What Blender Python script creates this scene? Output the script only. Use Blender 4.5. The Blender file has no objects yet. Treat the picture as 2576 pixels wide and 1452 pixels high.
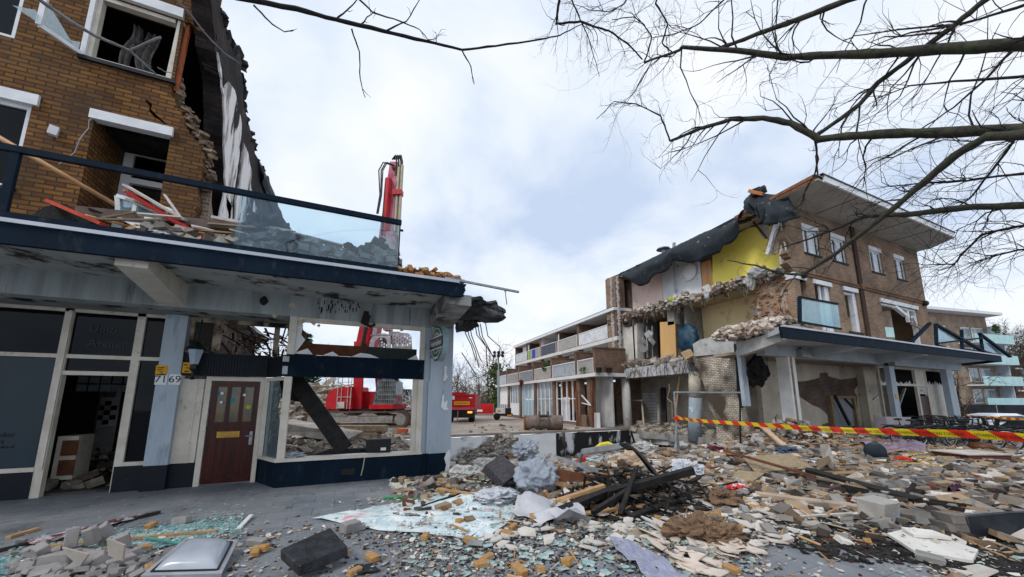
import bpy, bmesh, math, random
from mathutils import Vector, Matrix, noise
from mathutils.geometry import tessellate_polygon
R=random.Random(7)
rad=math.radians
scene=bpy.context.scene
col=scene.collection
# ---------------- camera (13 mm full frame, 16:9 crop of the upper part of the frame)
FPX,PXC,PYC,HZ,EYE,WPX=927.,1288.,858.,1008.,1.65,2576.
PIT=math.atan((HZ-PYC)/FPX); YAW=rad(65.515)
CF=Vector((math.cos(YAW)*math.cos(PIT),math.sin(YAW)*math.cos(PIT),math.sin(PIT)))
CR=Vector((math.sin(YAW),-math.cos(YAW),0)); CU=CR.cross(CF); CAM=Vector((0,0,EYE))
cam=bpy.data.cameras.new('camera'); cam.sensor_width=36; cam.lens=36*FPX/WPX
cam.shift_y=(PYC-726)/WPX; cam.clip_start=.05; cam.clip_end=3000
co=bpy.data.objects.new('camera',cam); col.objects.link(co); co.location=CAM
co.rotation_euler=Matrix((CR,CU,-CF)).transposed().to_euler(); scene.camera=co
# ---------------- sky, sun, exposure
w=bpy.data.worlds.new('World'); scene.world=w; w.use_nodes=True
nt=w.node_tree; N=nt.nodes; L=nt.links
for n in list(N): N.remove(n)
def nd(t,**k):
    n=N.new(t)
    for a,b in k.items(): setattr(n,a,b)
    return n
SUN_EL,SUN_AZ=rad(46),rad(203)   # azimuth in world XY: direction the light comes FROM
bg=nd('ShaderNodeBackground'); out=nd('ShaderNodeOutputWorld'); sky=nd('ShaderNodeTexSky')
sky.sky_type='NISHITA'; sky.sun_disc=False; sky.sun_elevation=SUN_EL; sky.sun_rotation=math.pi/2-SUN_AZ
bg.inputs[1].default_value=.10
tc=nd('ShaderNodeTexCoord'); sep=nd('ShaderNodeSeparateXYZ'); L.new(tc.outputs['Generated'],sep.inputs[0])
mx=nd('ShaderNodeMath',operation='MAXIMUM'); L.new(sep.outputs[2],mx.inputs[0]); mx.inputs[1].default_value=0.0
ad=nd('ShaderNodeMath',operation='ADD'); L.new(mx.outputs[0],ad.inputs[0]); ad.inputs[1].default_value=.35
dx=nd('ShaderNodeMath',operation='DIVIDE'); dy=nd('ShaderNodeMath',operation='DIVIDE')
L.new(sep.outputs[0],dx.inputs[0]); L.new(ad.outputs[0],dx.inputs[1]); L.new(sep.outputs[1],dy.inputs[0]); L.new(ad.outputs[0],dy.inputs[1])
cb=nd('ShaderNodeCombineXYZ'); L.new(dx.outputs[0],cb.inputs[0]); L.new(dy.outputs[0],cb.inputs[1])
n1=nd('ShaderNodeTexNoise'); n1.inputs['Scale'].default_value=1.7; n1.inputs['Detail'].default_value=6; n1.inputs['Roughness'].default_value=.52
n1.inputs['Distortion'].default_value=.25
L.new(cb.outputs[0],n1.inputs['Vector'])
cr=nd('ShaderNodeValToRGB'); cr.color_ramp.elements[0].position=.36; cr.color_ramp.elements[1].position=.62
cr.color_ramp.elements[0].color=(5.5,6.6,8.5,1); cr.color_ramp.elements[1].color=(9.5,9.7,10.2,1)
e=cr.color_ramp.elements.new(.5); e.color=(8.1,8.8,9.8,1)
L.new(n1.outputs['Fac'],cr.inputs[0])
mixs=nd('ShaderNodeMix'); mixs.data_type='RGBA'; mixs.inputs[0].default_value=.93
L.new(sky.outputs[0],mixs.inputs[6]); L.new(cr.outputs[0],mixs.inputs[7])
L.new(mixs.outputs[2],bg.inputs[0]); L.new(bg.outputs[0],out.inputs[0])
sun=bpy.data.lights.new('sun','SUN'); sun.energy=1.5; sun.angle=rad(14); sun.color=(1,.96,.9)
so=bpy.data.objects.new('sun',sun); col.objects.link(so); so.location=(0,0,30)
sd=Vector((math.cos(SUN_AZ)*math.cos(SUN_EL),math.sin(SUN_AZ)*math.cos(SUN_EL),math.sin(SUN_EL)))
so.rotation_euler=sd.to_track_quat('Z','Y').to_euler()
scene.view_settings.view_transform='Standard'; scene.view_settings.look='None'
scene.view_settings.exposure=.16; scene.view_settings.gamma=1
# ---------------- picture ray -> world point on a chosen real plane
def ray(x,y): return CF+CR*((x-PXC)/FPX)-CU*((y-PYC)/FPX)
def at(x,y,ax,v):
    d=ray(x,y); return CAM+d*((v-CAM[ax])/d[ax])
def atX(x,y,v): return at(x,y,0,v)
def atY(x,y,v): return at(x,y,1,v)
def G(x,y,z=0.): return at(x,y,2,z)
def atD(x,y,d): return CAM+ray(x,y).normalized()*d
def atP(x,y,p,n):
    d=ray(x,y); n=Vector(n); return CAM+d*((Vector(p)-CAM).dot(n)/d.dot(n))
# ---------------- mesh builder
WL={}
def rot(a=0,b=0,c=0):
    return Matrix.Rotation(c,3,'Z')@Matrix.Rotation(b,3,'Y')@Matrix.Rotation(a,3,'X')
class MB:
    def __init__(s): s.v=[]; s.f=[]; s.mi=[]; s.cur=0
    def add(s,vs,fs):
        o=len(s.v); s.v+= [tuple(p) for p in vs]; s.f+=[tuple(i+o for i in f) for f in fs]; s.mi+=[s.cur]*len(fs); return s
    def box(s,c,size,m=None):
        c=Vector(c); x,y,z=[t/2 for t in size]
        vs=[Vector((a,b,d)) for a in (-x,x) for b in (-y,y) for d in (-z,z)]
        if m is not None: vs=[m@p for p in vs]
        return s.add([c+p for p in vs],[(0,1,3,2),(4,6,7,5),(0,4,5,1),(2,3,7,6),(0,2,6,4),(1,5,7,3)])
    def bx(s,x0,x1,y0,y1,z0,z1): return s.box(((x0+x1)/2,(y0+y1)/2,(z0+z1)/2),(abs(x1-x0),abs(y1-y0),abs(z1-z0)))
    def beam(s,a,b,w,h,roll=0,up=(0,0,1)):
        a=Vector(a); b=Vector(b); d=b-a; l=d.length; d.normalize(); up=Vector(up)
        if abs(d.dot(up))>.98: up=Vector((1,0,0))
        r=d.cross(up).normalized(); u=r.cross(d)
        if roll: q=Matrix.Rotation(roll,3,d); r=q@r; u=q@u
        return s.box((a+b)/2,(l,w,h),Matrix((d,r,u)).transposed())
    def tube(s,pts,r,n=6,cap=True):
        pts=[Vector(p) for p in pts]; k=len(pts)
        if not hasattr(r,'__len__'): r=[r]*k
        vs=[];u=None
        for i,p in enumerate(pts):
            t=(pts[min(i+1,k-1)]-pts[max(i-1,0)])
            t=t.normalized() if t.length>1e-9 else Vector((0,0,1))
            if u is None: u=t.orthogonal().normalized()
            else:
                u=u-t*u.dot(t); u=u.normalized() if u.length>1e-6 else t.orthogonal().normalized()
            b=t.cross(u)
            for j in range(n):
                a=2*math.pi*j/n; vs.append(p+(u*math.cos(a)+b*math.sin(a))*r[i])
        fs=[(i*n+j,i*n+(j+1)%n,(i+1)*n+(j+1)%n,(i+1)*n+j) for i in range(k-1) for j in range(n)]
        if cap: fs+=[tuple(range(n))[::-1],tuple((k-1)*n+j for j in range(n))]
        return s.add(vs,fs)
    def poly(s,pts,t,d=(0,0,1),holes=()):
        """planar outline pts (3D) with holes, extruded by t along d"""
        loops=[[Vector(p) for p in pts]]+[[Vector(p) for p in h] for h in holes]
        flat=[p for l in loops for p in l]; n=len(flat); d=Vector(d)*t
        tri=tessellate_polygon(loops)
        vs=flat+[p+d for p in flat]; fs=[tuple(a) for a in tri]+[tuple(i+n for i in reversed(a)) for a in tri]
        o=0
        for l in loops:
            k=len(l)
            for i in range(k): fs.append((o+i,o+(i+1)%k,o+(i+1)%k+n,o+i+n))
            o+=k
        return s.add(vs,fs)
    def lathe(s,prof,c,ax=(0,0,1),n=16):
        c=Vector(c); ax=Vector(ax).normalized(); u=ax.orthogonal().normalized(); b=ax.cross(u); vs=[];k=len(prof)
        for r,h in prof:
            for j in range(n):
                a=2*math.pi*j/n; vs.append(c+ax*h+(u*math.cos(a)+b*math.sin(a))*r)
        fs=[(i*n+j,i*n+(j+1)%n,(i+1)*n+(j+1)%n,(i+1)*n+j) for i in range(k-1) for j in range(n)]
        return s.add(vs,fs+[tuple(range(n))[::-1],tuple((k-1)*n+j for j in range(n))])
    def blob(s,c,r,seed=0,amp=.3,fr=1.5,sub=2,m=None,flat=None):
        bm=bmesh.new(); bmesh.ops.create_icosphere(bm,subdivisions=sub,radius=1); c=Vector(c)
        q=Vector((seed*7.13,seed*3.7,seed*1.9)); vs=[]
        for v in bm.verts:
            k=1+amp*noise.noise(v.co*fr+q)+amp*.5*noise.noise(v.co*fr*2.7+q)
            p=Vector((v.co.x*k*r[0],v.co.y*k*r[1],v.co.z*k*r[2]))
            if m is not None: p=m@p
            if flat is not None: p.z=max(p.z,flat)
            vs.append(c+p)
        fs=[tuple(v.index for v in f.verts) for f in bm.faces]; bm.free()
        return s.add(vs,fs)
    def crumple(s,c,r,seed=0,amp=.5,fr=2.,sub=5):
        bm=bmesh.new(); bmesh.ops.create_icosphere(bm,subdivisions=sub,radius=1); c=Vector(c); q=Vector((seed*7.13,seed*3.7,seed*1.9)); vs=[]
        for v in bm.verts:
            k=1.; f=fr; a=amp
            for o in range(4): k+=a*(.28-abs(noise.noise(v.co*f+q*(o+1)))); f*=1.9; a*=.62
            vs.append(c+Vector((v.co.x*k*r[0],v.co.y*k*r[1],v.co.z*k*r[2])))
        fs=[tuple(v.index for v in f.verts) for f in bm.faces]; bm.free(); return s.add(vs,fs)
    def grid(s,fn,nu,nv):
        vs=[fn(i/nu,j/nv) for j in range(nv+1) for i in range(nu+1)]
        return s.add(vs,[(j*(nu+1)+i,j*(nu+1)+i+1,(j+1)*(nu+1)+i+1,(j+1)*(nu+1)+i) for j in range(nv) for i in range(nu)])
    def chunk(s,c,size,rnd,m=None,rough=.25):
        """irregular broken lump: box with jittered corners"""
        c=Vector(c); x,y,z=[t/2 for t in size]; m=m if m is not None else rot(rnd.uniform(-.5,.5),rnd.uniform(-.5,.5),rnd.uniform(0,6.3))
        vs=[c+m@Vector((a*x*(1-rough*rnd.random()),b*y*(1-rough*rnd.random()),d*z*(1-rough*rnd.random()))) for a in (-1,1) for b in (-1,1) for d in (-1,1)]
        return s.add(vs,[(0,1,3,2),(4,6,7,5),(0,4,5,1),(2,3,7,6),(0,2,6,4),(1,5,7,3)])
    def shard(s,c,r,t,rnd,m=None,k=None,asp=1.):
        """flat broken plate with 4-7 irregular corners"""
        k=k or rnd.randint(4,6); c=Vector(c); m=m if m is not None else rot(rnd.gauss(0,.12),rnd.gauss(0,.12),rnd.uniform(0,6.3))
        an=sorted(rnd.uniform(0,6.28) for _ in range(k)); an=[6.283*(i+rnd.uniform(-.35,.35))/k for i in range(k)]
        q=[(math.cos(a)*r*rnd.uniform(.55,1.1)*asp,math.sin(a)*r*rnd.uniform(.55,1.1)) for a in an]
        vs=[c+m@Vector((a,b,-t/2)) for a,b in q]+[c+m@Vector((a,b,t/2)) for a,b in q]
        return s.add(vs,[tuple(range(k))[::-1],tuple(range(k,2*k))]+[(i,(i+1)%k,(i+1)%k+k,i+k) for i in range(k)])
    def build(s,name,mat,parent=None,smooth=False,loc=None,bevel=0):
        me=bpy.data.meshes.new(name)
        vs=[Vector(p) for p in s.v]
        if parent is not None: o=WL.get(parent.name,Vector((0,0,0)))
        else:
            lo=[min(p[i] for p in vs) for i in range(3)]; hi=[max(p[i] for p in vs) for i in range(3)]
            o=Vector(((lo[0]+hi[0])/2,(lo[1]+hi[1])/2,lo[2])) if loc is None else Vector(loc)
        me.from_pydata([p-o for p in vs],[],s.f)
        if any(s.mi): me.polygons.foreach_set('material_index',s.mi)
        bm=bmesh.new(); bm.from_mesh(me)
        if len(bm.verts)<60000: bmesh.ops.recalc_face_normals(bm,faces=bm.faces)
        if bevel:
            bmesh.ops.remove_doubles(bm,verts=bm.verts,dist=1e-5)
            try: bmesh.ops.bevel(bm,geom=[e for e in bm.edges if len(e.link_faces)==2 and e.calc_face_angle(0)>.6],offset=bevel,segments=1,affect='EDGES',profile=.5)
            except Exception: pass
        uvl=bm.loops.layers.uv.new('UVMap')
        for f in bm.faces:
            n=f.normal; ax=max(range(3),key=lambda i:abs(n[i])); f.smooth=smooth
            for lp in f.loops:
                p=lp.vert.co+o
                lp[uvl].uv=(p.x,p.y) if ax==2 else ((p.y,p.z) if ax==0 else (p.x,p.z))
        bm.to_mesh(me); bm.free()
        for q in (mat if isinstance(mat,(list,tuple)) else [mat]): me.materials.append(q)
        ob=bpy.data.objects.new(name,me); col.objects.link(ob)
        if parent is not None: ob.parent=parent
        else: ob.location=o
        WL[ob.name]=o.copy()
        return ob
def tag(o,label=None,cat=None,group=None,kind=None):
    if label: o['label']=label
    if cat: o['category']=cat
    if group: o['group']=group
    if kind: o['kind']=kind
    return o
def thing(name,label,cat,loc=(0,0,0),group=None):
    o=bpy.data.objects.new(name,None); col.objects.link(o); o.location=loc; o.empty_display_size=.2
    WL[o.name]=Vector(loc); return tag(o,label,cat,group)
def copy_tree(o,parent=None):
    c=o.copy(); col.objects.link(c)
    if parent is not None: c.parent=parent
    WL[c.name]=WL.get(o.name,Vector((0,0,0)))
    for ch in list(o.children): copy_tree(ch,c)
    return c
def text(s,size,o,xd,yd,mat,name,parent,t=.004,ax='CENTER'):
    cu=bpy.data.curves.new('t','FONT'); cu.body=s; cu.size=size; cu.align_x=ax; cu.align_y='CENTER'; cu.extrude=t/2
    ob=bpy.data.objects.new('t',cu); col.objects.link(ob)
    me=bpy.data.meshes.new_from_object(ob.evaluated_get(bpy.context.evaluated_depsgraph_get()))
    xd=Vector(xd).normalized(); yd=Vector(yd).normalized(); zd=xd.cross(yd)
    b=MB(); b.add([Vector(o)+xd*v.co.x+yd*v.co.y+zd*v.co.z for v in me.vertices],[tuple(p.vertices) for p in me.polygons])
    bpy.data.objects.remove(ob); bpy.data.curves.remove(cu); bpy.data.meshes.remove(me)
    return b.build(name,mat,parent)
# ---------------- materials
MT={}
def gm(c): return None if c is None else tuple(x**1.16 for x in c)
def mat(name,c,c2=None,sc=4.,rough=.75,bump=0.,bsc=None,metal=0.,spec=.35,lo=.4,hi=.62,det=5,alpha=1.,c3=None,sc3=1.,l3=.55,h3=.65,coords='Object',stretch=None,isl=None):
    if name in MT: return MT[name]
    c,c2,c3=gm(c),gm(c2),gm(c3)
    m=bpy.data.materials.new(name); m.use_nodes=True; MT[name]=m
    T=m.node_tree; b=T.nodes['Principled BSDF']
    b.inputs['Roughness'].default_value=rough; b.inputs['Metallic'].default_value=metal
    b.inputs['Specular IOR Level'].default_value=spec; b.inputs['Base Color'].default_value=(*c,1)
    b.inputs['Alpha'].default_value=alpha
    t=T.nodes.new('ShaderNodeTexCoord'); vec=t.outputs[coords]
    if stretch:
        mp=T.nodes.new('ShaderNodeMapping'); mp.inputs['Scale'].default_value=stretch; T.links.new(vec,mp.inputs[0]); vec=mp.outputs[0]
    last=None
    def mixc(a,bc,fac):
        q=T.nodes.new('ShaderNodeMix'); q.data_type='RGBA'
        T.links.new(fac,q.inputs[0])
        if hasattr(a,'links'): T.links.new(a,q.inputs[6])
        else: q.inputs[6].default_value=(*a,1)
        if hasattr(bc,'links'): T.links.new(bc,q.inputs[7])
        else: q.inputs[7].default_value=(*bc,1)
        return q.outputs[2]
    def nz(scale,a,bb,d=det):
        n=T.nodes.new('ShaderNodeTexNoise'); n.inputs['Scale'].default_value=scale; n.inputs['Detail'].default_value=d; n.inputs['Roughness'].default_value=.62
        T.links.new(vec,n.inputs['Vector'])
        r=T.nodes.new('ShaderNodeMapRange'); r.inputs[1].default_value=a; r.inputs[2].default_value=bb; T.links.new(n.outputs['Fac'],r.inputs[0])
        return r.outputs[0],n.outputs['Fac']
    last=c
    if c2: last=mixc(c,c2,nz(sc,lo,hi)[0])
    if c3: last=mixc(last,c3,nz(sc3,l3,h3,8)[0])
    if isl:
        gi=T.nodes.new('ShaderNodeNewGeometry'); rp=T.nodes.new('ShaderNodeValToRGB'); cr_=rp.color_ramp
        cr_.elements[0].position=0; cr_.elements[0].color=(*isl,1); cr_.elements[1].position=1; cr_.elements[1].color=(1.05,1.05,1.05,1); e_=cr_.elements.new(.45); e_.color=(.80,.76,.72,1)
        T.links.new(gi.outputs['Random Per Island'],rp.inputs[0]); q=T.nodes.new('ShaderNodeMix'); q.data_type='RGBA'; q.blend_type='MULTIPLY'; q.inputs[0].default_value=1
        if hasattr(last,'links'): T.links.new(last,q.inputs[6])
        else: q.inputs[6].default_value=(*last,1)
        T.links.new(rp.outputs[0],q.inputs[7]); last=q.outputs[2]
    if c2 or c3 or isl: T.links.new(last,b.inputs['Base Color'])
    if bump:
        bp=T.nodes.new('ShaderNodeBump'); bp.inputs['Strength'].default_value=bump; bp.inputs['Distance'].default_value=.02
        T.links.new(nz(bsc or sc*4,0,1)[1],bp.inputs['Height']); T.links.new(bp.outputs[0],b.inputs['Normal'])
    return m
def brick(name,ca,cb,mortar,bw=.24,rh=.08,ms=.010,soot=None,sooth=(.5,.6),ssc=.8,bumps=.5,tint=None):
    ca,cb,mortar=gm(ca),gm(cb),gm(mortar)
    m=bpy.data.materials.new(name); m.use_nodes=True; T=m.node_tree; b=T.nodes['Principled BSDF']
    b.inputs['Roughness'].default_value=.85; b.inputs['Specular IOR Level'].default_value=.2
    uv=T.nodes.new('ShaderNodeTexCoord')
    br=T.nodes.new('ShaderNodeTexBrick'); br.inputs['Scale'].default_value=1; br.inputs['Brick Width'].default_value=bw; br.inputs['Row Height'].default_value=rh
    br.inputs['Mortar Size'].default_value=ms; br.inputs['Mortar Smooth'].default_value=.15; br.inputs['Bias'].default_value=0.
    br.inputs['Color1'].default_value=(*ca,1); br.inputs['Color2'].default_value=(*cb,1); br.inputs['Mortar'].default_value=(*mortar,1)
    nn=T.nodes.new('ShaderNodeTexNoise'); nn.inputs['Scale'].default_value=3; T.links.new(uv.outputs['UV'],nn.inputs['Vector'])
    vm=T.nodes.new('ShaderNodeVectorMath'); vm.operation='MULTIPLY_ADD'; vm.inputs[1].default_value=(.012,.012,0)
    T.links.new(nn.outputs['Color'],vm.inputs[0]); T.links.new(uv.outputs['UV'],vm.inputs[2]); T.links.new(vm.outputs[0],br.inputs['Vector'])
    n=T.nodes.new('ShaderNodeTexNoise'); n.inputs['Scale'].default_value=1.1; n.inputs['Detail'].default_value=6; T.links.new(uv.outputs['Object'],n.inputs['Vector'])
    hs=T.nodes.new('ShaderNodeHueSaturation'); r=T.nodes.new('ShaderNodeMapRange'); r.inputs[1].default_value=.3; r.inputs[2].default_value=.7; r.inputs[3].default_value=.65; r.inputs[4].default_value=1.3
    T.links.new(n.outputs['Fac'],r.inputs[0]); T.links.new(r.outputs[0],hs.inputs['Value']); T.links.new(br.outputs['Color'],hs.inputs['Color'])
    last=hs.outputs[0]
    if soot:
        n2=T.nodes.new('ShaderNodeTexNoise'); n2.inputs['Scale'].default_value=ssc; n2.inputs['Detail'].default_value=7; T.links.new(uv.outputs['Object'],n2.inputs['Vector'])
        r2=T.nodes.new('ShaderNodeMapRange'); r2.inputs[1].default_value=sooth[0]; r2.inputs[2].default_value=sooth[1]; T.links.new(n2.outputs['Fac'],r2.inputs[0])
        q=T.nodes.new('ShaderNodeMix'); q.data_type='RGBA'; T.links.new(r2.outputs[0],q.inputs[0]); T.links.new(last,q.inputs[6]); q.inputs[7].default_value=(*soot,1); last=q.outputs[2]
    T.links.new(last,b.inputs['Base Color'])
    bp=T.nodes.new('ShaderNodeBump'); bp.inputs['Strength'].default_value=bumps; bp.inputs['Distance'].default_value=.01; bp.invert=True
    T.links.new(br.outputs['Fac'],bp.inputs['Height']); T.links.new(bp.outputs[0],b.inputs['Normal'])
    MT[name]=m; return m
def glass(name,tint=(.8,.93,.93),refl=.12,op=.15,fk=.8):
    m=bpy.data.materials.new(name); m.use_nodes=True; T=m.node_tree
    for n in list(T.nodes): T.nodes.remove(n)
    o=T.nodes.new('ShaderNodeOutputMaterial'); tr=T.nodes.new('ShaderNodeBsdfTransparent'); tr.inputs[0].default_value=(*tint,1)
    gl=T.nodes.new('ShaderNodeBsdfGlossy'); gl.inputs['Roughness'].default_value=.03; gl.inputs[0].default_value=(.9,.95,1,1)
    df=T.nodes.new('ShaderNodeBsdfDiffuse'); df.inputs[0].default_value=(tint[0]*.8,tint[1]*.8,tint[2]*.85,1)
    fr=T.nodes.new('ShaderNodeFresnel'); fr.inputs[0].default_value=1.5
    m1=T.nodes.new('ShaderNodeMixShader'); m1.inputs[0].default_value=op; T.links.new(tr.outputs[0],m1.inputs[1]); T.links.new(df.outputs[0],m1.inputs[2])
    ad=T.nodes.new('ShaderNodeMath'); ad.operation='MULTIPLY_ADD'; ad.inputs[1].default_value=fk; ad.inputs[2].default_value=refl; T.links.new(fr.outputs[0],ad.inputs[0])
    m2=T.nodes.new('ShaderNodeMixShader'); T.links.new(ad.outputs[0],m2.inputs[0]); T.links.new(m1.outputs[0],m2.inputs[1]); T.links.new(gl.outputs[0],m2.inputs[2])
    T.links.new(m2.outputs[0],o.inputs[0]); MT[name]=m; return m
def emit(name,c,s):
    m=mat(name,c); b=m.node_tree.nodes['Principled BSDF']; b.inputs['Emission Color'].default_value=(*c,1); b.inputs['Emission Strength'].default_value=s; return m
NAVY=(.010,.030,.055)
m_brickL=brick('ochre_brick',(.27,.135,.040),(.15,.072,.030),(.065,.048,.036),.25,.083,.011,soot=(.055,.036,.022),sooth=(.50,.80),ssc=.9,bumps=.8)
m_brickR=brick('brown_brick',(.36,.24,.16),(.25,.165,.11),(.27,.225,.18),.24,.08,.012)
m_brickrow=brick('red_brown_brick',(.27,.165,.115),(.19,.11,.075),(.22,.18,.15),.24,.08,.012)
m_brickburnt=brick('charred_brick',(.085,.060,.050),(.035,.028,.026),(.05,.042,.04),.22,.085,.014,soot=(.012,.012,.014),sooth=(.45,.6),bumps=.9)
m_brickwhite=brick('whitewashed_brick',(.66,.60,.51),(.50,.44,.36),(.14,.12,.10),.18,.08,.010,soot=(.08,.06,.045),sooth=(.47,.62),ssc=.9,bumps=.9)
m_brickdark=brick('bare_inner_brick',(.20,.14,.11),(.13,.09,.075),(.17,.14,.12),.22,.07,.012)
m_navy=mat('navy_paint',(.006,.019,.036),(.010,.027,.048),3,.7,.05,60,spec=.1,c3=(.055,.065,.075),sc3=5,l3=.58,h3=.76,stretch=(1,1,.4))
m_navyd=mat('navy_black_plinth',(.004,.010,.018),(.007,.015,.025),5,.65,.05,60,c3=(.05,.055,.06),sc3=12,l3=.66,h3=.74)
m_bluegrey=mat('blue_grey_paint',(.41,.47,.53),(.46,.52,.58),2,.6,.05,40,c3=(.20,.25,.30),sc3=2.2,l3=.55,h3=.75,stretch=(2,2,.5))
m_whitepaint=mat('cream_white_paint',(.70,.66,.58),(.60,.55,.47),3,.5,.05,50,c3=(.40,.35,.29),sc3=8,l3=.6,h3=.72)
m_white=mat('white_paint',(.78,.79,.80),(.70,.71,.73),4,.5)
m_soffit=mat('soffit_render',(.46,.47,.46),(.39,.40,.39),1.5,.85,.15,60,c3=(.05,.04,.035),sc3=1.9,l3=.52,h3=.62)
m_soffitR=mat('pale_soffit_render',(.50,.53,.54),(.42,.45,.46),1.5,.85,.15,60)
m_beam=mat('streaked_render',(.42,.455,.46),(.31,.335,.335),1.,.85,.1,60,stretch=(5,5,.35),c3=(.10,.085,.07),sc3=1.1,l3=.60,h3=.72)
m_soot=mat('soot',(.016,.015,.015),(.05,.045,.04),3,.9,.3)
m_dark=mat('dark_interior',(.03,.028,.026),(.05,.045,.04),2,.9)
m_conc=mat('grey_concrete',(.36,.35,.33),(.27,.26,.245),2.5,.9,.4,30,c3=(.16,.15,.14),sc3=4,l3=.56,h3=.7)
m_concw=mat('pale_concrete',(.55,.55,.54),(.42,.42,.41),2,.9,.4,25,c3=(.22,.21,.20),sc3=3,l3=.58,h3=.7)
m_plaster=mat('plaster',(.66,.64,.60),(.56,.53,.48),2,.85,.15,40)
m_steel=mat('galvanised_steel',(.42,.44,.46),(.30,.31,.33),6,.45,metal=.6)
m_black=mat('black_plastic',(.012,.013,.015),(.02,.02,.022),8,.5)
m_tar=mat('roofing_felt',(.018,.028,.037),(.028,.040,.050),3,.75,.6,14,c3=(.30,.33,.35),sc3=3.2,l3=.64,h3=.74)
m_wood=mat('fresh_wood',(.55,.36,.19),(.42,.26,.13),3,.7,.15,30,stretch=(1,1,1))
m_woodg=mat('weathered_wood',(.38,.29,.20),(.24,.18,.13),4,.8,.2,30)
m_woodr=mat('red_brown_wood',(.22,.095,.045),(.14,.055,.03),4,.7,.2,30)
m_char=mat('charred_wood',(.014,.013,.013),(.035,.03,.028),8,.75,.6,40)
m_glass=glass('clear_glass'); m_glassb=glass('bluish_glass',(.78,.92,.95),.06,.22)
m_glassd=glass('dark_window_glass',(.16,.18,.20),.0,.02,.35)
m_red=mat('red_machine_paint',(.55,.012,.025),(.42,.012,.022),3,.45,c3=(.22,.06,.05),sc3=4,l3=.6,h3=.75)
m_orange=mat('orange_red_paint',(.62,.075,.025),(.5,.05,.02),5,.5)
# ---------------- ground: one sheet with the open basement cut out of it
def ground_mat():
    m=bpy.data.materials.new('street_paving'); m.use_nodes=True; T=m.node_tree; b=T.nodes['Principled BSDF']; b.inputs['Roughness'].default_value=.62; MT['street_paving']=m
    g=T.nodes.new('ShaderNodeNewGeometry')
    br=T.nodes.new('ShaderNodeTexBrick'); br.inputs['Scale'].default_value=1; br.inputs['Brick Width'].default_value=.6; br.inputs['Row Height'].default_value=.4; br.inputs['Mortar Size'].default_value=.008
    br.inputs['Color1'].default_value=(.150,.170,.195,1); br.inputs['Color2'].default_value=(.118,.135,.158,1); br.inputs['Mortar'].default_value=(.07,.075,.08,1); br.offset=.5
    T.links.new(g.outputs['Position'],br.inputs['Vector'])
    def nz(sc,a,c,d=8,r=.65):
        n=T.nodes.new('ShaderNodeTexNoise'); n.inputs['Scale'].default_value=sc; n.inputs['Detail'].default_value=d; n.inputs['Roughness'].default_value=r
        T.links.new(g.outputs['Position'],n.inputs['Vector']); q=T.nodes.new('ShaderNodeMapRange'); q.inputs[1].default_value=a; q.inputs[2].default_value=c; T.links.new(n.outputs['Fac'],q.inputs[0]); return q.outputs[0]
    def mx(a,c,f,amt=1.):
        q=T.nodes.new('ShaderNodeMix'); q.data_type='RGBA'
        if amt!=1:
            k=T.nodes.new('ShaderNodeMath'); k.operation='MULTIPLY'; k.inputs[1].default_value=amt; T.links.new(f,k.inputs[0]); f=k.outputs[0]
        T.links.new(f,q.inputs[0]); T.links.new(a,q.inputs[6]); q.inputs[7].default_value=(*c,1); return q.outputs[2]
    c=br.outputs['Color']
    c=mx(c,(.30,.30,.31),nz(.8,.40,.66),.60)      # dust film
    c=mx(c,(.03,.028,.026),nz(.35,.60,.68),.8)    # wet/ash patches
    c=mx(c,(.045,.04,.035),nz(3.5,.60,.66),.75); c=mx(c,(.55,.55,.54),nz(11,.62,.67,6),.8)      # plaster specks
    T.links.new(c,b.inputs['Base Color'])
    bp=T.nodes.new('ShaderNodeBump'); bp.inputs['Strength'].default_value=.35; bp.inputs['Distance'].default_value=.01; bp.invert=True; T.links.new(br.outputs['Fac'],bp.inputs['Height']); T.links.new(bp.outputs[0],b.inputs['Normal'])
    return m
m_pave=ground_mat()
m_yard=mat('muddy_yard',(.40,.34,.28),(.30,.25,.21),.35,.7,.3,3,c3=(.50,.48,.46),sc3=.5,l3=.52,h3=.66,coords='Object')
BX0,BX1,BY0,BY1=2.62,21.,9.55,18.1     # open basement
YG=9.8
big=[(-400,-60,0),(24,-60,0),(24,YG,0),(BX1,YG,0),(BX1,BY0,0),(BX0,BY0,0),(BX0,YG,0),(-400,YG,0)]
# the street falls gently away to the right
b=MB(); b.poly(big,-.12); b.add([(24,-60,0),(24,YG,0),(40,-60,-.65),(40,YG,-.65),(900,-60,-.65),(900,YG,-.65),(24,1100,0),(40,1100,-.65),(900,1100,-.65)],[(0,2,3,1),(2,4,5,3),(1,3,7,6),(3,5,8,7)]); tag(b.build('street',m_pave,loc=(0,0,0)),kind='structure')
yard=[(-400,YG+.001,0),(BX0,YG+.001,0),(BX0,BY1,0),(BX1,BY1,0),(BX1,YG+.001,0),(23.99,YG+.001,0),(23.99,1100,0),(-400,1100,0)]
b=MB(); b.poly(yard,-.12); tag(b.build('yard',m_yard,loc=(0,0,0)),kind='structure')
b=MB(); b.bx(BX0,BX1,BY0,BY1,-2.6,-2.5); tag(b.build('basement_floor',mat('basement_dirt',(.18,.16,.14),(.10,.09,.08),2,.95,.5),loc=(0,0,-2.6)),kind='structure')
m_bas=mat('whitewashed_basement',(.82,.85,.88),(.72,.75,.78),1.,.85,.3,25,c3=(.30,.27,.24),sc3=.7,l3=.52,h3=.6)
b=MB(); b.poly([(BX0,BY1-.02,-2.5)]+[(BX0+(13.6-BX0)*i/24,BY1-.02,-.13+R.uniform(-.06,.02)) for i in range(25)]+[(13.6,BY1-.02,-2.5)],.25,(0,1,0)); tag(b.build('basement_wall',m_bas),'whitewashed back wall of the open basement below the yard edge','basement wall')
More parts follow.
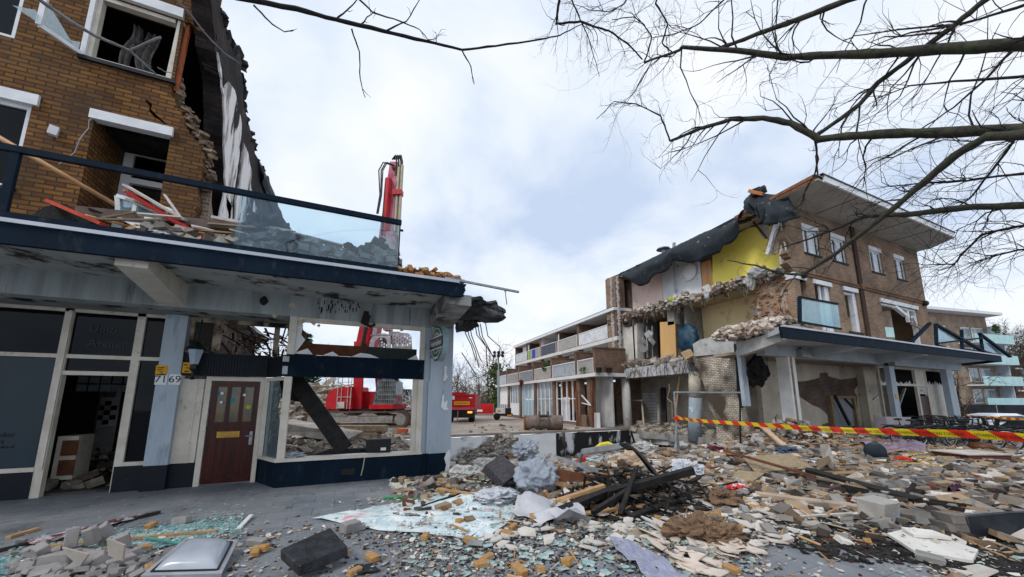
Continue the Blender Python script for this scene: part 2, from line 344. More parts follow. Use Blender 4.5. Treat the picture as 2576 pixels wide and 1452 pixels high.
b=MB(); b.bx(10.9,BX1,BY1-.045,BY1-.03,-2.5,-.14); tag(b.build('scorched_wall',mat('scorched_basement',(.03,.03,.032),(.66,.68,.70),1.3,.9,.3,lo=.52,hi=.60,stretch=(1,1,.5),c3=(.2,.18,.16),sc3=1.2,l3=.6,h3=.7)),'soot-blackened stretch of basement wall under the torn-open flats','basement wall')
b=MB(); b.bx(BX0-.2,BX0,BY0,BY1,-2.5,-.13); b.bx(BX1,BX1+.2,BY0,BY1,-2.5,-.13); b.bx(BX0,BX1,BY0-.25,BY0,-2.5,-.13); tag(b.build('basement_side_wall',m_bas),'side walls of the open basement pit','basement wall')
# ================= LEFT BUILDING =================
YF=8.6; YR=9.45
def W(px,py,y=YF): p=atY(px,py,y); return (p.x,p.z)
def XZ(pts,y): return [(a,y,b) for a,b in pts]
LB=thing('corner_building','ochre brick corner building with a charred torn-open end and flats above a dark blue canopy','building',(-3,9,0))
def rect(x0,x1,z0,z1): return [(x0,z0),(x1,z0),(x1,z1),(x0,z1)]
edge=[W(490,556),W(493,530),(W(497,500)),W(500,470),W(508,440),W(510,410),W(512,387),W(500,364),W(490,350),W(475,333),W(470,320),W(462,309),W(464,298),W(459,290),W(450,280),W(443,270),W(436,250),W(430,235),W(436,211)]
def jag(pts,rnd,a=.035,n=3):
    o=[]
    for p,q in zip(pts,pts[1:]):
        for i in range(n):
            t=i/n; o.append((p[0]+(q[0]-p[0])*t+rnd.uniform(-a,a),p[1]+(q[1]-p[1])*t))
    return o+[pts[-1]]
wx1,wz1=W(462,40)
outl=[(-10.5,3.9)]+[(edge[0][0],3.9)]+jag(edge,R)+[(wx1+.02,9.3),(wx1+.12,9.33),(-3.2,9.2),(-3.02,9.5),(-2.98,11.2),(-10.5,11.2)]
rec=rect(-4.45,-3.37,3.95,6.88); win=rect(-4.76,wx1,7.9,9.3)
lwx=W(80,270)[0]; lwz0=W(60,478)[1]
lw=rect(-8.2,lwx,lwz0,6.85); tx=W(58,10)[0]; tl=rect(-8.2,tx,W(40,98)[1],9.5)
# crack in the brickwork: a stepped slit
crk=[W(368,250),W(383,262),W(380,275),W(395,290),W(420,312),W(428,322),W(424,322),W(412,310),W(388,294),W(374,280),W(376,266),W(364,253)]
b=MB(); b.poly(XZ(outl,YF),.28,(0,1,0),holes=[XZ(h,YF) for h in (rec,lw,tl)]+[XZ([(p[0],p[1]) for p in win[:1]]+[(wx1-.03,7.9),(wx1-.03,9.3),(-4.76,9.3)],YF),XZ(crk,YF)])
b.build('wall',m_brickL,LB)
# recess returns
yb=9.75
for xx in (-4.62,-3.37):
    b=MB(); b.bx(xx,xx+.17,YF+.28,yb,3.95,6.88); b.build('recess_wall',m_brickL,LB)
b=MB(); b.bx(-4.45,-3.37,YF+.02,yb,6.88,6.95); b.build('recess_ceiling',m_beam,LB)
b=MB(); b.bx(-4.5,-3.33,YF-.06,YF+.1,6.70,6.88); b.build('lintel',m_white,LB)
d=thing('x','x','x'); bpy.data.objects.remove(d)
b=MB(); b.bx(-4.45,-4.30,yb-.1,yb,3.95,6.88); b.bx(-3.47,-3.37,yb-.1,yb,3.95,6.88); b.bx(-4.3,-3.47,yb-.1,yb,6.1,6.22); b.bx(-4.3,-3.47,yb-.1,yb,6.74,6.88)
df=b.build('balcony_door_frame',m_white,LB)
b=MB(); b.bx(-4.3,-3.47,yb-.05,yb-.03,6.22,6.74); b.build('fanlight',m_glassd,df)
# upper right window: frame, sill, casement swung open, curtains
b=MB(); x0,x1,z0,z1=-4.76,wx1,7.9,9.3
b.bx(x0,x0+.1,YF+.02,YF+.14,z0,z1); b.bx(x0+.1,x1-.12,YF+.02,YF+.14,z0,z0+.07); b.bx(x0+.1,x1-.12,YF+.02,YF+.14,z1-.08,z1)
b.beam((x1-.08,YF+.08,z0),(x1-.02,YF+.06,z1+.2),.1,.1); wf=b.build('window_frame',m_whitepaint,LB)
b=MB(); b.bx(x0-.05,x1+.05,YF-.06,YF+.02,z0-.07,z0); b.build('window_sill',m_navyd,wf)
b=MB(); b.bx(x0+.3,x1+.02,YF-.08,YF+.05,z1+.02,z1+.22); b.build('lintel',m_white,LB)
h0=Vector((x0,YF-.01,z0+.03)); p=G(98,63,z0+.03); dirn=(p-h0); dirn.z=0; wd=dirn.length; dirn.normalize()
def cs(u,v): return h0+dirn*u+Vector((0,0,v))
b=MB()
for a,c in (((0,0),(wd,0)),((wd,0),(wd,1.35)),((wd,1.35),(0,1.35)),((0,1.35),(0,0))): b.beam(cs(*a),cs(*c),.05,.07)
ca=b.build('open_casement',m_white,wf)
nn_=dirn.cross(Vector((0,0,1)))
b=MB()
for tri in (((wd-.03,.03),(wd-.45,.03),(wd-.03,.5)),((.5,.03),(.85,.03),(.62,.22)),((.06,.03),(.3,.03),(.06,.2)),((wd-.03,1.3),(wd-.3,1.3),(wd-.03,.9))):
    b=MB(); b.poly([cs(*q) for q in tri],.006,nn_); b.build('broken_pane',m_glassb,ca)
b=MB()
def curtain(bb,xc,wd_,zt,zb,y,ph):
    def f(u,v):
        s=.55+.45*(1-abs(v-.45))
        return (xc+(u-.5)*wd_*s+.06*math.sin(v*5+ph),y+.05*math.sin(u*16+ph)+.03*math.sin(v*9),zt+(zb-zt)*v)
    bb.grid(f,14,10)
mat('sooty_curtain',(.24,.22,.21),(.10,.09,.085),7,.9); curtain(b,-4.35,.22,9.2,7.95,YF+.4,1); b.build('curtain',MT['sooty_curtain'],LB); b=MB(); curtain(b,-4.12,.3,9.2,7.93,YF+.5,2.3)
b.build('curtain',mat('sooty_curtain',(.24,.22,.21),(.10,.09,.085),7,.9),LB)
b=MB(); b.beam((x1+.03,YF+.1,z0-.15),(x1+.07,YF+.1,z1+.1),.08,.06); b.build('window_jamb',mat('raw_red_wood',(.42,.13,.05),(.28,.08,.03),6,.7),LB)
# other windows
def swin(x0,x1,z0,z1,lint,y=YF):
    b=MB(); f=.07
    b.bx(x0,x0+f,y+.04,y+.14,z0,z1); b.bx(x1-f,x1,y+.04,y+.14,z0,z1); b.bx(x0+f,x1-f,y+.04,y+.14,z0,z0+f); b.bx(x0+f,x1-f,y+.04,y+.14,z1-f,z1)
    w_=b.build('window_frame',m_white,LB)
    b=MB(); b.bx(x0+f,x1-f,y+.08,y+.09,z0+f,z1-f); b.build('glass_pane',m_glassd,w_)
    if lint:
        b=MB(); b.bx(x0-.1,x1+.08,y-.05,y+.06,z1,z1+.2); b.build('lintel',m_white,LB)
swin(-8.2,lwx,lwz0,6.7,True); swin(-8.2,tx,tl[0][1],9.5,False)
b=MB(); b.bx(-8.3,lwx+.04,YF-.05,YF+.03,lwz0-.06,lwz0); b.build('window_sill',m_navyd,LB)
b=MB(); q=W(140,335); b.box((q[0],YF-.05,q[1]),(.11,.1,.16),rot(0,.1,.3)); b.build('wall_socket',m_white,LB)
b=MB(); pts=[W(240,298),W(228,308),W(224,325),W(214,338),W(205,355),W(190,385),W(150,415)]
b.tube([(a,YF-.03-.02*math.sin(i*2),c) for i,(a,c) in enumerate(pts)],.008,5); b.build('dangling_cable',mat('grey_cable',(.35,.35,.38)),LB)
# sooty rooms behind
for zz in (6.75,9.95):
    b=MB(); b.bx(-10.5,-3.3,8.95,14,zz,zz+.15); b.build('floor_slab',m_soot,LB)
b=MB(); b.bx(-10.5,-3.3,14,14.2,3.9,10); b.bx(-6.2,-6.0,9,14,4,9.9); b.bx(-4.62,-3.3,yb+.02,yb+.1,3.95,6.7); b.build('room_wall',m_soot,LB)
# party wall
XP=-2.95
def PW(px,py): p=atX(px,py,XP); return (XP,p.y,p.z)
front=[(566,575),(563,485),(561,462),(559,368),(559,297),(557,219),(543,129),(536,60),(528,-40)]
top=[(545,-70),(552,0),(556,30),(560,51),(567,70),(582,94),(580,117),(602,129),(609,149),(608,185),(612,219),(614,258),(621,297),(630,330),(637,360),(645,395),(660,420),(672,445),(688,491),(700,520),(718,560),(742,600),(752,620)]
def jag2(pts,rnd,a):
    o=[]
    for p,q in zip(pts,pts[1:]):
        for i in range(3): t=i/3; o.append((p[0]+(q[0]-p[0])*t+rnd.uniform(-a,a),p[1]+(q[1]-p[1])*t+rnd.uniform(-a,a)))
    return o+[pts[-1]]
pw=[PW(*p) for p in jag2(front,R,2.0)+jag2(top,R,2.5)]
b=MB(); b.poly(pw,.34,(-1,0,0)); b.build('party_wall',m_brickburnt,LB)
m_scorch=mat('scorched_plaster',(.86,.84,.82),(.30,.27,.27),1.5,.9,.3,30,lo=.52,hi=.62,stretch=(1.,1.3,.35),c3=(.015,.013,.014),sc3=.9,l3=.54,h3=.58)
for pts in ([(544,130),(552,175),(556,225),(572,205),(585,225),(596,262),(605,312),(601,350),(596,400),(590,450),(585,490),(572,560),(566,520),(563,470),(561,400),(560,300),(557,240),(550,180)],
            [(611,360),(622,385),(630,430),(628,470),(640,520),(652,585),(585,585),(590,500),(596,465),(603,410)],
            [(548,545),(562,485),(580,520),(578,590),(545,590)]):
    b=MB(); b.poly([(XP+.001,y,z) for x,y,z in [PW(*p) for p in jag2(pts+[pts[0]],R,1.5)[:-1]]],.035,(1,0,0)); b.build('plaster_face',m_scorch,LB)
# stair of broken bricks along the front end of the wall
b=MB()
for i in range(46):
    t=i/45; px=520+38*t**.6; py=95+385*t; p=atX(px+R.uniform(-3,8),py,XP-.15)
    b.box(p,(.3,R.uniform(.14,.3),.075),rot(R.gauss(0,.08),R.gauss(0,.05),R.gauss(0,.12)))
b.build('broken_brick_end',mat('charred_loose_brick',(.06,.045,.04),(.025,.022,.022),5,.9,.5),LB)
# burnt roof edge lumps
b=MB()
for px,py in top[2:19]:
    for k in range(4):
        p=atX(px-4+R.uniform(-5,4),py+R.uniform(2,22),XP-.1); b.chunk(p,(.22,R.uniform(.1,.5),R.uniform(.06,.26)),R,rot(R.gauss(0,.5),R.gauss(0,.4),R.gauss(0,.4)),.45)
b.build('charred_roof_edge',m_char,LB)
b=MB()
def flap(u,v):
    p0=atX(644+u*42,398+u*92,XP); return (XP+.05+.10*math.sin(v*3),p0.y+.25+v*.55+.1*math.sin(u*5),p0.z-.45*v+.1-.25*u*v)
b.grid(flap,10,6); b.build('hanging_roof_felt',m_tar,LB)
# things spilling at the break (parts of the torn edge)
b=MB()
for i in range(170):
    t=R.random(); k=R.randint(3,18); px,py=[(490,556),(493,530),(497,500),(500,470),(508,440),(510,410),(512,387),(500,364),(490,350),(475,333),(470,320),(462,309),(464,298),(459,290),(450,280),(443,270),(436,250),(430,235),(436,211)][k%19]
    p=atY(px+R.uniform(4,26),py+R.uniform(-10,10),YF+R.uniform(.1,.5)); s=R.uniform(.03,.12); b.chunk(p,(s*1.7,s,s*.7),R)
b.build('torn_masonry',mat('torn_masonry',(.36,.27,.19),(.14,.10,.08),3,.9,.6),LB)
b=MB(); b.bx(-3.12,-2.72,YF+.28,9.5,3.9,5.05)
b.poly([(-2.72-.0,YF+.28,5.05),(-2.72,9.5,5.05),(-2.72,9.35,5.3),(-2.72,9.0,5.65),(-2.72,YF+.28,6.0)],.3,(-1,0,0)); b.build('return_wall',brick('pale_brick_return',(.34,.24,.17),(.24,.16,.12),(.40,.36,.32),.22,.083,.014),LB)
# ---- canopy
b=MB(); b.bx(-10.5,2.12,6.98,9.3,3.80,3.96); b.bx(-10.5,-2.6,8.9,16.,3.80,3.9); b.build('canopy_slab',m_soffit,LB)
b=MB(); pts=[(-10.5,3.67),(2.02,3.70),(2.09,3.72),(2.06,3.78),(2.12,3.83),(2.10,3.9),(2.14,3.97),(-10.5,3.97)]
b.poly(XZ(pts,6.9),.08,(0,1,0)); b.build('canopy_fascia',m_navy,LB)
b=MB(); b.bx(-10.5,1.98,6.87,6.99,3.97,4.025); b.build('canopy_edge_trim',mat('trim_aluminium',(.55,.57,.62),(.46,.48,.52),2,.4,metal=.5),LB)
b=MB(); b.bx(-10.5,2.36,YF,YF+.32,3.36,3.80); b.build('canopy_beam',m_beam,LB)
b=MB(); b.bx(-10.5,-1.05,YF+.32,9.62,3.34,3.42); b.build('shop_soffit',mat('sooted_soffit',(.33,.33,.32),(.25,.25,.24),1.2,.9,.3,30,c3=(.02,.018,.017),sc3=.9,l3=.50,h3=.56),LB)
def bracket(xa,xb,yend,zt,parent,m=m_soffit,zr=3.38,ze=3.6,yr=YF):
    b=MB(); b.poly([(xa,yend,zt),(xa,yr,zt),(xa,yr,zr),(xa,yend,ze)],xb-xa,(1,0,0)); return b.build('canopy_bracket',m,parent)
bx0=atY(290,650,7.05).x; bx1=atY(375,655,7.05).x
bracket(bx0,bx1,7.05,3.80,LB,m_whitepaint)
bracket(bx0-5.0,bx1-5.,7.05,3.80,LB,m_whitepaint)
bracket(1.75,2.29,7.05,3.79,LB,mat('sooty_bracket_concrete',(.42,.42,.41),(.2,.19,.18),2,.9,.3,c3=(.05,.045,.04),sc3=1.6,l3=.5,h3=.62),3.38,3.57)
b=MB(); rr=random.Random(3)
for c,s in (((2.75,7.9,3.62),(.95,.7,.34)),((2.95,8.15,3.86),(.6,.5,.25)),((2.55,8.3,3.5),(.5,.6,.3)),((2.45,7.6,3.8),(.5,.6,.2)),((3.15,7.95,3.72),(.35,.4,.25))): b.blob(c,[k*.55 for k in s],rr.randint(0,99),.7,1.3,3)
b.build('hanging_concrete_lump',mat('sooty_concrete',(.10,.10,.105),(.05,.05,.052),4,.9,.6,20,c3=(.3,.29,.27),sc3=3,l3=.6,h3=.68),LB)
b=MB()
for i in range(7):
    x=2.42+.09*i; y=8.0+.06*(i%3); b.tube([(x,y,3.45),(x+.06,y,3.15),(x+.2+.03*i,y,2.9-.12*(i%3)),(x+.32,y,2.55-.15*(i%2))],.012,5)
b.tube([(2.45,8.2,2.75),(2.6,8.2,2.55),(2.8,8.2,2.25)],.012,5); b.build('bent_rebar',mat('rusty_rebar',(.10,.06,.04),(.05,.04,.035),20,.8),LB)
# soot burst and plaster scars on the beam
b=MB(); b.blob((W(665,757)[0],YF,W(665,757)[1]),(.07,.10,.09),4,.5,2,2); b.build('burnt_lamp_stub',m_char,LB)
b=MB(); q=W(920,803); b.box((q[0],YF-.06,q[1]-.02),(.16,.12,.2),rot(0,.2,0)); b.box((q[0],YF-.07,q[1]+.12),(.1,.06,.08)); b.tube([(q[0]-.05,YF-.05,q[1]-.1),(q[0]+.12,YF-.04,q[1]-.17),(q[0]+.2,YF-.05,q[1]-.1)],.03,6); b.build('burnt_speaker_bracket',m_char,LB)
b=MB()
for i in range(38):
    q=W(800+R.random()*105,757+R.random()*28); s=R.uniform(.012,.03); b.box((q[0],YF-.001,q[1]),(s,.006,R.uniform(.03,.10)))
b.build('soot_streak',m_soot,LB)
b=MB()
for px,py in ((760,812),(790,812),(690,795),(735,770),(800,820),(1010,830)):
    q=W(px,py); b=MB(); b.shard((q[0],YF-.003,q[1]),R.uniform(.04,.09),.006,R,rot(rad(90),0,0)); b.build('plaster_scar',mat('bare_plaster_scar',(.62,.55,.45),(.5,.43,.35),8),LB)
# ---- right pillar
b=MB(); b.bx(1.83,2.36,YF,YF+.5,.47,3.36); b.build('pillar',m_bluegrey,LB); b=MB(); b.bx(1.68,1.828,YF+.05,YF+.4,.47,3.36); b.build('pillar_return',m_bluegrey,LB)
b=MB(); b.bx(1.825,2.25,YF-.012,YF+.5,-.05,.47); b.bx(1.67,1.825,YF+.03,YF+.4,-.05,.47)
b.poly(XZ([(2.25,-.05),(2.33,-.05),(2.27,.1),(2.33,.2),(2.26,.3),(2.31,.4),(2.25,.47)],YF-.012),.4,(0,1,0)); b.build('pillar_plinth',m_navy,LB)
b=MB()
for pts in ([(2.16,2.45),(2.21,2.46),(2.2,2.3),(2.24,2.2),(2.18,2.1),(2.13,2.12),(2.15,2.25)],[(2.12,1.75),(2.16,1.8),(2.17,1.6),(2.25,1.66),(2.24,1.5),(2.29,1.45),(2.18,1.42),(2.1,1.5)],[(2.26,.48),(2.34,.55),(2.35,.2),(2.31,.0),(2.22,.02),(2.26,.2),(2.21,.35)]):
    b=MB(); b.poly(XZ(pts,YF-.016),.006,(0,1,0)); b.build('peeled_paint',m_white,LB)
b=MB(); b.bx(1.79,1.83,YF-.03,YF-.0,.5,2.1); b.build('conduit',m_bluegrey,LB)
# ---- left pillar with house numbers
xa,xb=atY(417,798,9.3).x,atY(474,798,9.3).x
b=MB(); b.bx(xa,xb,9.3,9.6,.45,3.34); b.build('pillar',m_bluegrey,LB)
b=MB(); b.bx(xa-.01,xb+.01,9.285,9.6,-.05,.45); b.build('pillar_plinth',m_navyd,LB)
for s,px,py in (('71',405,955),('69',440,955)):
    q=atY(px,py,9.29); b=MB(); b.bx(q.x-.088,q.x+.088,9.285,9.299,q.z-.10,q.z+.10); pl=b.build('house_number_plate',m_white,LB)
    text(s,.19,(q.x,9.283,q.z),(1,0,0),(0,0,1),m_black,'house_number',pl)
q=atY(406,932,9.29); b=MB(); b.bx(q.x-.085,q.x+.085,9.285,9.299,q.z-.095,q.z+.095); ys=b.build('warning_sticker',mat('yellow_sticker',(.75,.42,.02),(.65,.36,.02),9),LB)
b=MB()
for dx,dz,l in ((-.03,.05,.06),(.02,.055,.05),(-.02,.01,.08),(.0,-.03,.05),(.02,-.065,.04)): b.bx(q.x+dx-l/2,q.x+dx+l/2,9.281,9.286,q.z+dz-.008,q.z+dz+.008)
b.build('print',m_black,ys)
# ---- shop 71 front
zA=atY(205,899,YR).z; zB=atY(205,939,YR).z; zs=.47
pA0,pA1=atY(165,781,YR).x,atY(187,786,YR).x; pB0,pB1=atY(347,798,YR).x,atY(368,798,YR).x
b=MB(); b.bx(pA0,pA1,YR,YR+.12,-.02,3.36); b.bx(pB0,pB1,YR,YR+.12,-.02,3.36)
b.bx(-10.5,pA0,YR,YR+.1,zA-.02,zA+.05); b.bx(pA1,pB0,YR,YR+.1,zA-.02,zA+.05); b.bx(pA1,pB0,YR,YR+.1,zB-.035,zB+.04)
b.bx(-10.5,pA0,YR-.01,YR+.1,zs-.03,zs+.04); b.bx(pA0+.06,pA0+.11,YR-.03,YR,zs,3.3)
b.bx(pB1,xa,YR,YR+.1,zA-.02,zA+.05); b.bx(pB1,xa,YR,YR+.1,zs-.02,zs+.05); b.bx(-10.5,xa,YR,YR+.1,3.28,3.36)
sf=b.build('shop_window_frame',m_whitepaint,LB)
b=MB(); b.bx(-10.5,pA0-.001,YR-.02,YR+.12,-.02,zs-.03); b.bx(pB0+.02,xa,YR-.02,YR+.1,-.02,zs-.02); b.build('shop_plinth',m_navyd,LB)
b=MB(); b.bx(-10.5,pA0,YR+.05,YR+.06,zs+.04,zA-.02); fg=b.build('frosted_pane',mat('frosted_film',(.028,.058,.075),(.036,.048,.07),1.5,.35,stretch=(1,1,.3)),sf)
q=atY(12,1095,YR); text('elier',.11,(q.x,YR+.045,q.z),(1,0,0),(0,0,1),m_black,'window_lettering',fg); text('ij',.08,(q.x-.04,YR+.045,q.z-.11),(1,0,0),(0,0,1),m_black,'window_lettering',fg)
text('atelier.nl',.065,(q.x+.0,YR+.045,q.z-.2),(1,0,0),(0,0,1),m_black,'window_lettering',fg)
b=MB(); b.bx(pA1,pB0,YR+.05,YR+.055,zA+.05,3.28); tg=b.build('transom_pane',m_glassd,sf)
b=MB(); b.bx(pA1,pB0,YR+.05,YR+.055,zB+.04,zA-.02); b.build('transom_pane',m_glassd,sf)
b=MB(); b.bx(pB1,xa,YR+.05,YR+.055,zA+.05,3.28); b.bx(pB1,xa,YR+.05,YR+.055,zs+.05,zA-.02); b.build('side_pane',m_glassd,sf)
b=MB(); b.bx(-10.5,pA0,YR+.05,YR+.055,zA+.05,3.28); b.build('transom_pane',m_glassd,sf)
m_let=mat('faded_lettering',(.075,.085,.095))
q=atY(262,828,YR); text('Unizi',.19,(q.x-.02,YR+.04,q.z),(1,0,0),(0,0,1),m_let,'window_lettering',tg); q=atY(268,865,YR); text('Atelier',.2,(q.x,YR+.04,q.z),(1,0,0),(0,0,1),m_let,'window_lettering',tg)
# interior of shop 71
b=MB(); b.bx(-10.5,-2.95,15.4,15.5,0,3.8); b.bx(-10.5,-10.3,9.6,15.4,0,3.8); b.bx(-3.1,-2.95,9.62,12.9,-.02,3.3); b.bx(-3.1,-2.95,12.9,15.4,2.9,3.3)  # opening added in the side wall to let daylight reach the kitchen
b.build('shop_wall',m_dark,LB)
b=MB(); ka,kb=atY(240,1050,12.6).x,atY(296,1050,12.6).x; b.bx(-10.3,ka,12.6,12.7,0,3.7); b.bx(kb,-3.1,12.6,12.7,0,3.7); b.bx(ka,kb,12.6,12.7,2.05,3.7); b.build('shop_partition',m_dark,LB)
b=MB(); b.bx(-8.5,-3.12,15.2,15.38,0,3.6); b.build('kitchen_wall',m_white,LB)
gbm=mat('glass_block',(.75,.82,.82),(.5,.58,.58),9,.2)
b=MB()
gx0=atY(195,940,12.5).x; gz0=atY(260,985,12.5).z
for i in range(14):
    for j in range(4): b.bx(gx0+i*.21,gx0+.17+i*.21,12.55,12.59,gz0+j*.2,gz0+.17+j*.2)
b.build('glass_block_panel',gbm,LB)
b=MB(); cx0=atY(146,1100,10.1).x; cx1=atY(199,1100,10.1).x; b.bx(cx0,cx1,10.1,10.6,.18,.98); cbn=b.build('white_cabinet',m_whitepaint,LB)
b=MB(); b.bx(cx0+.08,cx0+.30,10.085,10.1,.62,.9); b.bx(cx0+.08,cx0+.30,10.085,10.1,.26,.54); b.build('wooden_drawer_front',m_woodr,cbn)
b=MB(); kx=atY(262,1050,15.1).x; b.bx(kx-.5,kx+.8,14.7,15.19,.0,.9); b.build('kitchen_cupboard',m_white,LB)
b=MB(); b.bx(kx-.15,kx+.15,15.15,15.19,1.75,2.1); b.build('framed_picture',m_steel,LB)
b=MB()
for i in range(3):
    for j in range(5):
        if (i+j)%2: b.bx(kx-.2+i*.14,kx-.07+i*.14,15.17,15.195,.95+j*.14,1.08+j*.14)
b.build('chequered_tile',m_black,LB)
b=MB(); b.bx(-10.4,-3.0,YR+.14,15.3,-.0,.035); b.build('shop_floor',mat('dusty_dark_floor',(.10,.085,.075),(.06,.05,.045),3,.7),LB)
# ---- bar front 69 (recessed part)
dx0,dx1=-2.44,-1.60
b=MB(); b.bx(xb,-2.56,YR-.03,YR+.05,.45,2.08); wp=b.build('white_front_panel',m_whitepaint,LB)
b=MB(); b.bx(xb,-2.53,YR-.05,YR+.05,-.02,.44); b.build('plinth_panel',m_navyd,LB)
b=MB(); b.bx(-2.53,dx0,YR-.06,YR+.06,0,2.14); b.bx(dx1,-1.52,YR-.06,YR+.06,0,2.14); b.bx(dx0,dx1,YR-.06,YR+.06,2.05,2.14); b.bx(-2.7,-2.66,YR-.04,YR-.03,.45,2.08); b.build('door_frame',m_whitepaint,LB)
def ribs(a,b_,z0,z1,nrm,pitch=.048):
    bb=MB(); a=Vector(a); b_=Vector(b_); n=int((b_-a).length/pitch); nrm=Vector(nrm); d=(b_-a)/n
    bb.beam(a+Vector((0,0,(z0+z1)/2))-nrm*.03,b_+Vector((0,0,(z0+z1)/2))-nrm*.03,.06,z1-z0-.004)
    for i in range(n):
        c=a+d*(i+.5)+nrm*.008+Vector((0,0,(z0+z1)/2)); e=d*.36; bb.beam(c-e,c+e,.016,z1-z0)
    return bb
b=ribs((xb-.02,YR-.1,0),(-1.50,YR-.1,0),2.14,2.57,(0,-1,0)); b.bx(xb-.02,-1.5,YR-.14,YR-.03,2.57,2.60); b.build('ribbed_fascia',m_navyd,LB)
RA=Vector((-1.50,YR-.06,0)); RBv=Vector((-1.07,YF,0)); rdir=(RBv-RA).normalized(); rn=Vector((-rdir.y,rdir.x,0)); rn=rn if rn.y<0 else -rn
b=ribs(RA,RBv,2.14,2.56,rn); b.build('ribbed_fascia',m_navyd,LB)
b=ribs((-1.06,YF,0),(1.68,YF,0),2.13,2.55,(0,-1,0)); b.bx(-1.08,1.68,YF-.02,YF+.05,2.55,2.575); b.build('ribbed_fascia',m_navy,LB)
b=MB()
for x0,x1 in ((xb+.03,xb+.09),(-2.52,-2.4),(-1.45,-1.36)): b.bx(x0,x1,YR-.05,YR+.05,2.6,3.34)
b.bx(xb,-1.1,YR-.04,YR+.05,3.25,3.34); b.build('transom_frame',mat('scorched_cream_paint',(.42,.36,.27),(.16,.12,.09),4,.8,.2,c3=(.03,.025,.02),sc3=2,l3=.5,h3=.6),LB)
b=MB(); b.bx(xb+.09,-2.52,YR,YR+.03,2.6,3.25); b.build('sooty_transom_panel',mat('sooty_panel',(.05,.042,.04),(.3,.27,.25),3,.8,lo=.52,hi=.7),LB)
# door
m_maho=mat('mahogany_door',(.095,.018,.010),(.048,.010,.007),2,.28,.05,40,stretch=(7,7,.6))
b=MB(); y=YR
gx=[(-2.33,-2.17),(-2.10,-1.94),(-1.87,-1.71)]
b.poly(XZ(rect(dx0+.01,dx1-.01,.03,2.05),y-.02),.05,(0,1,0),holes=[XZ(rect(a,c,1.22,1.93),y-.02) for a,c in gx])
b.bx(dx0+.01,dx1-.01,y-.05,y-.02,1.09,1.14); b.bx(dx0+.06,dx1-.06,y-.03,y-.02,.18,.98); b.bx(dx0+.02,dx1-.02,y-.045,y-.02,.03,.12)
for i in range(6): b.bx(dx0+.1+i*.108,dx0+.1+i*.108+.095,y-.036,y-.03,.22,.94)
dr=b.build('front_door',m_maho,LB)
b=MB()
for a,c in gx: b.bx(a,c,y,y+.008,1.22,1.93)
b.build('door_pane',mat('door_glass',(.20,.13,.03),(.07,.08,.07),4,.1,spec=.8,stretch=(1,1,.8)),dr)
b=MB(); b.bx(-2.22,-1.9,y-.062,y-.045,.93,1.01); b.bx(-2.25,-1.87,y-.055,y-.045,.91,1.03); b.build('letterbox',mat('brass',(.55,.36,.10),(.42,.26,.07),5,.35,metal=.8),dr)
b=MB(); b.bx(-1.70,-1.645,y-.05,y-.03,.75,1.02); b.tube([(-1.672,y-.05,.93),(-1.672,y-.09,.93),(-1.76,y-.09,.93)],.014,6); b.build('door_handle',m_steel,dr)
b=MB()
for px,py,s in ((560,990,.05),(616,994,.05),(558,1012,.045),(660,985,.05),(660,1025,.04)): q=atY(px,py,y); b.box((q.x,y-.03,q.z),(s,.01,s),rot(0,.5,0))
b.build('white_tile_sticker',m_white,dr)
b=MB(); q=atY(541,989,y); b.bx(q.x-.075,q.x+.075,y-.012,y-.006,q.z-.04,q.z+.04); b.build('blue_sticker',mat('blue_sticker',(.02,.16,.42),(.1,.3,.5),9),dr)
b=MB(); q=atY(582,1008,y); b.blob((q.x,y-.008,q.z),(.06,.004,.065),2,.3,2,2); b.build('teal_sticker',mat('teal_sticker',(.05,.30,.33)),dr)
b=MB(); q=atY(625,1024,y); b.lathe([(.0,0),(.045,0.0),(.045,.005),(0,.005)],(q.x,y-.008,q.z),(0,1,0),12); b.build('yellow_sticker',mat('lime_sticker',(.45,.5,.03)),dr)
b=MB(); b.bx(xb+.01,xb+.16,YR-.125,YR-.118,2.19,2.40); ys=b.build('warning_sticker',MT['yellow_sticker'],LB)
b=MB(); b.bx(xb+.03,xb+.08,YR-.131,YR-.126,2.34,2.36); b.bx(xb+.07,xb+.1,YR-.131,YR-.126,2.28,2.30); b.bx(xb+.05,xb+.12,YR-.131,YR-.126,2.21,2.235); b.build('print',m_black,ys)
# ---- bay window
b=MB(); b.poly([(-1.07,YF,-.05),(1.69,YF,-.05),(1.69,YF+.22,-.05),(-.9,YF+.22,-.05),(-1.3,YR,-.05),(-1.52,YR,-.05)],.52); b.build('bay_plinth',m_navy,LB)
b=MB(); b.poly([(-1.10,YF-.03,.472),(1.69,YF-.03,.472),(1.69,YF+.28,.472),(-.85,YF+.28,.472),(-1.25,YR,.472),(-1.55,YR-.02,.472)],.06); b.build('bay_sill',m_whitepaint,LB)
b=MB(); b.bx(-1.08,-.95,YF,YF+.13,.53,2.13); b.bx(-1.08,-.95,YF,YF+.13,2.58,3.36); b.bx(1.56,1.68,YF+.02,YF+.12,.53,2.13); b.bx(1.58,1.68,YF+.02,YF+.12,2.58,3.36)
b.bx(-1.50,-1.42,YR-.16,YR-.06,.53,2.13); b.beam((-1.46,YR-.1,2.09),(-1.02,YF+.06,2.09),.08,.07); b.bx(-.95,1.58,YF+.02,YF+.1,3.27,3.36); b.bx(1.45,1.56,YF+.06,YF+.1,.53,2.13)
b.build('bay_window_frame',m_whitepaint,LB)
def RP(t,z): p=RA.lerp(RBv,t)-rn*.04; return (p.x,p.y,z)
b=MB(); b.poly([RP(.1,.53),RP(.86,.53),RP(.86,1.25),RP(.7,1.5),RP(.8,1.8),RP(.62,2.06),RP(.1,2.06)],.008,rn); b.build('cracked_pane',glass('cracked_dark_glass',(.42,.55,.56),.06,.25),LB)
b=MB()
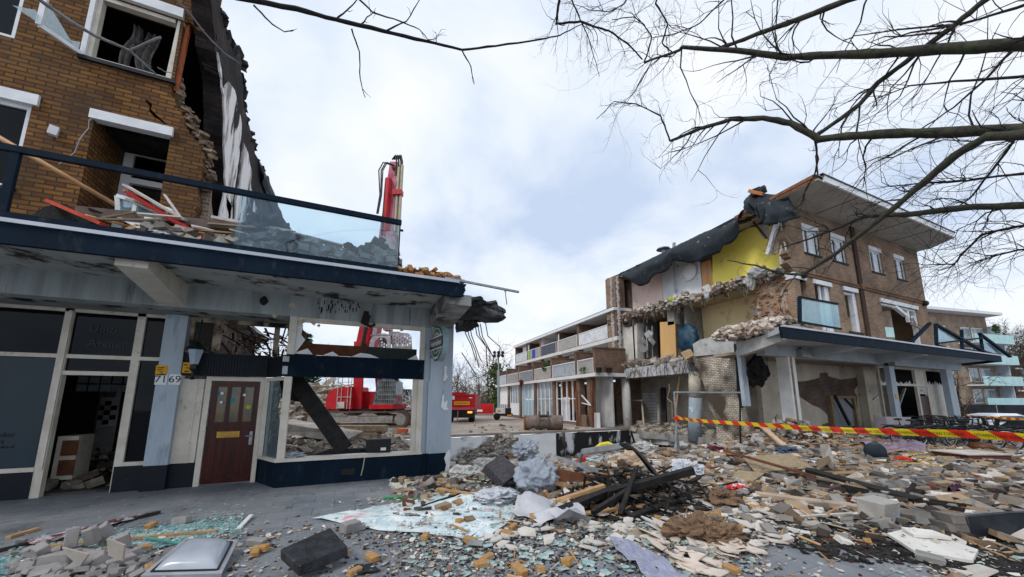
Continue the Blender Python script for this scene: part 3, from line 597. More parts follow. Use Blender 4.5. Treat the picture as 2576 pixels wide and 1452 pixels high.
for pts in ([(-.95,2.6),(-.62,2.6),(-.72,2.72),(-.9,2.64)],[(-.95,2.58),(-.78,2.9),(-.86,3.0),(-.84,3.2),(-.95,3.34)],[(-.45,2.58),(-.1,2.58),(-.25,2.68),(-.38,2.62)],[(.1,2.58),(.7,2.58),(.5,2.66),(.3,2.68)],[(1.3,2.58),(1.56,2.58),(1.5,2.7)],[(-.35,.53),(.9,.53),(.3,.56)]):
    b=MB(); b.poly(XZ(pts,YF+.06),.01,(0,1,0)); b.build('pane_remnant',m_white,LB)
b=MB(); b.bx(-1.0,.42,YF+.3,YF+.36,2.62,2.86); b.bx(-.95,-.80,YF+.3,YF+.36,2.86,3.08); b.build('rusty_back_panel',mat('rust_panel',(.18,.055,.018),(.11,.035,.014),5,.7),LB)
b=MB(); b.bx(.42,1.55,YF+.3,YF+.36,2.60,2.86); b.build('green_back_panel',mat('dark_green_panel',(.012,.028,.022),(.02,.035,.03),5,.6),LB)
b=MB(); b.bx(-1.13,-1.02,YF-.05,YF-.02,2.42,2.53); b.bx(-1.12,-1.03,YF-.05,YF-.02,2.17,2.33); b.build('corner_badge',m_steel,LB)
q=W(875,1187); b=MB()
b.poly(XZ(rect(q[0]-.13,q[0]+.13,q[1]-.06,q[1]+.06),YF-.012),.01,(0,1,0))
for i in range(6): b.bx(q[0]-.11+i*.038,q[0]-.095+i*.038,YF-.02,YF-.012,q[1]-.05,q[1]+.05)
b.build('vent_grille',m_black,LB)
b=MB(); q=W(917,1150); b.tube([(q[0],YF-.05,q[1]),(q[0]-.02,YF-.05,q[1]-.2),(q[0]-.05,YF-.04,q[1]-.36)],.011,5); b.build('hanging_strip',mat('beige_strip',(.5,.42,.32)),LB)
# scorched interior seen through the transom of the bar
b=MB(); b.bx(-2.95,-2.9,9.6,13.5,0,3.6); b.build('bar_wall',mat('burnt_bar_wall',(.22,.16,.13),(.07,.055,.05),3,.9,.4),LB)
b=MB()
for i in range(90):
    x=-2.8+R.random()*1.2; y=9.9+R.random()*3; z=3.3+R.uniform(-.35,.1); b.beam((x,y,z),(x+R.uniform(-.2,.3),y+R.uniform(.3,.8),z+R.uniform(-.25,.1)),.05,.012,R.uniform(-.6,.6))
for i in range(22):
    x=-2.2+R.random()*1.0; y=10+R.random()*1.5; b.tube([(x,y,3.3),(x+R.uniform(-.2,.2),y,2.9),(x+R.uniform(-.3,.3),y,2.55)],.006,4)
b.build('collapsed_ceiling',mat('burnt_laths',(.14,.10,.08),(.05,.04,.035),6,.9,c3=(.45,.42,.38),sc3=5,l3=.62,h3=.66),LB)
b=MB()
for i in range(16): x=-1.25+R.random()*.3; b.beam((x,YR-.02,3.34),(x+R.uniform(-.15,.15),YR+.1,3.34-R.uniform(.1,.6)),.03,.01)
b.build('hanging_lath',m_char,LB)
# ================= RIGHT BUILDING (same facade line, torn open on its left side) =================
def zm(ox,oy,s): return lambda x,y:((ox+x/s)/1.26708,(oy+y/s)/1.26708)
z3=zm(1940,560,3.456); z5=zm(1900,550,1.6137); z7=zm(2500,550,3.63); z8=zm(2600,850,2.42); z4=zm(2350,1080,4.033); z2=zm(1880,1080,3.63); z9=zm(2850,1150,4.4)
RB=thing('torn_open_building','brown brick flats with a yellow room laid bare, wide roof overhang and ragged floors','building',(22,12,0))
XS=16.9
def Y8(z,x,y,yy=YF): p=atY(*z(x,y),yy); return (p.x,yy,p.z)
def XPn(z,x,y,xx): p=atX(*z(x,y),xx); return (xx,p.y,p.z)
XE=29.35
# --- facade wall
W3=[((170,560),(1,1)),]
wins=[]
for (xl,xr) in ((2021,2063),(2095,2134),(2198,2236),(2264,2296)):
    a=atY(xl,640,YF).x; wins.append((a,a+1.28))
wx=[(17.98,19.22),(20.25,21.45),(23.75,24.97),(26.35,27.45)]
d1=(18.35,19.62,4.1,6.68); d2=(20.75,21.85,4.75,6.68); bw_=(24.1,28.0,4.15,6.5)
holes=[XZ(rect(a,c,8.05,9.4),YF) for a,c in wx]+[XZ(rect(*d2),YF),XZ(rect(*bw_),YF),XZ(rect(*d1),YF)]
out=[(17.75,3.9),(XE,3.9),(XE,10.1),(16.85,10.1)]+jag([(16.75,9.7),(16.7,8.5),(16.95,8.1),(16.65,7.8),(16.9,7.6),(16.6,7.35),(17.0,7.05)],R,.08,3)+[(17.0,6.72),(17.75,6.72)]
b=MB(); b.poly(XZ(out,YF),.3,(0,1,0),holes=holes); b.build('wall',m_brickR,RB)
b=MB(); b.bx(17.75,18.0,YF+.3,9.9,3.9,6.72); b.build('recess_wall',m_brickR,RB)
b=MB(); b.bx(XE-.3,XE,YF+.3,20,7.0,10.1); b.bx(XE-.3,XE,YF+.3,10.0,3.9,7.0); b.bx(XE-.3,XE,18.5,20,3.9,7.0); b.build('gable_wall',m_brickR,RB)
b=MB(); b.bx(16.85,17.75,YF-.05,YF+.32,6.72,6.98); 
b.build('lintel',m_white,RB)
for a,c,z in ((d1[0],d1[1],6.68),(d2[0],d2[1],6.68),(bw_[0],bw_[1],6.5)): b=MB(); b.bx(a-.08,c+.08,YF-.06,YF+.12,z,z+.19); b.build('lintel',m_white,RB)
# belt course and rain pipe joint
m_belt=brick('soldier_brick',(.33,.19,.11),(.24,.14,.08),(.16,.13,.11),.08,.24,.01)
b=MB(); b.bx(17.9,22.2,YF-.06,YF,6.93,7.0); b.bx(22.45,XE+.05,YF-.06,YF,6.93,7.0); b.bx(17.9,XE+.04,YF-.045,YF,7.07,7.13); b.bx(22.2,22.45,YF-.12,YF,6.9,7.16); b.build('brick_belt',m_belt,RB)
b=MB(); b.bx(22.12,22.45,YF-.07,YF,3.98,6.9); b.bx(22.12,22.45,YF-.07,YF,7.16,10.08); b.build('pilaster_strip',mat('dark_brick_strip',(.09,.05,.035),(.06,.035,.028),9,.9,.4),RB)
# third floor windows
m_blind=mat('white_blind',(.72,.76,.80),(.66,.70,.74),2,.35,spec=.6)
for a,c in wx:
    b=MB(); f=.055; y=YF
    b.bx(a,c,y+.06,y+.14,8.05,8.05+f); b.bx(a,c,y+.06,y+.14,9.17,9.22); b.bx(a,a+f,y+.06,y+.14,8.05+f,9.17); b.bx(c-f,c,y+.06,y+.14,8.05+f,9.17)
    m_=a+(c-a)*.42; b.bx(m_-.05,m_+.05,y+.05,y+.14,8.05+f,9.17)
    fr=b.build('window_frame',m_white,RB)
    b=MB(); b.bx(a+f,m_-.05,y+.12,y+.13,8.1,9.17); b.bx(m_+.05,c-f,y+.12,y+.13,8.1,9.17); b.build('blind',m_blind,fr)
    b=MB(); b.bx(m_-.10,m_-.065,y+.095,y+.118,8.12,9.15); b.bx(c-f-.06,c-f-.02,y+.095,y+.118,8.12,9.15); b.build('sash_gap',m_black,fr)
    b=MB(); b.bx(a-.02,c+.02,y-.03,y+.1,9.22,9.42); b.build('shutter_box',m_white,fr)
    b=MB(); b.bx(a-.04,c+.04,y-.05,y+.06,7.98,8.05); b.build('window_sill',m_navyd,fr)
# second-floor openings
b=MB(); a,c,z0,z1=d1; b.bx(a,a+.08,YF+.08,YF+.2,z0,z1); b.bx(c-.34,c,YF+.08,YF+.2,z0,z1); b.bx(a+.55,a+.68,YF+.1,YF+.16,z0,z1); b.build('balcony_door',m_white,RB)
b=MB(); a,c,z0,z1=d2; b.bx(c-.28,c,YF+.06,YF+.24,z0,z1); b.bx(a,c-.28,YF+.1,YF+.2,z1-.12,z1); dd=b.build('window_frame',m_white,RB)
b=MB(); b.bx(a-.08,c+.08,YF-.06,YF+.04,z0-.07,z0); b.build('window_sill',m_navyd,dd)
b=MB(); a,c,z0,z1=bw_; b.bx(c-.14,c,YF+.06,YF+.24,z0,z1); b.bx(a,c-.14,YF+.06,YF+.2,z1-.1,z1); b.beam((c-1.0,YF-.1,6.0),(c-.1,YF+.1,5.7),.1,.12); b.bx(c-1.05,c-.8,YF+.05,YF+.15,5.75,6.4)
b.beam((25.2,YF-.1,6.35),(25.9,YF-.2,5.95),.16,.14); wb=b.build('window_frame',m_white,RB)
b=MB(); b.beam((c-1.1,YF-.04,5.62),(c-.1,YF-.02,5.5),.07,.1); b.build('splintered_timber',m_woodg,wb)
# --- roof with wide overhang
b=MB(); b.poly([(16.2,7.0,10.1),(28.65,7.0,10.1),(XE+.2,8.2,10.1),(XE+.2,20.3,10.1),(17.0,20.3,10.1),(16.7,12,10.1)],.06); b.build('roof_soffit',mat('soffit_board',(.47,.43,.38),(.41,.375,.33),1.2,.8,.1,30),RB)
b=MB(); b.poly([(16.25,7.05,10.17),(28.6,7.05,10.17),(XE+.15,8.2,10.17),(XE+.15,20.3,10.17),(17.0,20.3,10.17),(16.75,12,10.17)],.2); b.build('roof_deck',m_tar,RB)
b=MB(); b.bx(16.55,28.68,6.93,7.0,10.08,10.34); b.beam((28.68,6.97,10.21),(XE+.22,8.2,10.21),.07,.26); b.build('roof_fascia',m_white,RB)
b=MB(); b.bx(16.4,28.72,6.9,7.02,10.34,10.39); b.build('roof_edge_trim',m_black,RB)
for x in (19.2,21.8,24.0,26.3):
    b=MB(); b.bx(x,x+.03,7.02,YF-.02,10.085,10.1); b.build('soffit_joint',m_black,RB)
b=MB()
for i,(y0,z) in enumerate(((7.1,10.2),(7.12,10.32))): b.beam((16.25,y0,z),(16.6,10.6,z-.02),.1,.16,.3)
b.beam((15.6,6.7,10.75),(16.7,7.2,10.36),.05,.06); b.build('broken_roof_timber',mat('raw_brown_timber',(.26,.12,.06),(.17,.08,.045),5,.8,.3),RB)
# --- inside: walls and floors of the torn-open storeys
X3=17.7; X2=18.4
def panel(name,pts,x,m,t=.03,parent=RB):
    b=MB(); b.poly([(x,p[1],p[2]) for p in pts],t,(1,0,0)); return b.build(name,m,parent)
def span(px0,px1,zt,zb,x): 
    y0=atX(px0,700,x).y; y1=atX(px1,700,x).y; return [(x,y0,zb),(x,y1,zb),(x,y1,zt),(x,y0,zt)]
panel('bare_brick_wall',span(1990,1560,10.1,7.1,X3+.05),X3+.05,m_brickdark,.2)
m_yel=mat('yellow_wall_paint',(.99,.86,.22),(.95,.82,.19),1.2,.8,.05,c3=(.55,.50,.30),sc3=1.6,l3=.58,h3=.72)
yl=[XPn(z3,*p,X3) for p in ((1145,1260),(1142,880),(1200,780),(1450,625),(1540,575),(1640,560),(1665,640),(1700,690),(1760,700),(1760,560),(1830,540),(1910,540),(1955,800),(1990,1050),(1990,1200))]
panel('yellow_wall',yl,X3,m_yel)
panel('plaster_patch',[XPn(z3,*p,X3-.01) for p in ((1640,540),(1760,540),(1765,700),(1700,695),(1665,640))],X3-.01,m_plaster,.02)
panel('pink_wall',span(1664,1588,10.0,7.15,X3),X3,mat('pink_wall_paint',(.86,.70,.65),(.80,.64,.59),1.5,.85,.05,c3=(.6,.58,.57),sc3=1.6,l3=.6,h3=.64))
panel('white_tiled_wall',span(1764,1665,10.0,7.15,X3),X3,mat('bathroom_wall',(.80,.82,.86),(.72,.75,.79),2,.7,.05,c3=(.36,.36,.37),sc3=1.4,l3=.60,h3=.66))
panel('orange_door',span(1792,1766,9.2,7.15,X3-.01),X3-.01,mat('orange_wood_door',(.66,.36,.15),(.74,.52,.32),2,.6,stretch=(1,1,.2)))
b=MB(); p=Vector(XPn(z3,885,1062,X3-.06)); b.lathe([(.0,0),(.52,0),(.52,.05),(.40,.07),(.38,.02),(0,.02)],p,(-1,0,0),20); b.build('round_window',m_white,RB)
b=MB(); p=Vector(XPn(z3,885,1062,X3-.09)); b.lathe([(0,0),(.38,0),(.38,.012),(0,.012)],p,(-1,0,0),20); b.build('round_window_glass',mat('frosted_white',(.85,.87,.9)),RB)
b=MB(); p0=XPn(z3,712,790,X3-.15); p1=XPn(z3,735,1340,X3-.15); b.tube([p0,p1],.05,6); b.build('drain_pipe',m_bluegrey,RB)
b=MB(); q0=XPn(z3,1740,690,X3-.35); q1=XPn(z3,1530,430,X3-.35); b.beam(q0,q1,.07,.07); b.build('steel_strut',mat('red_oxide_steel',(.16,.05,.045),(.1,.04,.04)),RB)
b=MB(); b.beam(XPn(z3,1780,870,16.9),XPn(z3,1880,520,16.8),.4,.16); b.build('hanging_window_frame',m_white,RB)
b=MB(); b.beam(XPn(z3,1765,780,16.8),XPn(z3,1825,545,16.8),.07,.2); b.beam(XPn(z3,1840,860,16.8),XPn(z3,1895,545,16.8),.07,.2); b.build('hanging_timber',m_woodg,RB)
b=MB(); b.beam((16.95,YF+.35,7.3),(16.95,YF+.35,10.0),.16,.2); b.beam((16.8,YF+.1,7.9),(16.75,YF+.2,9.9),.05,.06); b.build('plastered_jamb',m_plaster,RB)
# floors (ragged slabs)
def slab(name,z0,z1,xl,m,y1=20.,yf=YF+.3):
    pts=[(XE-.3,yf),(XE-.3,y1)]+[(xl+R.uniform(-.18,.22)+ .25*math.sin(i*.9),y1-(y1-yf)*i/26) for i in range(27)]
    b=MB(); b.poly([(x,y,z0) for x,y in pts],z1-z0); return b.build(name,m,RB)
slab('floor_slab',6.95,7.12,16.75,m_conc); slab('floor_slab',3.62,3.9,16.55,m_conc)
b=MB(); b.bx(17.0,XE-.3,9.0,20,6.90,6.93); b.build('ceiling',mat('cream_ceiling',(.50,.40,.24),(.42,.33,.2),1.2,.9),RB)
# second floor walls
m_cream=mat('cream_wall_paint',(.86,.71,.44),(.80,.66,.40),1.,.85,.05,c3=(.5,.4,.28),sc3=1.6,l3=.55,h3=.7)
panel('cream_wall',span(1935,1758,6.9,3.9,X2),X2,m_cream)
panel('blue_door',span(1913,1886,5.95,3.9,X2-.03),X2-.03,mat('slate_blue_door',(.05,.10,.15),(.07,.12,.17),3,.5))
panel('cupboard_wall',span(1758,1590,6.9,3.9,X2+.6),X2+.6,mat('brown_cupboard',(.22,.13,.07),(.15,.09,.05),2,.8))
b=MB(); y0=atX(1757,800,X2-.2).y; b.bx(17.2,X2+.6,y0,y0+.12,3.9,6.9); b.build('partition_wall',m_conc,RB); b=MB(); y1=atX(1712,800,17.4).y; b.bx(17.0,X2+.6,y1,y1+.14,3.9,6.9); b.bx(16.75,17.2,y1-.1,y1+.35,5.9,6.95); b.build('partition_wall',m_conc,RB); b=MB(); y2=atX(1602,850,17.).y; b.bx(16.8,X2+.4,y2,y2+.12,3.9,6.9)
b.build('partition_wall',m_conc,RB)
b=MB(); b.poly([XPn(z5,*p,16.75) for p in ((328,770),(405,765),(412,958),(333,962))],.05,(1,0,0)); b.build('cupboard_door',mat('tan_cupboard_door',(.68,.44,.20),(.62,.40,.18),1.5,.6,stretch=(1,1,.2)),RB)
panel('plastered_pier',[XPn(z5,*p,16.8) for p in ((135,780),(150,800),(190,790),(212,775),(212,960),(180,990),(150,985),(135,965))],16.8,m_plaster,.6)
b=MB()
for x,w_ in ((222,10),(244,7),(262,10),(290,8)): b.beam(XPn(z5,x,790,17.2),XPn(z5,x+3,955,17.2),.01*w_,.01*w_)
b.build('hanging_pipe',m_steel,RB)
b=MB()
for i,(x,y) in enumerate(((262,885),(250,870),(275,830),(240,905),(285,860))): b.shard(XPn(z5,x,y,16.9),.35,.03,R,rot(R.uniform(.6,1.5),R.uniform(-.5,.5),R.uniform(0,3)))
b.build('hanging_plasterboard',m_concw,RB)
# rear brick pier
b=MB(); b.bx(16.5,17.3,19.2,20.2,3.9,10.15); b.bx(17.3,XE,19.9,20.2,7,10.1); b.bx(16.8,22.2,19.9,20.2,3.9,7);b.bx(28.2,XE,19.9,20.2,3.9,7); b.bx(17.0,19.2,19.9,20.2,-.1,3.9); b.build('rear_wall',m_brickR,RB)
b=MB()
for k,yy in ((0,18.95),(1,19.55)):
    for i in range(56):
        z=4.2+i*.105; b.box((16.5-.02*k,yy+R.uniform(-.05,.05),z),(.1,R.uniform(.12,.28),.07),rot(0,0,R.gauss(0,.1)))
b.build('toothed_mortar',m_concw,RB)
# orange broken brick pier at the front (return of the recess, seen end-on)
b=MB(); b.poly([(16.85,YF+.32,3.95),(16.85,10.15,3.95),(16.85,10.1,5),(16.85,10.25,5.6),(16.85,10.05,6.5),(16.85,10.2,7.0),(16.85,YF+.32,7.0)],.5,(1,0,0)); b.bx(16.9,17.35,YF+.02,YF+.32,3.95,6.7)
b.build('broken_brick_pier',brick('broken_ochre_brick',(.42,.22,.10),(.27,.16,.10),(.36,.31,.26),.2,.085,.02,soot=(.42,.38,.33),sooth=(.56,.66),ssc=2.5,bumps=1.),RB)
b=MB()
for i in range(150):
    b.chunk((16.83+R.uniform(-.06,.06),YF+.3+R.random()*1.6,4.+R.random()*3),(R.uniform(.06,.12),R.uniform(.1,.2),R.uniform(.05,.075)),R,rot(R.gauss(0,.2),R.gauss(0,.2),R.gauss(0,.2)))
b.build('loose_pier_brick',mat('raw_orange_brick',(.36,.19,.09),(.27,.18,.13),4,.9,.4),RB)
# ragged edges on the slabs
m_rub=mat('rubble_grey',(.50,.46,.41),(.34,.31,.28),5,.95,.5,30,isl=(.25,.21,.18),c3=(.13,.11,.10),sc3=6,l3=.58,h3=.7)
BB=[MB(),MB(),MB()]
for zc,n in ((7.08,800),(3.85,800)):
    for i in range(n):
        b=BB[0 if i%5<3 else 1 if i%5==3 else 2]
        y=YF+.3+R.random()*11.2; s=R.uniform(.04,.19)*R.uniform(.5,1.2); b.chunk((16.62+R.gauss(0,.15)+.2*math.sin((20-y)*2),y,zc+R.gauss(.0,.13)),(s*1.4,s*1.4,s),R)
BB[0].build('broken_slab_edge',m_rub,RB); BB[1].build('broken_plaster_edge',m_plaster,RB); BB[2].build('broken_brick_edge',mat('raw_orange_brick',(.36,.19,.09),(.27,.18,.13),4,.9,.4),RB)
b=MB()
for i in range(170):
    y=YF+.6+R.random()*11; z=R.choice((7.0,3.7)); x=16.6+R.uniform(-.1,.1); l=R.uniform(.2,.75); q=R.uniform(-.3,.3)
    b.tube([(x,y,z),(x-.1,y+q*.4,z-l*.4),(x-.05+R.uniform(-.1,.1),y+q,z-l)],R.uniform(.006,.014),4)
b.build('hanging_wires',mat('rusted_wire',(.13,.10,.085),(.35,.33,.3),8),RB)
for (x,y) in ((1090,1290),(1560,1160)): b=MB(); b.blob(XPn(z3,x,y,16.5),(.16,.2,.36),x,.5,1.5,3); b.build('hanging_concrete',m_concw,RB)
b=MB(); b.blob(XPn(z3,1640,1070,16.5),(.3,.45,.25),5,.6,1.5,2); b.build('hanging_concrete',m_concw,RB)
# felt torn off the roof edge
def strip(top,bot,xt,xb,nu=28,nv=8,bulge=.25,wr=.05):
    def L_(pl,t):
        t*=len(pl)-1; i=min(int(t),len(pl)-2); f=t-i; return (pl[i][0]+(pl[i+1][0]-pl[i][0])*f,pl[i][1]+(pl[i+1][1]-pl[i][1])*f)
    b=MB()
    def f(u,v):
        a=L_(top,u); c=L_(bot,u); p=atX(*a,xt); q=atX(*c,xb); r=p.lerp(q,v)
        r.x-=bulge*math.sin(math.pi*v)+wr*1.6*noise.noise((u*9,v*3,1))+ .10*math.sin(u*31+v*2)*v+.05*noise.noise((u*40,v*9,4)); r.z+=.10*noise.noise((u*14,v*2,8))*v; return r
    b.grid(f,nu,nv)
    v0=list(b.v)
    b.add([(x+.35*(1 if True else 0),y,z) for x,y,z in []],[]); return b
top_=[z3(*p) for p in ((150,1075),(300,995),(430,930),(570,858),(705,790),(850,720),(1000,650),(1180,570),(1350,500),(1450,430),(1530,350))]
bot_=[z3(*p) for p in ((200,1120),(330,1222),(440,1182),(520,1090),(640,1040),(702,985),(716,935),(900,962),(1010,950),(1110,890),(1200,850),(1280,770),(1380,722),(1430,620),(1445,510)) ]
b=strip(top_,bot_,16.75,16.45,60,10,.3); fl=b.build('torn_roof_felt',m_tar,RB,smooth=True)
fl.modifiers.new('s','SOLIDIFY').thickness=.03
b=strip([z3(*p) for p in ((1520,240),(1560,195),(1700,196),(1850,212),(1990,238),(2040,330))],[z3(*p) for p in ((1540,400),(1640,430),(1700,520),(1720,552),(1900,515),(2128,452))],16.6,16.0,30,10,.25,.12); fl=b.build('torn_roof_felt',m_tar,RB,smooth=True)
fl.modifiers.new('s','SOLIDIFY').thickness=.03
b=MB(); b.beam(XPn(z3,1550,170,16.3),XPn(z3,1705,205,16.3),.16,.14); b.beam(XPn(z3,1590,200,16.3),XPn(z3,1660,195,16.4),.12,.12); b.build('timber_on_roof',mat('orange_timber',(.5,.22,.09),(.4,.17,.07),5),RB)
b=MB(); b.blob(XPn(z3,1660,175,16.5),(.25,.3,.25),3,.6,2,2); b.build('felt_scrap',m_tar,RB)
b=MB(); p=Vector(XPn(z3,603,820,17.5)); b.lathe([(.12,-.6),(.12,0),(.42,.03),(.38,.1),(0,.14)],p,(0,0,1),12); b.build('roof_vent',m_steel,RB); b=MB(); b.tube([XPn(z3,718,810,17.2),XPn(z3,722,740,17.2)],.09,8); b.build('roof_vent',m_steel,RB)
b=MB()
for i in range(60):
    y=YF+.6+R.random()*11; b.chunk((16.85+R.gauss(0,.08),y,10.14+R.gauss(0,.05)),(.3,R.uniform(.1,.4),.12),R,rot(0,0,R.gauss(0,.3)))
b.build('broken_roof_edge',m_char,RB)
# --- canopy
CY0=6.9
b=MB(); b.poly([(12.6,6.97,3.80),(31.5,6.97,3.80),(33.0,YF+.3,3.80),(33.6,9.3,3.8),(14.2,9.2,3.80),(13.6,8.2,3.8)],.16); b.build('canopy_slab',m_soffitR,RB)
b=MB(); b.poly(XZ([(12.55,3.62),(31.55,3.66),(31.55,3.97),(12.5,3.97)],CY0),.07,(0,1,0)); b.beam((31.55,CY0+.03,3.82),(33.6,9.3,3.82),.06,.3); b.build('canopy_fascia',m_navy,RB)
b=MB(); b.bx(12.6,31.5,6.87,6.96,3.97,4.03); b.build('canopy_edge_trim',MT['trim_aluminium'],RB)
b=MB(); b.bx(14.4,32.6,YF,YF+.32,3.36,3.80); b.build('canopy_beam',mat('blue_white_render',(.50,.55,.58),(.42,.47,.50),1.5,.8,.1,40,c3=(.3,.3,.3),sc3=2,l3=.62,h3=.7),RB)
b=MB(); b.bx(14.5,33.4,YF+.32,10.8,3.5,3.62); b.build('shop_soffit',mat('dusty_soffit',(.42,.36,.28),(.34,.29,.23),1.5,.9,.2),RB)
for px in (2158,2322,2010):
    if px==2010: continue
    x=atY(px,893,7.05).x
    bracket(x-.1,x+.5,7.05,3.80,RB,MT['blue_white_render'])
b=MB(); p=atY(*z4(850,190),YF-.1); b.box(p,(.62,.24,.3)); b.tube([p+Vector((0,0,.15)),p+Vector((0,0,.42))],.06,8); b.build('canopy_lamp',m_steel,RB)
# left broken end of the canopy: end beam with blue-white edge
b=MB(); b.poly([(13.0,7.05,3.62),(13.4,8.0,3.5),(14.0,9.4,3.35),(14.0,9.4,3.92),(13.0,7.05,3.92)],.3,(1,0,0)); b.build('broken_canopy_end',m_concw,RB)
# --- ground floor: pier, columns, beams, back wall
XPR=15.6
pts=[XPn(z2,*p,XPR) for p in jag2([(1210,190),(1665,160),(1700,170),(1720,600),(1740,800),(1790,1000),(1845,1010),(1845,1330),(1470,1330),(1465,1050),(1440,900),(1385,800),(1360,680),(1330,560),(1300,480),(1260,450),(1255,350),(1210,320)],R,1.)]
b=MB(); b.poly(pts,.35,(1,0,0)); b.build('whitewashed_pier',m_brickwhite,RB)
b=MB(); b.poly([XPn(z2,*p,XPR-.08) for p in jag2([(1190,60),(1280,10),(1400,-20),(1660,-80),(1668,158),(1210,205)],R,1.)],.5,(1,0,0)); b.build('concrete_pad',m_concw,RB)
b=MB(); b.poly([XPn(z2,*p,XPR-.1) for p in jag2([(1665,60),(1705,60),(1715,450),(1745,800),(1700,620),(1690,300)],R,.8)],.2,(1,0,0)); b.build('burnt_strip',m_char,RB)
b=MB(); b.beam(XPn(z2,1740,130,14.6),XPn(z2,1815,780,14.6),.16,.3); b.beam(XPn(z2,1718,120,14.5),XPn(z2,1745,450,14.5),.05,.08); b.build('bent_metal_trim',m_bluegrey,RB)
def colm(z,xa,ya,xb_,yb_,r,x,name,m):
    p=Vector(XPn(z,xa,ya,x)); q=Vector(XPn(z,xb_,yb_,x)); b=MB(); b.tube([q,p],r,14); return b.build(name,m,RB,smooth=True)
m_col=mat('column_plaster',(.62,.62,.60),(.52,.52,.50),2,.8,.2,30,c3=(.25,.24,.23),sc3=4,l3=.62,h3=.66)
c1=colm(z2,410,460,445,1095,.28,16.6,'round_column',m_col); c2=colm(z2,1215,380,1222,680,.30,15.9,'round_column',mat('column_cream',(.62,.58,.48),(.55,.51,.43),2,.8,.2))
colm(z2,1222,680,1210,1180,.30,15.9,'round_column',mat('column_grey_blue',(.38,.44,.48),(.30,.36,.40),3,.8,.2,c3=(.6,.6,.58),sc3=4,l3=.6,h3=.66))
b=MB(); b.beam(Vector(XPn(z2,395,410,16.65)),Vector(XPn(z2,1190,325,15.8)),.5,.62); b.build('edge_beam',mat('chipped_edge_beam',(.56,.57,.58),(.42,.42,.42),2,.9,.5,20,c3=(.22,.20,.18),sc3=3,l3=.55,h3=.62),RB)
b=MB()
for i in range(42):
    t=R.random(); p=Vector(XPn(z2,395,380,16.5)).lerp(Vector(XPn(z2,1190,290,15.5)),t); b.tube([p+Vector((-.05,0,.15)),p+Vector((-.12,R.uniform(-.1,.1),-.1)),p+Vector((-.1,R.uniform(-.2,.2),-.45)),p+Vector((-.05,R.uniform(-.3,.3),-.6))],.011,4)
b.build('exposed_rebar',MT['rusty_rebar'],RB)
b=MB()
for i in range(90):
    t=R.random(); p=Vector(XPn(z2,395,300,16.5)).lerp(Vector(XPn(z2,1190,255,15.6)),t); s=R.uniform(.1,.32); b.chunk(p+Vector((R.uniform(-.1,.6),0,R.uniform(-.05,.18))),(s*1.3,s*1.4,s),R)
b.build('slab_rubble',m_rub,RB)
# white square column
cA=atY(1985,1105,YF); b=MB(); x0=15.9; b.bx(x0,x0+.45,YF+.05,YF+.5,-.1,3.5); b.build('square_column',mat('dirty_white_column',(.86,.86,.84),(.76,.76,.74),2,.85,.2,c3=(.3,.29,.27),sc3=9,l3=.66,h3=.7),RB)
b=MB(); b.bx(x0+.12,x0+.2,YF+.02,YF+.05,0,3.5); b.build('timber_strip',m_woodg,RB)
YB=10.8
b=MB(); b.bx(17.5,29.6,YB,YB+.2,-.1,3.55); b.build('shop_back_wall',mat('dirty_plaster_wall',(.66,.60,.50),(.55,.49,.41),1.2,.9,.3,25,c3=(.2,.17,.14),sc3=2.2,l3=.63,h3=.68),RB)
pt=[(740,545),(880,545),(1055,500),(1060,440),(1165,440),(1170,480),(1320,525),(1520,500),(1590,460),(1600,530),(1505,660),(1540,760),(1560,1290),(1240,1290),(1100,1290),(1095,1100),(1170,1080),(1160,980),(1060,890),(960,850),(900,810),(740,705)]
b=MB(); b.poly([(p.x,YB-.004,p.z) for p in [atY(*q,YB-.004) for q in jag2([z4(*p) for p in pt+[pt[0]]],R,.5)[:-1]]],.003,(0,1,0)); b.build('bare_brick_patch',m_brickdark,RB)
b=MB()
def Q(x,y,yy): p=atY(*z4(x,y),yy); return Vector((p.x,yy,p.z))
fx0,fx1=Q(1190,800,YB-.1).x,Q(1510,800,YB-.1).x; fz=Q(1340,735,YB-.1).z
b.bx(fx0,fx0+.16,YB-.16,YB-.005,0,fz); b.bx(fx1-.16,fx1,YB-.16,YB-.005,0,fz); b.bx(fx0+.16,fx1-.16,YB-.16,YB-.005,fz-.13,fz); b.build('door_frame',mat('tan_door_frame',(.40,.28,.15),(.30,.21,.12),5,.8),RB)
b=MB(); b.bx(fx0+.16,fx1-.16,YB-.03,YB-.005,.3,fz-.13); b.build('grey_panel',mat('grey_board',(.36,.38,.41),(.31,.33,.36),1.5,.7),RB)
b=MB(); b.beam((fx0+.3,YB-.2,1.9),(fx0+1.1,YB-.3,.4),.1,.12); b.beam((fx1-.9,YB-.08,1.75),(fx1-.15,YB-.08,1.25),.08,.05); b.build('leaning_board',m_char,RB)
b=MB(); b.bx(atY(2182,1000,YB-.35).x,atY(2218,1000,YB-.35).x,YB-.35,YB-.01,-.1,3.5); b.build('inner_pier',mat('beige_pier',(.66,.60,.50),(.56,.50,.42),1.4,.9,.2,c3=(.28,.24,.2),sc3=2.2,l3=.62,h3=.68),RB)
# dark hanging bag of cloth, wire
b=MB(); b.blob(Q(250,400,9.4),(.36,.32,.62),7,.7,1.6,3); b.blob(Q(330,420,9.5),(.2,.2,.34),2,.6,1.6,3); b.build('hanging_dark_cloth',mat('dark_cloth',(.012,.010,.012),(.03,.026,.028),4,.9,.5),RB)
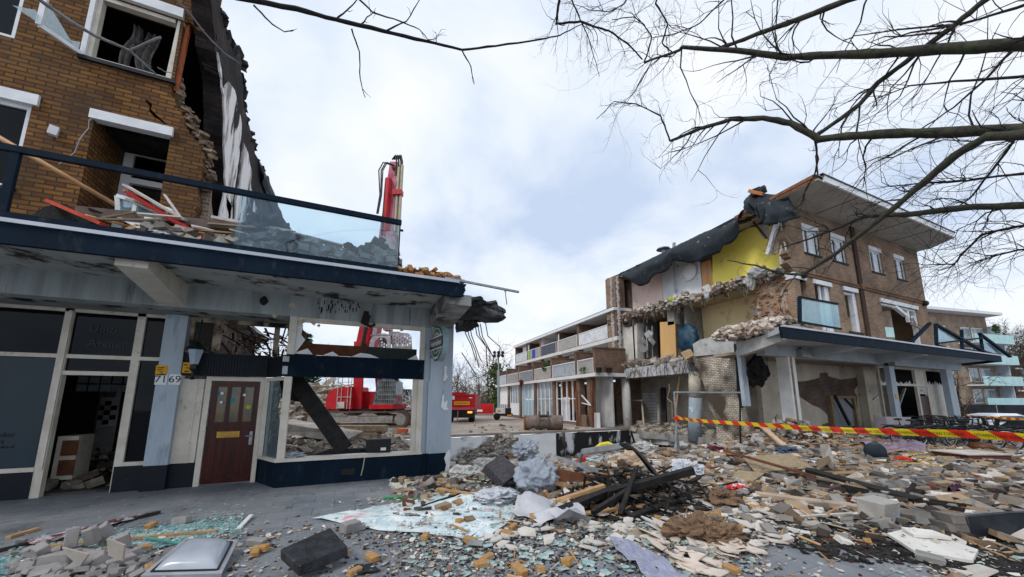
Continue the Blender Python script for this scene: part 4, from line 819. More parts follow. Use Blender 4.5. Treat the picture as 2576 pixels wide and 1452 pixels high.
# right pillars and shopfront
b=MB(); b.bx(23.85,24.35,YF,YF+.2,.45,3.36); b.build('pillar',m_bluegrey,RB); b=MB(); b.bx(30.3,31.1,YF,YF+.25,.45,3.36); b.build('pillar',m_bluegrey,RB)
b=MB(); b.bx(23.83,24.37,YF-.015,YF+.21,-.1,.45); b.build('pillar_plinth',m_navyd,RB); b=MB(); b.bx(30.28,31.12,YF-.015,YF+.26,-.5,.45); b.build('pillar_plinth',m_navyd,RB)
YS=9.2
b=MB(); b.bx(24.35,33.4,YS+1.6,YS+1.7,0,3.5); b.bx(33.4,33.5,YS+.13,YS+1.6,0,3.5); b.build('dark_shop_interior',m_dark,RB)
def S(x,y): p=atY(*z8(x,y),YS); return (p.x,p.z)
xm0,xm1=S(768,850)[0],S(845,850)[0]; zt=3.3; zm_=S(700,912)[1]
b=MB(); b.bx(24.35,24.45,YS,YS+.12,.5,zt); b.bx(xm0,xm0+.18,YS,YS+.12,0,zt); b.bx(xm1,xm1+.12,YS,YS+.12,0,zt); b.bx(24.45,xm0,YS,YS+.12,zm_-.06,zm_+.05); b.bx(xm0+.18,xm1,YS,YS+.1,zm_-.06,zm_+.04); b.bx(xm1+.12,33.4,YS,YS+.12,zm_-.06,zm_+.05); b.bx(24.35,33.4,YS,YS+.12,zt,3.5)
sfr=b.build('shop_window_frame',m_whitepaint,RB)
b=MB(); b.bx(xm0+.18,xm1,YS+.03,YS+.06,zm_+.04,zt); b.bx(xm1+.12,33.4,YS+.02,YS+.06,-.2,zm_-.06); b.build('white_front_panel',m_whitepaint,RB)
b=MB(); b.bx(xm0+.18,xm1,YS+.03,YS+.06,0,1.9); b.build('red_brown_door',m_maho,RB)
b=MB(); b.bx(xm0+.18,xm1,YS+.03,YS+.05,2.0,zm_-.06); b.build('notice_panel',mat('notice',(.6,.6,.58),(.12,.12,.12),14,.7,lo=.55,hi=.57),RB)
b=MB(); b.bx(24.35,xm0,YS,YS+.14,0,.7); b.build('shop_plinth',m_navyd,RB)
b=MB()
for x0,x1,zb,n in ((24.45,xm0,zm_+.05,9),(xm1+.12,33.4,zm_+.05,11)):
    w_=(x1-x0)/n
    for i in range(n): b.poly([(x0+i*w_,YS+.06,zb),(x0+(i+1)*w_,YS+.06,zb),(x0+(i+R.random())*w_,YS+.06,zb+R.uniform(.05,.25))],.01,(0,1,0))
b.build('pane_remnant',mat('milky_glass',(.6,.63,.64)),sfr)
b=MB(); b.beam((26.2,YS+.3,.9),(27.4,YS+.2,2.3),.12,.05); b.beam((24.7,YS+.5,1.7),(25.8,YS+.5,2.1),.06,.06); b.build('fallen_frame',m_steel,RB)
b=MB(); p=atY(*z8(570,750),YF-.1); b.box(p,(.7,.14,.18)); b.build('wall_lamp',m_black,RB)
b=MB()
for px,py in ((2022,692),(2328,763)): p=atY(px,py,YF-.1); b.blob(p,(.17,.14,.16),1,.1,1,2)
b.build('round_wall_lamp',m_black,RB)
b=MB(); b.bx(24.0,24.2,YF-.02,YF-.005,1.75,1.95); b.build('yellow_sticker',MT['yellow_sticker'],RB)
# ================= REAR WING (three-storey terrace behind the pit) =================
z6=zm(1550,1080,4.27)
RW=thing('terraced_flats','long brown brick flats behind the pit with stacked terraces and white slab bands','building',(15.2,28,0))
d_=Vector((math.cos(rad(85.4)),math.sin(rad(85.4)),0)); n_=Vector((d_.y,-d_.x,0)); P0=Vector((14.4,18.5,0))
def rs(x,y,t=0):
    p=atP(*z6(x,y),P0+n_*t,n_); return ((p-P0).dot(d_),p.z)
def rp(s,t,z): return P0+d_*s+n_*t+Vector((0,0,z))
Mrow=Matrix((d_,n_,(0,0,1))).transposed()
def rb(b,s0,s1,t0,t1,z0,z1):
    return b.box(rp((s0+s1)/2,(t0+t1)/2,(z0+z1)/2),(abs(s1-s0),abs(t1-t0),abs(z1-z0)),Mrow)
s_far=rs(165,800)[0]; zs0=rs(1000,570)[1]; zs1=rs(1000,530)[1]
piers=[rs(x,800)[0] for x in (168,305,466,668,925,1262)]
s_near=-.5; T2=2.1
for i,sp in enumerate(piers+[1.3]):
    b=MB(); rb(b,sp-.2,sp+.22,-.05,.35,0,zs0); b.build('brick_pier',m_brickrow,RW)
b=MB(); rb(b,0.,s_far+.1,-.35,T2+1.2,zs0,zs1); b.build('terrace_slab',mat('white_concrete_band',(.72,.71,.69),(.64,.63,.61),1.5,.8,c3=(.4,.38,.36),sc3=3,l3=.62,h3=.7),RW)
b=MB(); rb(b,-.1,s_far,5.,5.3,0,zs0); rb(b,-.1,s_far,.36,5,.0,.05); b.build('ground_floor_wall',mat('dim_inner_wall',(.3,.28,.26),(.22,.2,.19),1),RW)
# ground-floor bays, far to near
mcurt=mat('pale_blue_curtain',(.45,.60,.66),(.34,.50,.57),3,.6,stretch=(6,6,.2)); mglr=mat('row_window_glass',(.22,.27,.30),(.34,.38,.40),1.3,.12,spec=.8)
mbrown=mat('brown_board',(.24,.10,.03),(.19,.08,.025),2,.7)
def bay(i,kind):
    s0=piers[i+1]+.22; s1=piers[i]-.2; zt=zs0-.02; W_=s1-s0; t0=.1
    fr=MB(); gl=MB(); pn=MB(); mg=mglr
    if kind=='panel_low': 
        zz=1.35; rb(pn,s0,s1,t0,t0+.06,.25,zz); ncol=4; rows=[(zz,zt)]
    elif kind=='panel_high': zz=1.3; rb(pn,s0,s1,t0,t0+.06,zz,zt); ncol=4; rows=[(.3,zz)]
    elif kind=='curtain': rb(pn,s0,s0+W_*.25,t0,t0+.05,1.75,zt); ncol=4; rows=[(.15,1.7),(1.75,zt)]; mg=mcurt
    else: ncol=4; rows=[(.2,1.7),(1.75,zt)]
    fv=.05
    for k in range(ncol+1):
        s=s0+W_*k/ncol; s=min(max(s,s0+fv),s1-fv); rb(fr,s-fv,s+fv,t0-.02,t0+.07,rows[0][0],rows[-1][1])
    for (a,c) in rows:
        for k in range(ncol):
            rb(fr,s0+W_*k/ncol+fv*1.1,s0+W_*(k+1)/ncol-fv*1.1,t0-.015,t0+.06,a,a+.06); 
    rb(fr,s0,s1,t0-.01,t0+.06,rows[-1][1]-.06,rows[-1][1]-.001)
    f=fr.build('window_frame',m_white,RW)
    for (a,c) in rows: rb(gl,s0,s1,t0+.03,t0+.035,a,c)
    if kind!='broken': gl.build('window_glass',mg,f)
    if pn.v: pn.build('white_panel',m_white,RW)
    bb=MB(); rb(bb,s0,s1,t0-.02,t0+.12,0,.25 if kind.startswith('panel') else .16); bb.build('low_wall',m_brickrow,RW)
    if kind=='broken':
        bb=MB(); rb(bb,s0+.1,s1,t0+.5,t0+.56,.9,zt); bb.build('brown_boarding',mbrown,RW)
        bb=MB(); rb(bb,s0+W_*.55,s0+W_*.85,t0+.3,t0+.36,.2,1.9); bb.build('white_door',m_white,RW)
for i,k in enumerate(('panel_high','panel_low','curtain','plain','broken')): bay(i,k)
b=MB(); rb(b,.4,1.25,.1,.16,0,.9); b.build('white_boarding',m_white,RW)
b=MB(); rb(b,.1,2.2,.9,1.,0,zs0); b.build('pale_inner_wall',mat('pale_inner_wall',(.55,.55,.53),(.42,.41,.4),1,.9),RW)
b=MB(); p=rp(1.9,-.6,0); b.beam(p,p+Vector((0,0,2.3)),.18,.08); b.beam(rp(.7,-.2,0),rp(.6,-.2,2.9),.14,.14); b.build('leaning_door_frame',m_woodr,RW)
b=MB(); b.beam(rp(2.1,-.1,2.0),rp(1.1,-.1,1.4),.08,.06); b.beam(rp(2.1,-.1,1.5),rp(.9,-.1,1.35),.08,.06); b.build('snapped_frame',m_white,RW)
b=MB(); rb(b,1.3,2.2,-.3,-.22,0,.75); b.build('low_garden_wall',m_brickrow,RW)
# terrace dividers and railings
m_rail=mat('mesh_railing',(.40,.40,.40),(.33,.33,.34),9,.7)
dv=[rs(x,y)[0] for x,y in ((168,600),(303,560),(466,520),(670,460),(912,400),(1250,330),(1505,280))]
for i,s in enumerate(dv):
    zt_=zs1+1.55
    b=MB(); rb(b,s-.12,s+.12,-.2,T2,zs1,zt_); rb(b,s-.16,s+.16,-.24,T2,zt_,zt_+.07); b.build('terrace_divider',m_brickrow,RW)
rc=[(.50,.54,.58),(.36,.34,.32),(.30,.31,.33),(.42,.40,.36),(.40,.44,.47),(.40,.39,.37)]
for i in range(6):
    s0=dv[i+1]+.16; s1=dv[i]-.16; b=MB(); rb(b,s0,s1,-.14,-.12,zs1+.06,zs1+.92); p_=b.build('railing_panel',mat('railing_panel_%d'%i,rc[i],tuple(q*.8 for q in rc[i]),3,.6),RW)
    b=MB(); rb(b,s0,s1,-.18,-.1,zs1+.92,zs1+.98); rb(b,s0,s0+.05,-.17,-.11,zs1,zs1+.92); rb(b,s1-.05,s1,-.17,-.11,zs1,zs1+.92); b.build('handrail',m_white,p_)
b=MB(); rb(b,0,s_far,T2+1.2,T2+1.4,zs1,zs1+2.6); b.build('first_floor_wall',m_brickrow,RW)
b=MB()
for i in range(5):
    s0=dv[i+1]+.5; s1=dv[i]-.4; rb(b,s0,s1,T2+1.1,T2+1.19,zs1+.9,zs1+2.1)
b.build('first_floor_window',mglr,RW)
b=MB()
for i in range(5):
    s0=dv[i+1]+.5; s1=dv[i]-.4
    for k in range(5): s=s0+(s1-s0)*k/4; rb(b,s-.05,s+.05,T2+1.05,T2+1.1,zs1+.9,zs1+2.1)
    rb(b,s0,s1,T2+1.03,T2+1.1,zs1+2.05,zs1+2.2)
b.build('first_floor_frame',m_white,RW)
# upper loggias (set back)
zb0=rs(800,270,T2)[1]; zb1=rs(800,232,T2)[1]; zr0=rs(800,-30+62-88,T2)[1]
zrf=atP(1297,872,P0+n_*T2,n_).z
sf2=rs(408,300,T2)[0]
sn2=(atP(1552,755,P0+n_*T2,n_)-P0).dot(d_)
b=MB(); rb(b,sn2,sf2,T2-.15,T2+1.3,zb0,zb1); b.build('balcony_slab',MT['white_concrete_band'],RW)
b=MB(); rb(b,sn2,sf2+.2,T2-.3,T2+6,zrf-.22,zrf-.02); rfb=b.build('flat_roof',m_white,RW)
b=MB(); rb(b,sn2+.02,sf2+.2,T2-.28,T2+6,zrf-.02,zrf+.03); b.build('roof_felt',m_tar,rfb)
b=MB(); rb(b,sn2,sf2,T2+1.6,T2+1.8,zb1,zrf-.22); rb(b,sn2,sf2,T2+1.6,T2+1.8,zs1+2.3,zb0); b.build('loggia_wall',m_brickrow,RW)
ud=[rs(x,y,T2)[0] for x,y in ((410,300),(572,250),(746,200),(975,130),(1265,60))]+[sn2+.15]
for i,s in enumerate(ud):
    b=MB(); rb(b,s-.13,s+.13,T2-.1,T2+1.6,zb1,zrf-.22); rb(b,s-.13,s+.13,T2-.1,T2+.3,zs1+1.6,zb0); b.build('loggia_divider',m_brickrow,RW)
uc=[(.62,.65,.68),(.42,.40,.37),(.10,.12,.15),(.45,.43,.40),(.74,.76,.78)]
for i in range(5):
    s0=ud[i+1]+.14; s1=ud[i]-.14
    b=MB(); rb(b,s0,s1,T2-.1,T2-.07,zb1+.05,zb1+.95); p_=b.build('railing_panel',mat('loggia_panel_%d'%i,uc[i],tuple(q*.8 for q in uc[i]),3,.6),RW)
    b=MB(); rb(b,s0,s1,T2-.13,T2-.05,zb1+.95,zb1+1.0); rb(b,s0+.0,s0+.05,T2-.12,T2-.06,zb1,zb1+.95); rb(b,s1-.05,s1,T2-.12,T2-.06,zb1,zb1+.95); b.build('handrail',m_white,p_)
    b=MB(); m_=s0+(s1-s0)*.12; rb(b,m_,m_+1.0,T2+1.5,T2+1.59,zb1,zb1+2.1); w_=b.build('loggia_door',m_white,RW)
    b=MB(); rb(b,m_+.12,m_+.45,T2+1.47,T2+1.5,zb1+.5,zb1+2.0); rb(b,m_+.55,m_+.9,T2+1.47,T2+1.5,zb1+.5,zb1+2.0); b.build('glass_pane',mglr,w_)
    if i==2:
        b=MB(); rb(b,s0,s1,T2+1.55,T2+1.6,zb1,zrf-.22); rb(b,s1-.06,s1,T2,T2+1.5,zb1,zrf-.22); b.build('white_loggia_lining',m_white,RW)
s0=ud[1]+.14; s1=ud[0]-.14; b=MB(); rb(b,s0+1.2,s0+2.2,T2+.3,T2+.8,zb1,zb1+1.7); b.build('white_cupboard',m_white,RW)
s0=ud[2]+.2; s1=ud[1]-.2; b=MB(); rb(b,s0+(s1-s0)*.35,s0+(s1-s0)*.6,T2-.14,T2-.11,zb1+.1,zb1+.9); b.build('blue_banner',mat('blue_banner',(.03,.08,.5),(.04,.1,.4),3),RW)
b=MB(); rb(b,s0+(s1-s0)*.88,s1,T2-.14,T2-.11,zb1+.1,zb1+.9); b.build('lime_banner',mat('lime_banner',(.35,.55,.05)),RW)
b=MB()
for i in (1,3): s=ud[i]; b.tube([rp(s-.3,T2-.05,zb1),rp(s-.3,T2-.05,zrf-.4),rp(s-.1,T2+.2,zrf-.3)],.06,6)
b.build('downpipe',m_white,RW)
def bush(name,label,p,r,n,c,cat='plant'):
    b=MB()
    for i in range(n):
        q=Vector((R.gauss(0,1),R.gauss(0,1),R.gauss(0,1))).normalized()*R.random()**.4; c_=Vector(p)+Vector((q.x*r[0],q.y*r[1],q.z*r[2])); b.shard(c_,r[0]*.22,.004,R,rot(R.uniform(-1.5,1.5),R.uniform(-1.5,1.5),R.uniform(0,6)),4)
    return tag(b.build(name,c),label,cat)
m_lf=mat('leaf_green',(.055,.12,.025),(.03,.075,.015),9,.7,coords='Object')
bush('potted_plant','green potted plant behind the fourth terrace railing of the rear flats',rp((dv[4]+dv[3])/2-.6,-.05,zs1+1.0),(.45,.3,.5),120,m_lf)
bush('potted_plant','small green plant on the terrace beside the red brick divider nearest the break',rp(dv[6]+1.2,-.25,zs1+.25),(.3,.2,.25),60,m_lf)
b=MB()
for k in (0,.7): b.lathe([(.16,0),(.2,.3),(.17,.3)],rp(-.2-k*.1+.1,-.15,zs1)+n_*k,(0,0,1),10)
tag(b.build('plant_pot',m_black),'black plant pots on the slab in front of the nearest brick divider','pot')
b=MB(); b.blob(rp(piers[3]+2.0,-.5,zs1-.05),(.18,.18,.3),3,.5,2,2); tag(b.build('dark_red_cloth',mat('dark_red_cloth',(.12,.01,.025))),'dark red cloth draped over the white terrace band','cloth')
# ================= GLASS-BALCONY APARTMENTS (far right) =================
u_=Vector((math.cos(rad(-10.1)),math.sin(rad(-10.1)),0)); v_=Vector((-u_.y,u_.x,0)); Mg=Matrix((u_,v_,(0,0,1))).transposed()
wq=44.; O_=CAM+(CF*1.0)*0
def onW(px,py,wd): d=ray(px,py); return CAM+d*wd
pg=onW(2340,1020,wq); pg.z=-.7
def gu(px,py): p=atP(px,py,pg,v_); return ((p-pg).dot(u_),p.z)
GB=thing('balcony_apartments','brown apartment block with turquoise glass balconies seen past the end of the canopy','building',(pg.x,pg.y,-.7))
def gb(b,u0,u1,v0,v1,z0,z1): return b.box(pg+u_*((u0+u1)/2)+v_*((v0+v1)/2)+Vector((0,0,(z0+z1)/2+.7)),(abs(u1-u0),abs(v1-v0),abs(z1-z0)),Mg)
ue=gu(2478,800)[0]; zt=gu(2450,795)[1]
b=MB(); gb(b,-14,ue,0,9,-.7,zt); b.build('wall',brick('tan_brick',(.36,.27,.19),(.30,.22,.16),(.33,.28,.23),.24,.08,.012),GB)
b=MB(); gb(b,-14.5,ue+.9,-1.2,9.5,zt,zt+.35); b.build('roof',m_white,GB)
mgb=mat('turquoise_glass',(.42,.64,.63),(.34,.56,.56),1.5,.15,spec=.7)
zf=[gu(2430,y)[1] for y in (872,943,1005)]
fl_=[zf[0]+ (zf[0]-zf[1])*0, zf[1], zf[2]]
st=(gu(2430,862)[1]-gu(2430,1020)[1])/3
zbase=[gu(2430,864)[1]-st*k for k in range(4)]
for k,zz in enumerate(zbase):
    b=MB(); gb(b,gu(2412,870)[0],ue+1.2,-1.5,0,zz-.15,zz); b.build('balcony_slab',m_white,GB)
    b=MB(); gb(b,gu(2412,870)[0],ue+1.2,-1.55,-1.5,zz-.15,zz+1.0); gb(b,ue+1.2,ue+1.25,-1.55,0,zz-.15,zz+1.); b.build('balcony_glass',mgb,GB)
    b=MB(); gb(b,-9,-3.2,-1.55,-1.5,zz-.15,zz+1.); b.build('balcony_glass',mgb,GB)
    for px,wd in ((2365,1.4),(2422,1.6),(2448,2.2)):
        u=gu(px,860)[0]; b=MB(); gb(b,u,u+wd,-.06,-.01,zz+.35,zz+2.1); w_=b.build('window',m_white,GB); b=MB(); gb(b,u+.1,u+wd/2-.05,-.1,-.06,zz+.45,zz+2.); gb(b,u+wd/2+.05,u+wd-.1,-.1,-.06,zz+.45,zz+2.); b.build('pane',mglr,w_)
    b=MB(); gb(b,ue-.2,ue,-1.2,-.01,zz,zz+2.4); b.build('balcony_post',m_bluegrey,GB)
p=gu(2467,797)
bush('balcony_plant','green plant hanging over the top turquoise balcony',pg+u_*gu(2467,830)[0]+v_*-1.3+Vector((0,0,gu(2467,832)[1]+.7)),(.7,.3,.6),90,m_lf)
b=MB(); c_=pg+u_*(-4.6)+v_*-1.2+Vector((0,0,zbase[0]+.7)); 
b.lathe([(.17,0),(.2,.5),(.24,1.15),(.20,1.42),(.08,1.47),(.07,1.53)],c_,(0,0,1),10); b.blob(c_+Vector((0,0,1.63)),(.105,.12,.14),1,.05,1,2); b.tube([c_+Vector((.2,0,1.38)),c_+Vector((.28,-.2,1.1)),c_+Vector((.1,-.42,1.05))],[.06,.05,.04],6); b.tube([c_+Vector((-.2,0,1.38)),c_+Vector((-.28,-.2,1.1)),c_+Vector((-.1,-.42,1.05))],[.06,.05,.04],6)
tag(b.build('person',mat('dark_coat',(.05,.04,.045),(.09,.06,.05),6)),'person in dark clothes leaning on a far turquoise balcony','person')
FB=thing('red_brick_apartments','distant red brick block with white floor bands at the far right edge','building',(105,8,-.7))
wq2=60.; pg2=onW(2500,1015,wq2); pg2.z=-.7
def fb(b,u0,u1,v0,v1,z0,z1): return b.box(pg2+u_*((u0+u1)/2)+v_*((v0+v1)/2)+Vector((0,0,(z0+z1)/2+.7)),(abs(u1-u0),abs(v1-v0),abs(z1-z0)),Mg)
def fu(px,py): p=atP(px,py,pg2,v_); return ((p-pg2).dot(u_),p.z)
zt2=fu(2540,903)[1]
b=MB(); fb(b,0,40,0,10,-.7,zt2); b.build('wall',brick('far_red_brick',(.24,.09,.06),(.19,.075,.05),(.2,.13,.1)),FB)
b=MB(); fb(b,-.5,40.5,-.6,10.5,zt2,zt2+.3); b.build('roof',m_white,FB)
for py in (927,952,983):
    z=fu(2540,py)[1]; b=MB(); fb(b,1,40,-.3,0,z-.12,z+.12); b.build('floor_band',m_white,FB)
    for k in range(6):
        b=MB(); fb(b,3+k*5.5,6+k*5.5,-.05,-.01,z-1.75,z-.3); b.build('window',mglr,FB)
# ================= BACKGROUND TREES, LAMP TOWER =================
m_bark=mat('grey_bark',(.075,.065,.05),(.04,.036,.03),12,.9,.3)
m_twig=mat('fine_twig',(.13,.105,.085),(.09,.075,.06),3,.9)
def twig(b,p,d,l,r,dep,rnd,n=4,grav=.0,seg=4,spread=.7,kids=3):
    pts=[p];q=p.copy();dd=d.copy()
    for i in range(seg):
        dd=(dd+Vector((rnd.gauss(0,.26),rnd.gauss(0,.26),rnd.gauss(0,.26)+grav))).normalized(); q=q+dd*l/seg; pts.append(q.copy())
    b.tube(pts,[r*(1-.75*i/seg) for i in range(seg+1)],n,False)
    if dep>0:
        for k in range(kids):
            i=rnd.randint(1,seg); ax=Vector((rnd.gauss(0,1),rnd.gauss(0,1),rnd.gauss(0,1))).normalized()
            nd_=(dd+ax*spread).normalized(); twig(b,pts[i],nd_,l*rnd.uniform(.45,.75),r*.5,dep-1,rnd,3,grav,max(2,seg-1),spread,kids)
def bare_tree(px,wd,h,label,seed,green=0,name='bare_tree',zg=0,rr=.16,kids=5,dep=3,leaf=None):
    rnd=random.Random(seed); p=onW(px,1010,wd); p.z=zg
    t=thing(name,label,'tree',p)
    b=MB(); pts=[p+Vector((rnd.gauss(0,.12),rnd.gauss(0,.12),h*.62*i/6)) for i in range(7)]; b.tube(pts,[rr*(1-.65*i/6) for i in range(7)],7); b.build('trunk',m_bark,t)
    b=MB()
    for i in range(11):
        k=rnd.uniform(.25,1); q=p+Vector((0,0,h*.62*k)); a=rnd.uniform(0,6.28); e=rnd.uniform(.3,1.1)
        twig(b,q,Vector((math.cos(a)*math.cos(e),math.sin(a)*math.cos(e),math.sin(e))),h*rnd.uniform(.22,.42),rr*.4,dep-1,rnd,4,.03,4,.8,kids)
    b.build('crown',m_twig,t)
    if green:
        b=MB()
        for i in range(green):
            k=rnd.random(); q=p+Vector((rnd.gauss(0,.55),rnd.gauss(0,.55),h*.62*k)); b.shard(q,.22,.004,rnd,rot(rnd.uniform(-1.5,1.5),rnd.uniform(-1.5,1.5),0),4)
        b.build('ivy',leaf or mat('ivy_green',(.09,.14,.03),(.05,.085,.02),5,.8),t)
for i,(px,wd,h,l,g) in enumerate(((1150,62,10,'tall bare tree standing just above the red tipper truck',0),(1172,66,8,'thin bare tree right of the tall one above the truck',0),(1205,58,9,'bushy bare tree at the yard edge above the red containers',0),(1228,60,10.5,'bare tree left of the ivy-clad tree behind the lamp tower',60),(1250,52,11,'ivy-clad tree directly behind the lamp tower mast',900),(1290,66,11,'bare tree rising behind the far roof end of the rear flats',0),(1135,75,9,'small far bare tree partly hidden by the blue-grey pillar',0),
  (835,58,10.5,'bare tree seen through the bar transom beside the excavator boom',0))): bare_tree(px,wd,h,l,i+11,g)
for i,(px,wd,h,l) in enumerate(((2555,52,13.5,'large bare tree with fine twigs beyond the turquoise balconies'),(2600,56,13,'bare tree cut by the right edge of the view behind the red block'))): bare_tree(px,wd,h,l,i+31,0,zg=-.7,kids=7,rr=.3,dep=4)
bare_tree(2418,26,5.2,'small bare street tree beside the right end of the canopy',77,zg=-.4,rr=.12,kids=4,dep=3)
# evergreen
p=onW(745,1010,50); p.z=0; t=thing('evergreen_tree','dark green evergreen tree seen through the empty bar window','tree',p)
b=MB(); b.tube([p,p+Vector((0,0,11))],[.25,.05],7); b.build('trunk',m_bark,t)
b=MB(); rnd=random.Random(5)
for i in range(1500):
    k=rnd.random(); a=rnd.uniform(0,6.28); r=3.4*(1-.72*k)*(.35+.65*rnd.random()); q=p+Vector((math.cos(a)*r,math.sin(a)*r,2.5+8.6*k-r*.25)); b.shard(q,.38,.01,rnd,rot(rnd.uniform(-.7,.7),rnd.uniform(-.7,.7),a),4,1.6)
b.build('crown',mat('conifer_green',(.018,.075,.028),(.03,.10,.035),3,.8),t)
# scrub strip along the far edge of the yard
b=MB(); rnd=random.Random(9)
for i in range(170):
    px=rnd.uniform(1130,1262); q=onW(px,1010,rnd.uniform(66,82)); q.z=0; 
    for k in range(3): a=rnd.uniform(0,6.28); twig(b,q,Vector((.3*math.cos(a),.3*math.sin(a),1)),rnd.uniform(2.5,5),.03,1,rnd,3,.02,3,.6,3)
tag(b.build('scrub',mat('brown_scrub',(.17,.12,.085),(.11,.08,.06),.5,.9)),'brown leafless scrub along the far edge of the yard','scrub',kind='stuff')
b=MB()
for i in range(260):
    px=rnd.uniform(300,1180); q=onW(px,1010,rnd.uniform(60,90)); q.z=0
    a=rnd.uniform(0,6.28); twig(b,q,Vector((.3*math.cos(a),.3*math.sin(a),1)),rnd.uniform(2.,4.5),.035,1,rnd,3,.02,3,.6,3)
tag(b.build('hedge_scrub',MT['brown_scrub']),'leafless scrub far behind the excavator and rubble','scrub',kind='stuff')
# ================= MACHINES IN THE YARD =================
CRh=CR.copy(); CFh=Vector((math.cos(YAW),math.sin(YAW),0))
class Fr:
    """local frame: x along e1, y away, z up, around a ground point"""
    def __init__(s,o,e1=None): s.o=Vector(o); s.x=(e1 or CRh).normalized(); s.y=Vector((-s.x.y,s.x.x,0)); s.M=Matrix((s.x,s.y,(0,0,1))).transposed()
    def p(s,x,y,z): return s.o+s.x*x+s.y*y+Vector((0,0,z))
    def bx(s,b,x0,x1,y0,y1,z0,z1): return b.box(s.p((x0+x1)/2,(y0+y1)/2,(z0+z1)/2),(abs(x1-x0),abs(y1-y0),abs(z1-z0)),s.M)
    def ex(s,b,pts,y0,y1): # profile in xz extruded in y
        return b.poly([s.p(x,y0,z) for x,z in pts],y1-y0,s.y)
m_track=mat('rusty_track_steel',(.16,.10,.065),(.09,.07,.055),5,.8,.4,20)
m_frame=mat('dusty_grey_steel',(.32,.30,.28),(.22,.20,.19),4,.7)
m_pinkred=mat('pink_red_arm',(.66,.24,.32),(.60,.10,.17),1.2,.5,c3=(.3,.1,.09),sc3=4,l3=.62,h3=.72)  # boom extension colour mixed from pink and red
m_hose=m_black
o=G(893,1076); E=Fr(o); w_=(o-CAM).dot(CF); k=w_/FPX   # metres per photo pixel there
EX=thing('excavator','large red tracked demolition excavator with its long boom raised and an open grapple','excavator',o)
def px(x): return (x-893)*k
def pz(y): return max(0,(1076-y)*k)
for yy in (0,2.6):
    b=MB(); L0,L1=px(765),px(1026); r=.5
    prof=[]
    for i in range(9): a=math.pi/2+math.pi*i/8; prof.append((L0+r+r*math.cos(a),r+r*math.sin(a)))
    for i in range(9): a=-math.pi/2+math.pi*i/8; prof.append((L1-r+r*math.cos(a),r+r*math.sin(a)))
    inner=[((L0+L1)/2+(x-(L0+L1)/2)*.955,r+(z-r)*.80) for x,z in prof]
    b.poly([E.p(x,yy,z) for x,z in prof],.6,E.y,holes=[[E.p(x,yy,z) for x,z in inner]])
    n=44
    for i in range(n):
        t=i/n*len(prof); i0=int(t); f=t-i0; a=prof[i0]; c=prof[(i0+1)%len(prof)]; x=a[0]+(c[0]-a[0])*f; z=a[1]+(c[1]-a[1])*f
        b.box(E.p(x,yy+.3,z),(.07,.64,.09),E.M)
    tr=b.build('track',m_track,EX)
    b=MB()
    for x in (L0+r,L1-r): b.lathe([(0,-.03),(.36,-.03),(.36,.1),(0,.1)],E.p(x,yy+.02,r),E.y,14)
    b.build('drive_wheel',m_frame,tr)
    b=MB(); E.bx(b,L0+1.,L1-1.,yy+.06,yy+.3,.3,.72); E.ex(b,[(L0+1.4,.72),(L0+1.7,.86),(L0+2.3,.86),(L0+2.6,.72)],yy+.02,yy+.2); E.ex(b,[(L0+3.3,.72),(L0+3.6,.86),(L0+4.2,.86),(L0+4.5,.72)],yy+.02,yy+.2); b.build('track_frame',m_frame,tr)
b=MB(); E.bx(b,px(840),px(985),.5,2.7,pz(1040),pz(1030)); b.build('undercarriage',m_black,EX)
zb=pz(1030)
b=MB(); E.ex(b,[(px(812),zb),(px(812),pz(1003)),(px(818),pz(985)),(px(835),pz(978)),(px(872),pz(972)),(px(880),zb)],.1,3.1); E.bx(b,px(880),px(945),1.0,3.1,zb,pz(985)); E.bx(b,px(925),px(985),.0,3.,zb,zb+.28); b.build('body',m_red,EX)
b=MB()
for x in (842,852,868,876): b.tube([E.p(px(x),.05,zb),E.p(px(x),.05,pz(950))],.025,5)
for y in (950,962,1000): b.tube([E.p(px(842),.05,pz(y)),E.p(px(876),.05,pz(y))],.022,5)
E.bx(b,px(845),px(862),-.05,.1,pz(1028),pz(1012)); b.build('ladder_rail',mat('pale_rail',(.55,.54,.52),(.4,.3,.28),5),EX)
b=MB(); E.ex(b,[(px(932),zb+.28),(px(940),pz(955)),(px(975),pz(950)),(px(988),pz(960)),(px(988),zb+.28)],.2,1.7); cabn=b.build('cab',mat('cab_glass',(.05,.07,.08),(.22,.28,.30),2.5,.15,spec=.8),EX)
b=MB()
for i in range(10): x=px(944)+(px(986)-px(944))*i/9; b.tube([E.p(x,.12,zb+.3),E.p(x,.12,pz(958))],.02,4)
for i in range(6): z=zb+.3+(pz(958)-zb-.3)*i/5; b.tube([E.p(px(944),.12,z),E.p(px(986),.12,z)],.02,4)
b.build('cab_guard',m_frame,cabn)
b=MB(); E.bx(b,px(930),px(990),.15,1.75,pz(950),pz(946)); b.build('cab_roof',m_red,cabn)
# boom and arm
def member(a,c,wa,wc,y0,y1,name,m):
    b=MB(); d=Vector((c[0]-a[0],c[1]-a[1])).normalized(); n=Vector((-d.y,d.x)); q=[(a[0]+n.x*wa,a[1]+n.y*wa),(c[0]+n.x*wc,c[1]+n.y*wc),(c[0]-n.x*wc,c[1]-n.y*wc),(a[0]-n.x*wa,a[1]-n.y*wa)]; E.ex(b,q,y0,y1); return b.build(name,m,EX)
def lo(x,y):
    p=atP(x,y,o+E.y*.7,E.y)-o; return (p.dot(E.x),p.z)
A0=(px(910),zb+.1); A2=lo(992,408)
member((px(887),zb),lo(905,860),.26,.3,.5,.75,'boom_plate',m_red); member((px(936),zb),lo(935,860),.26,.28,1.5,1.75,'boom_plate',m_red)
bm_=member(lo(915,890),lo(952,700),.62,.52,.6,1.5,'boom',m_red); member(lo(951,712),A2,.40,.30,.65,1.4,'boom_extension',m_pinkred)
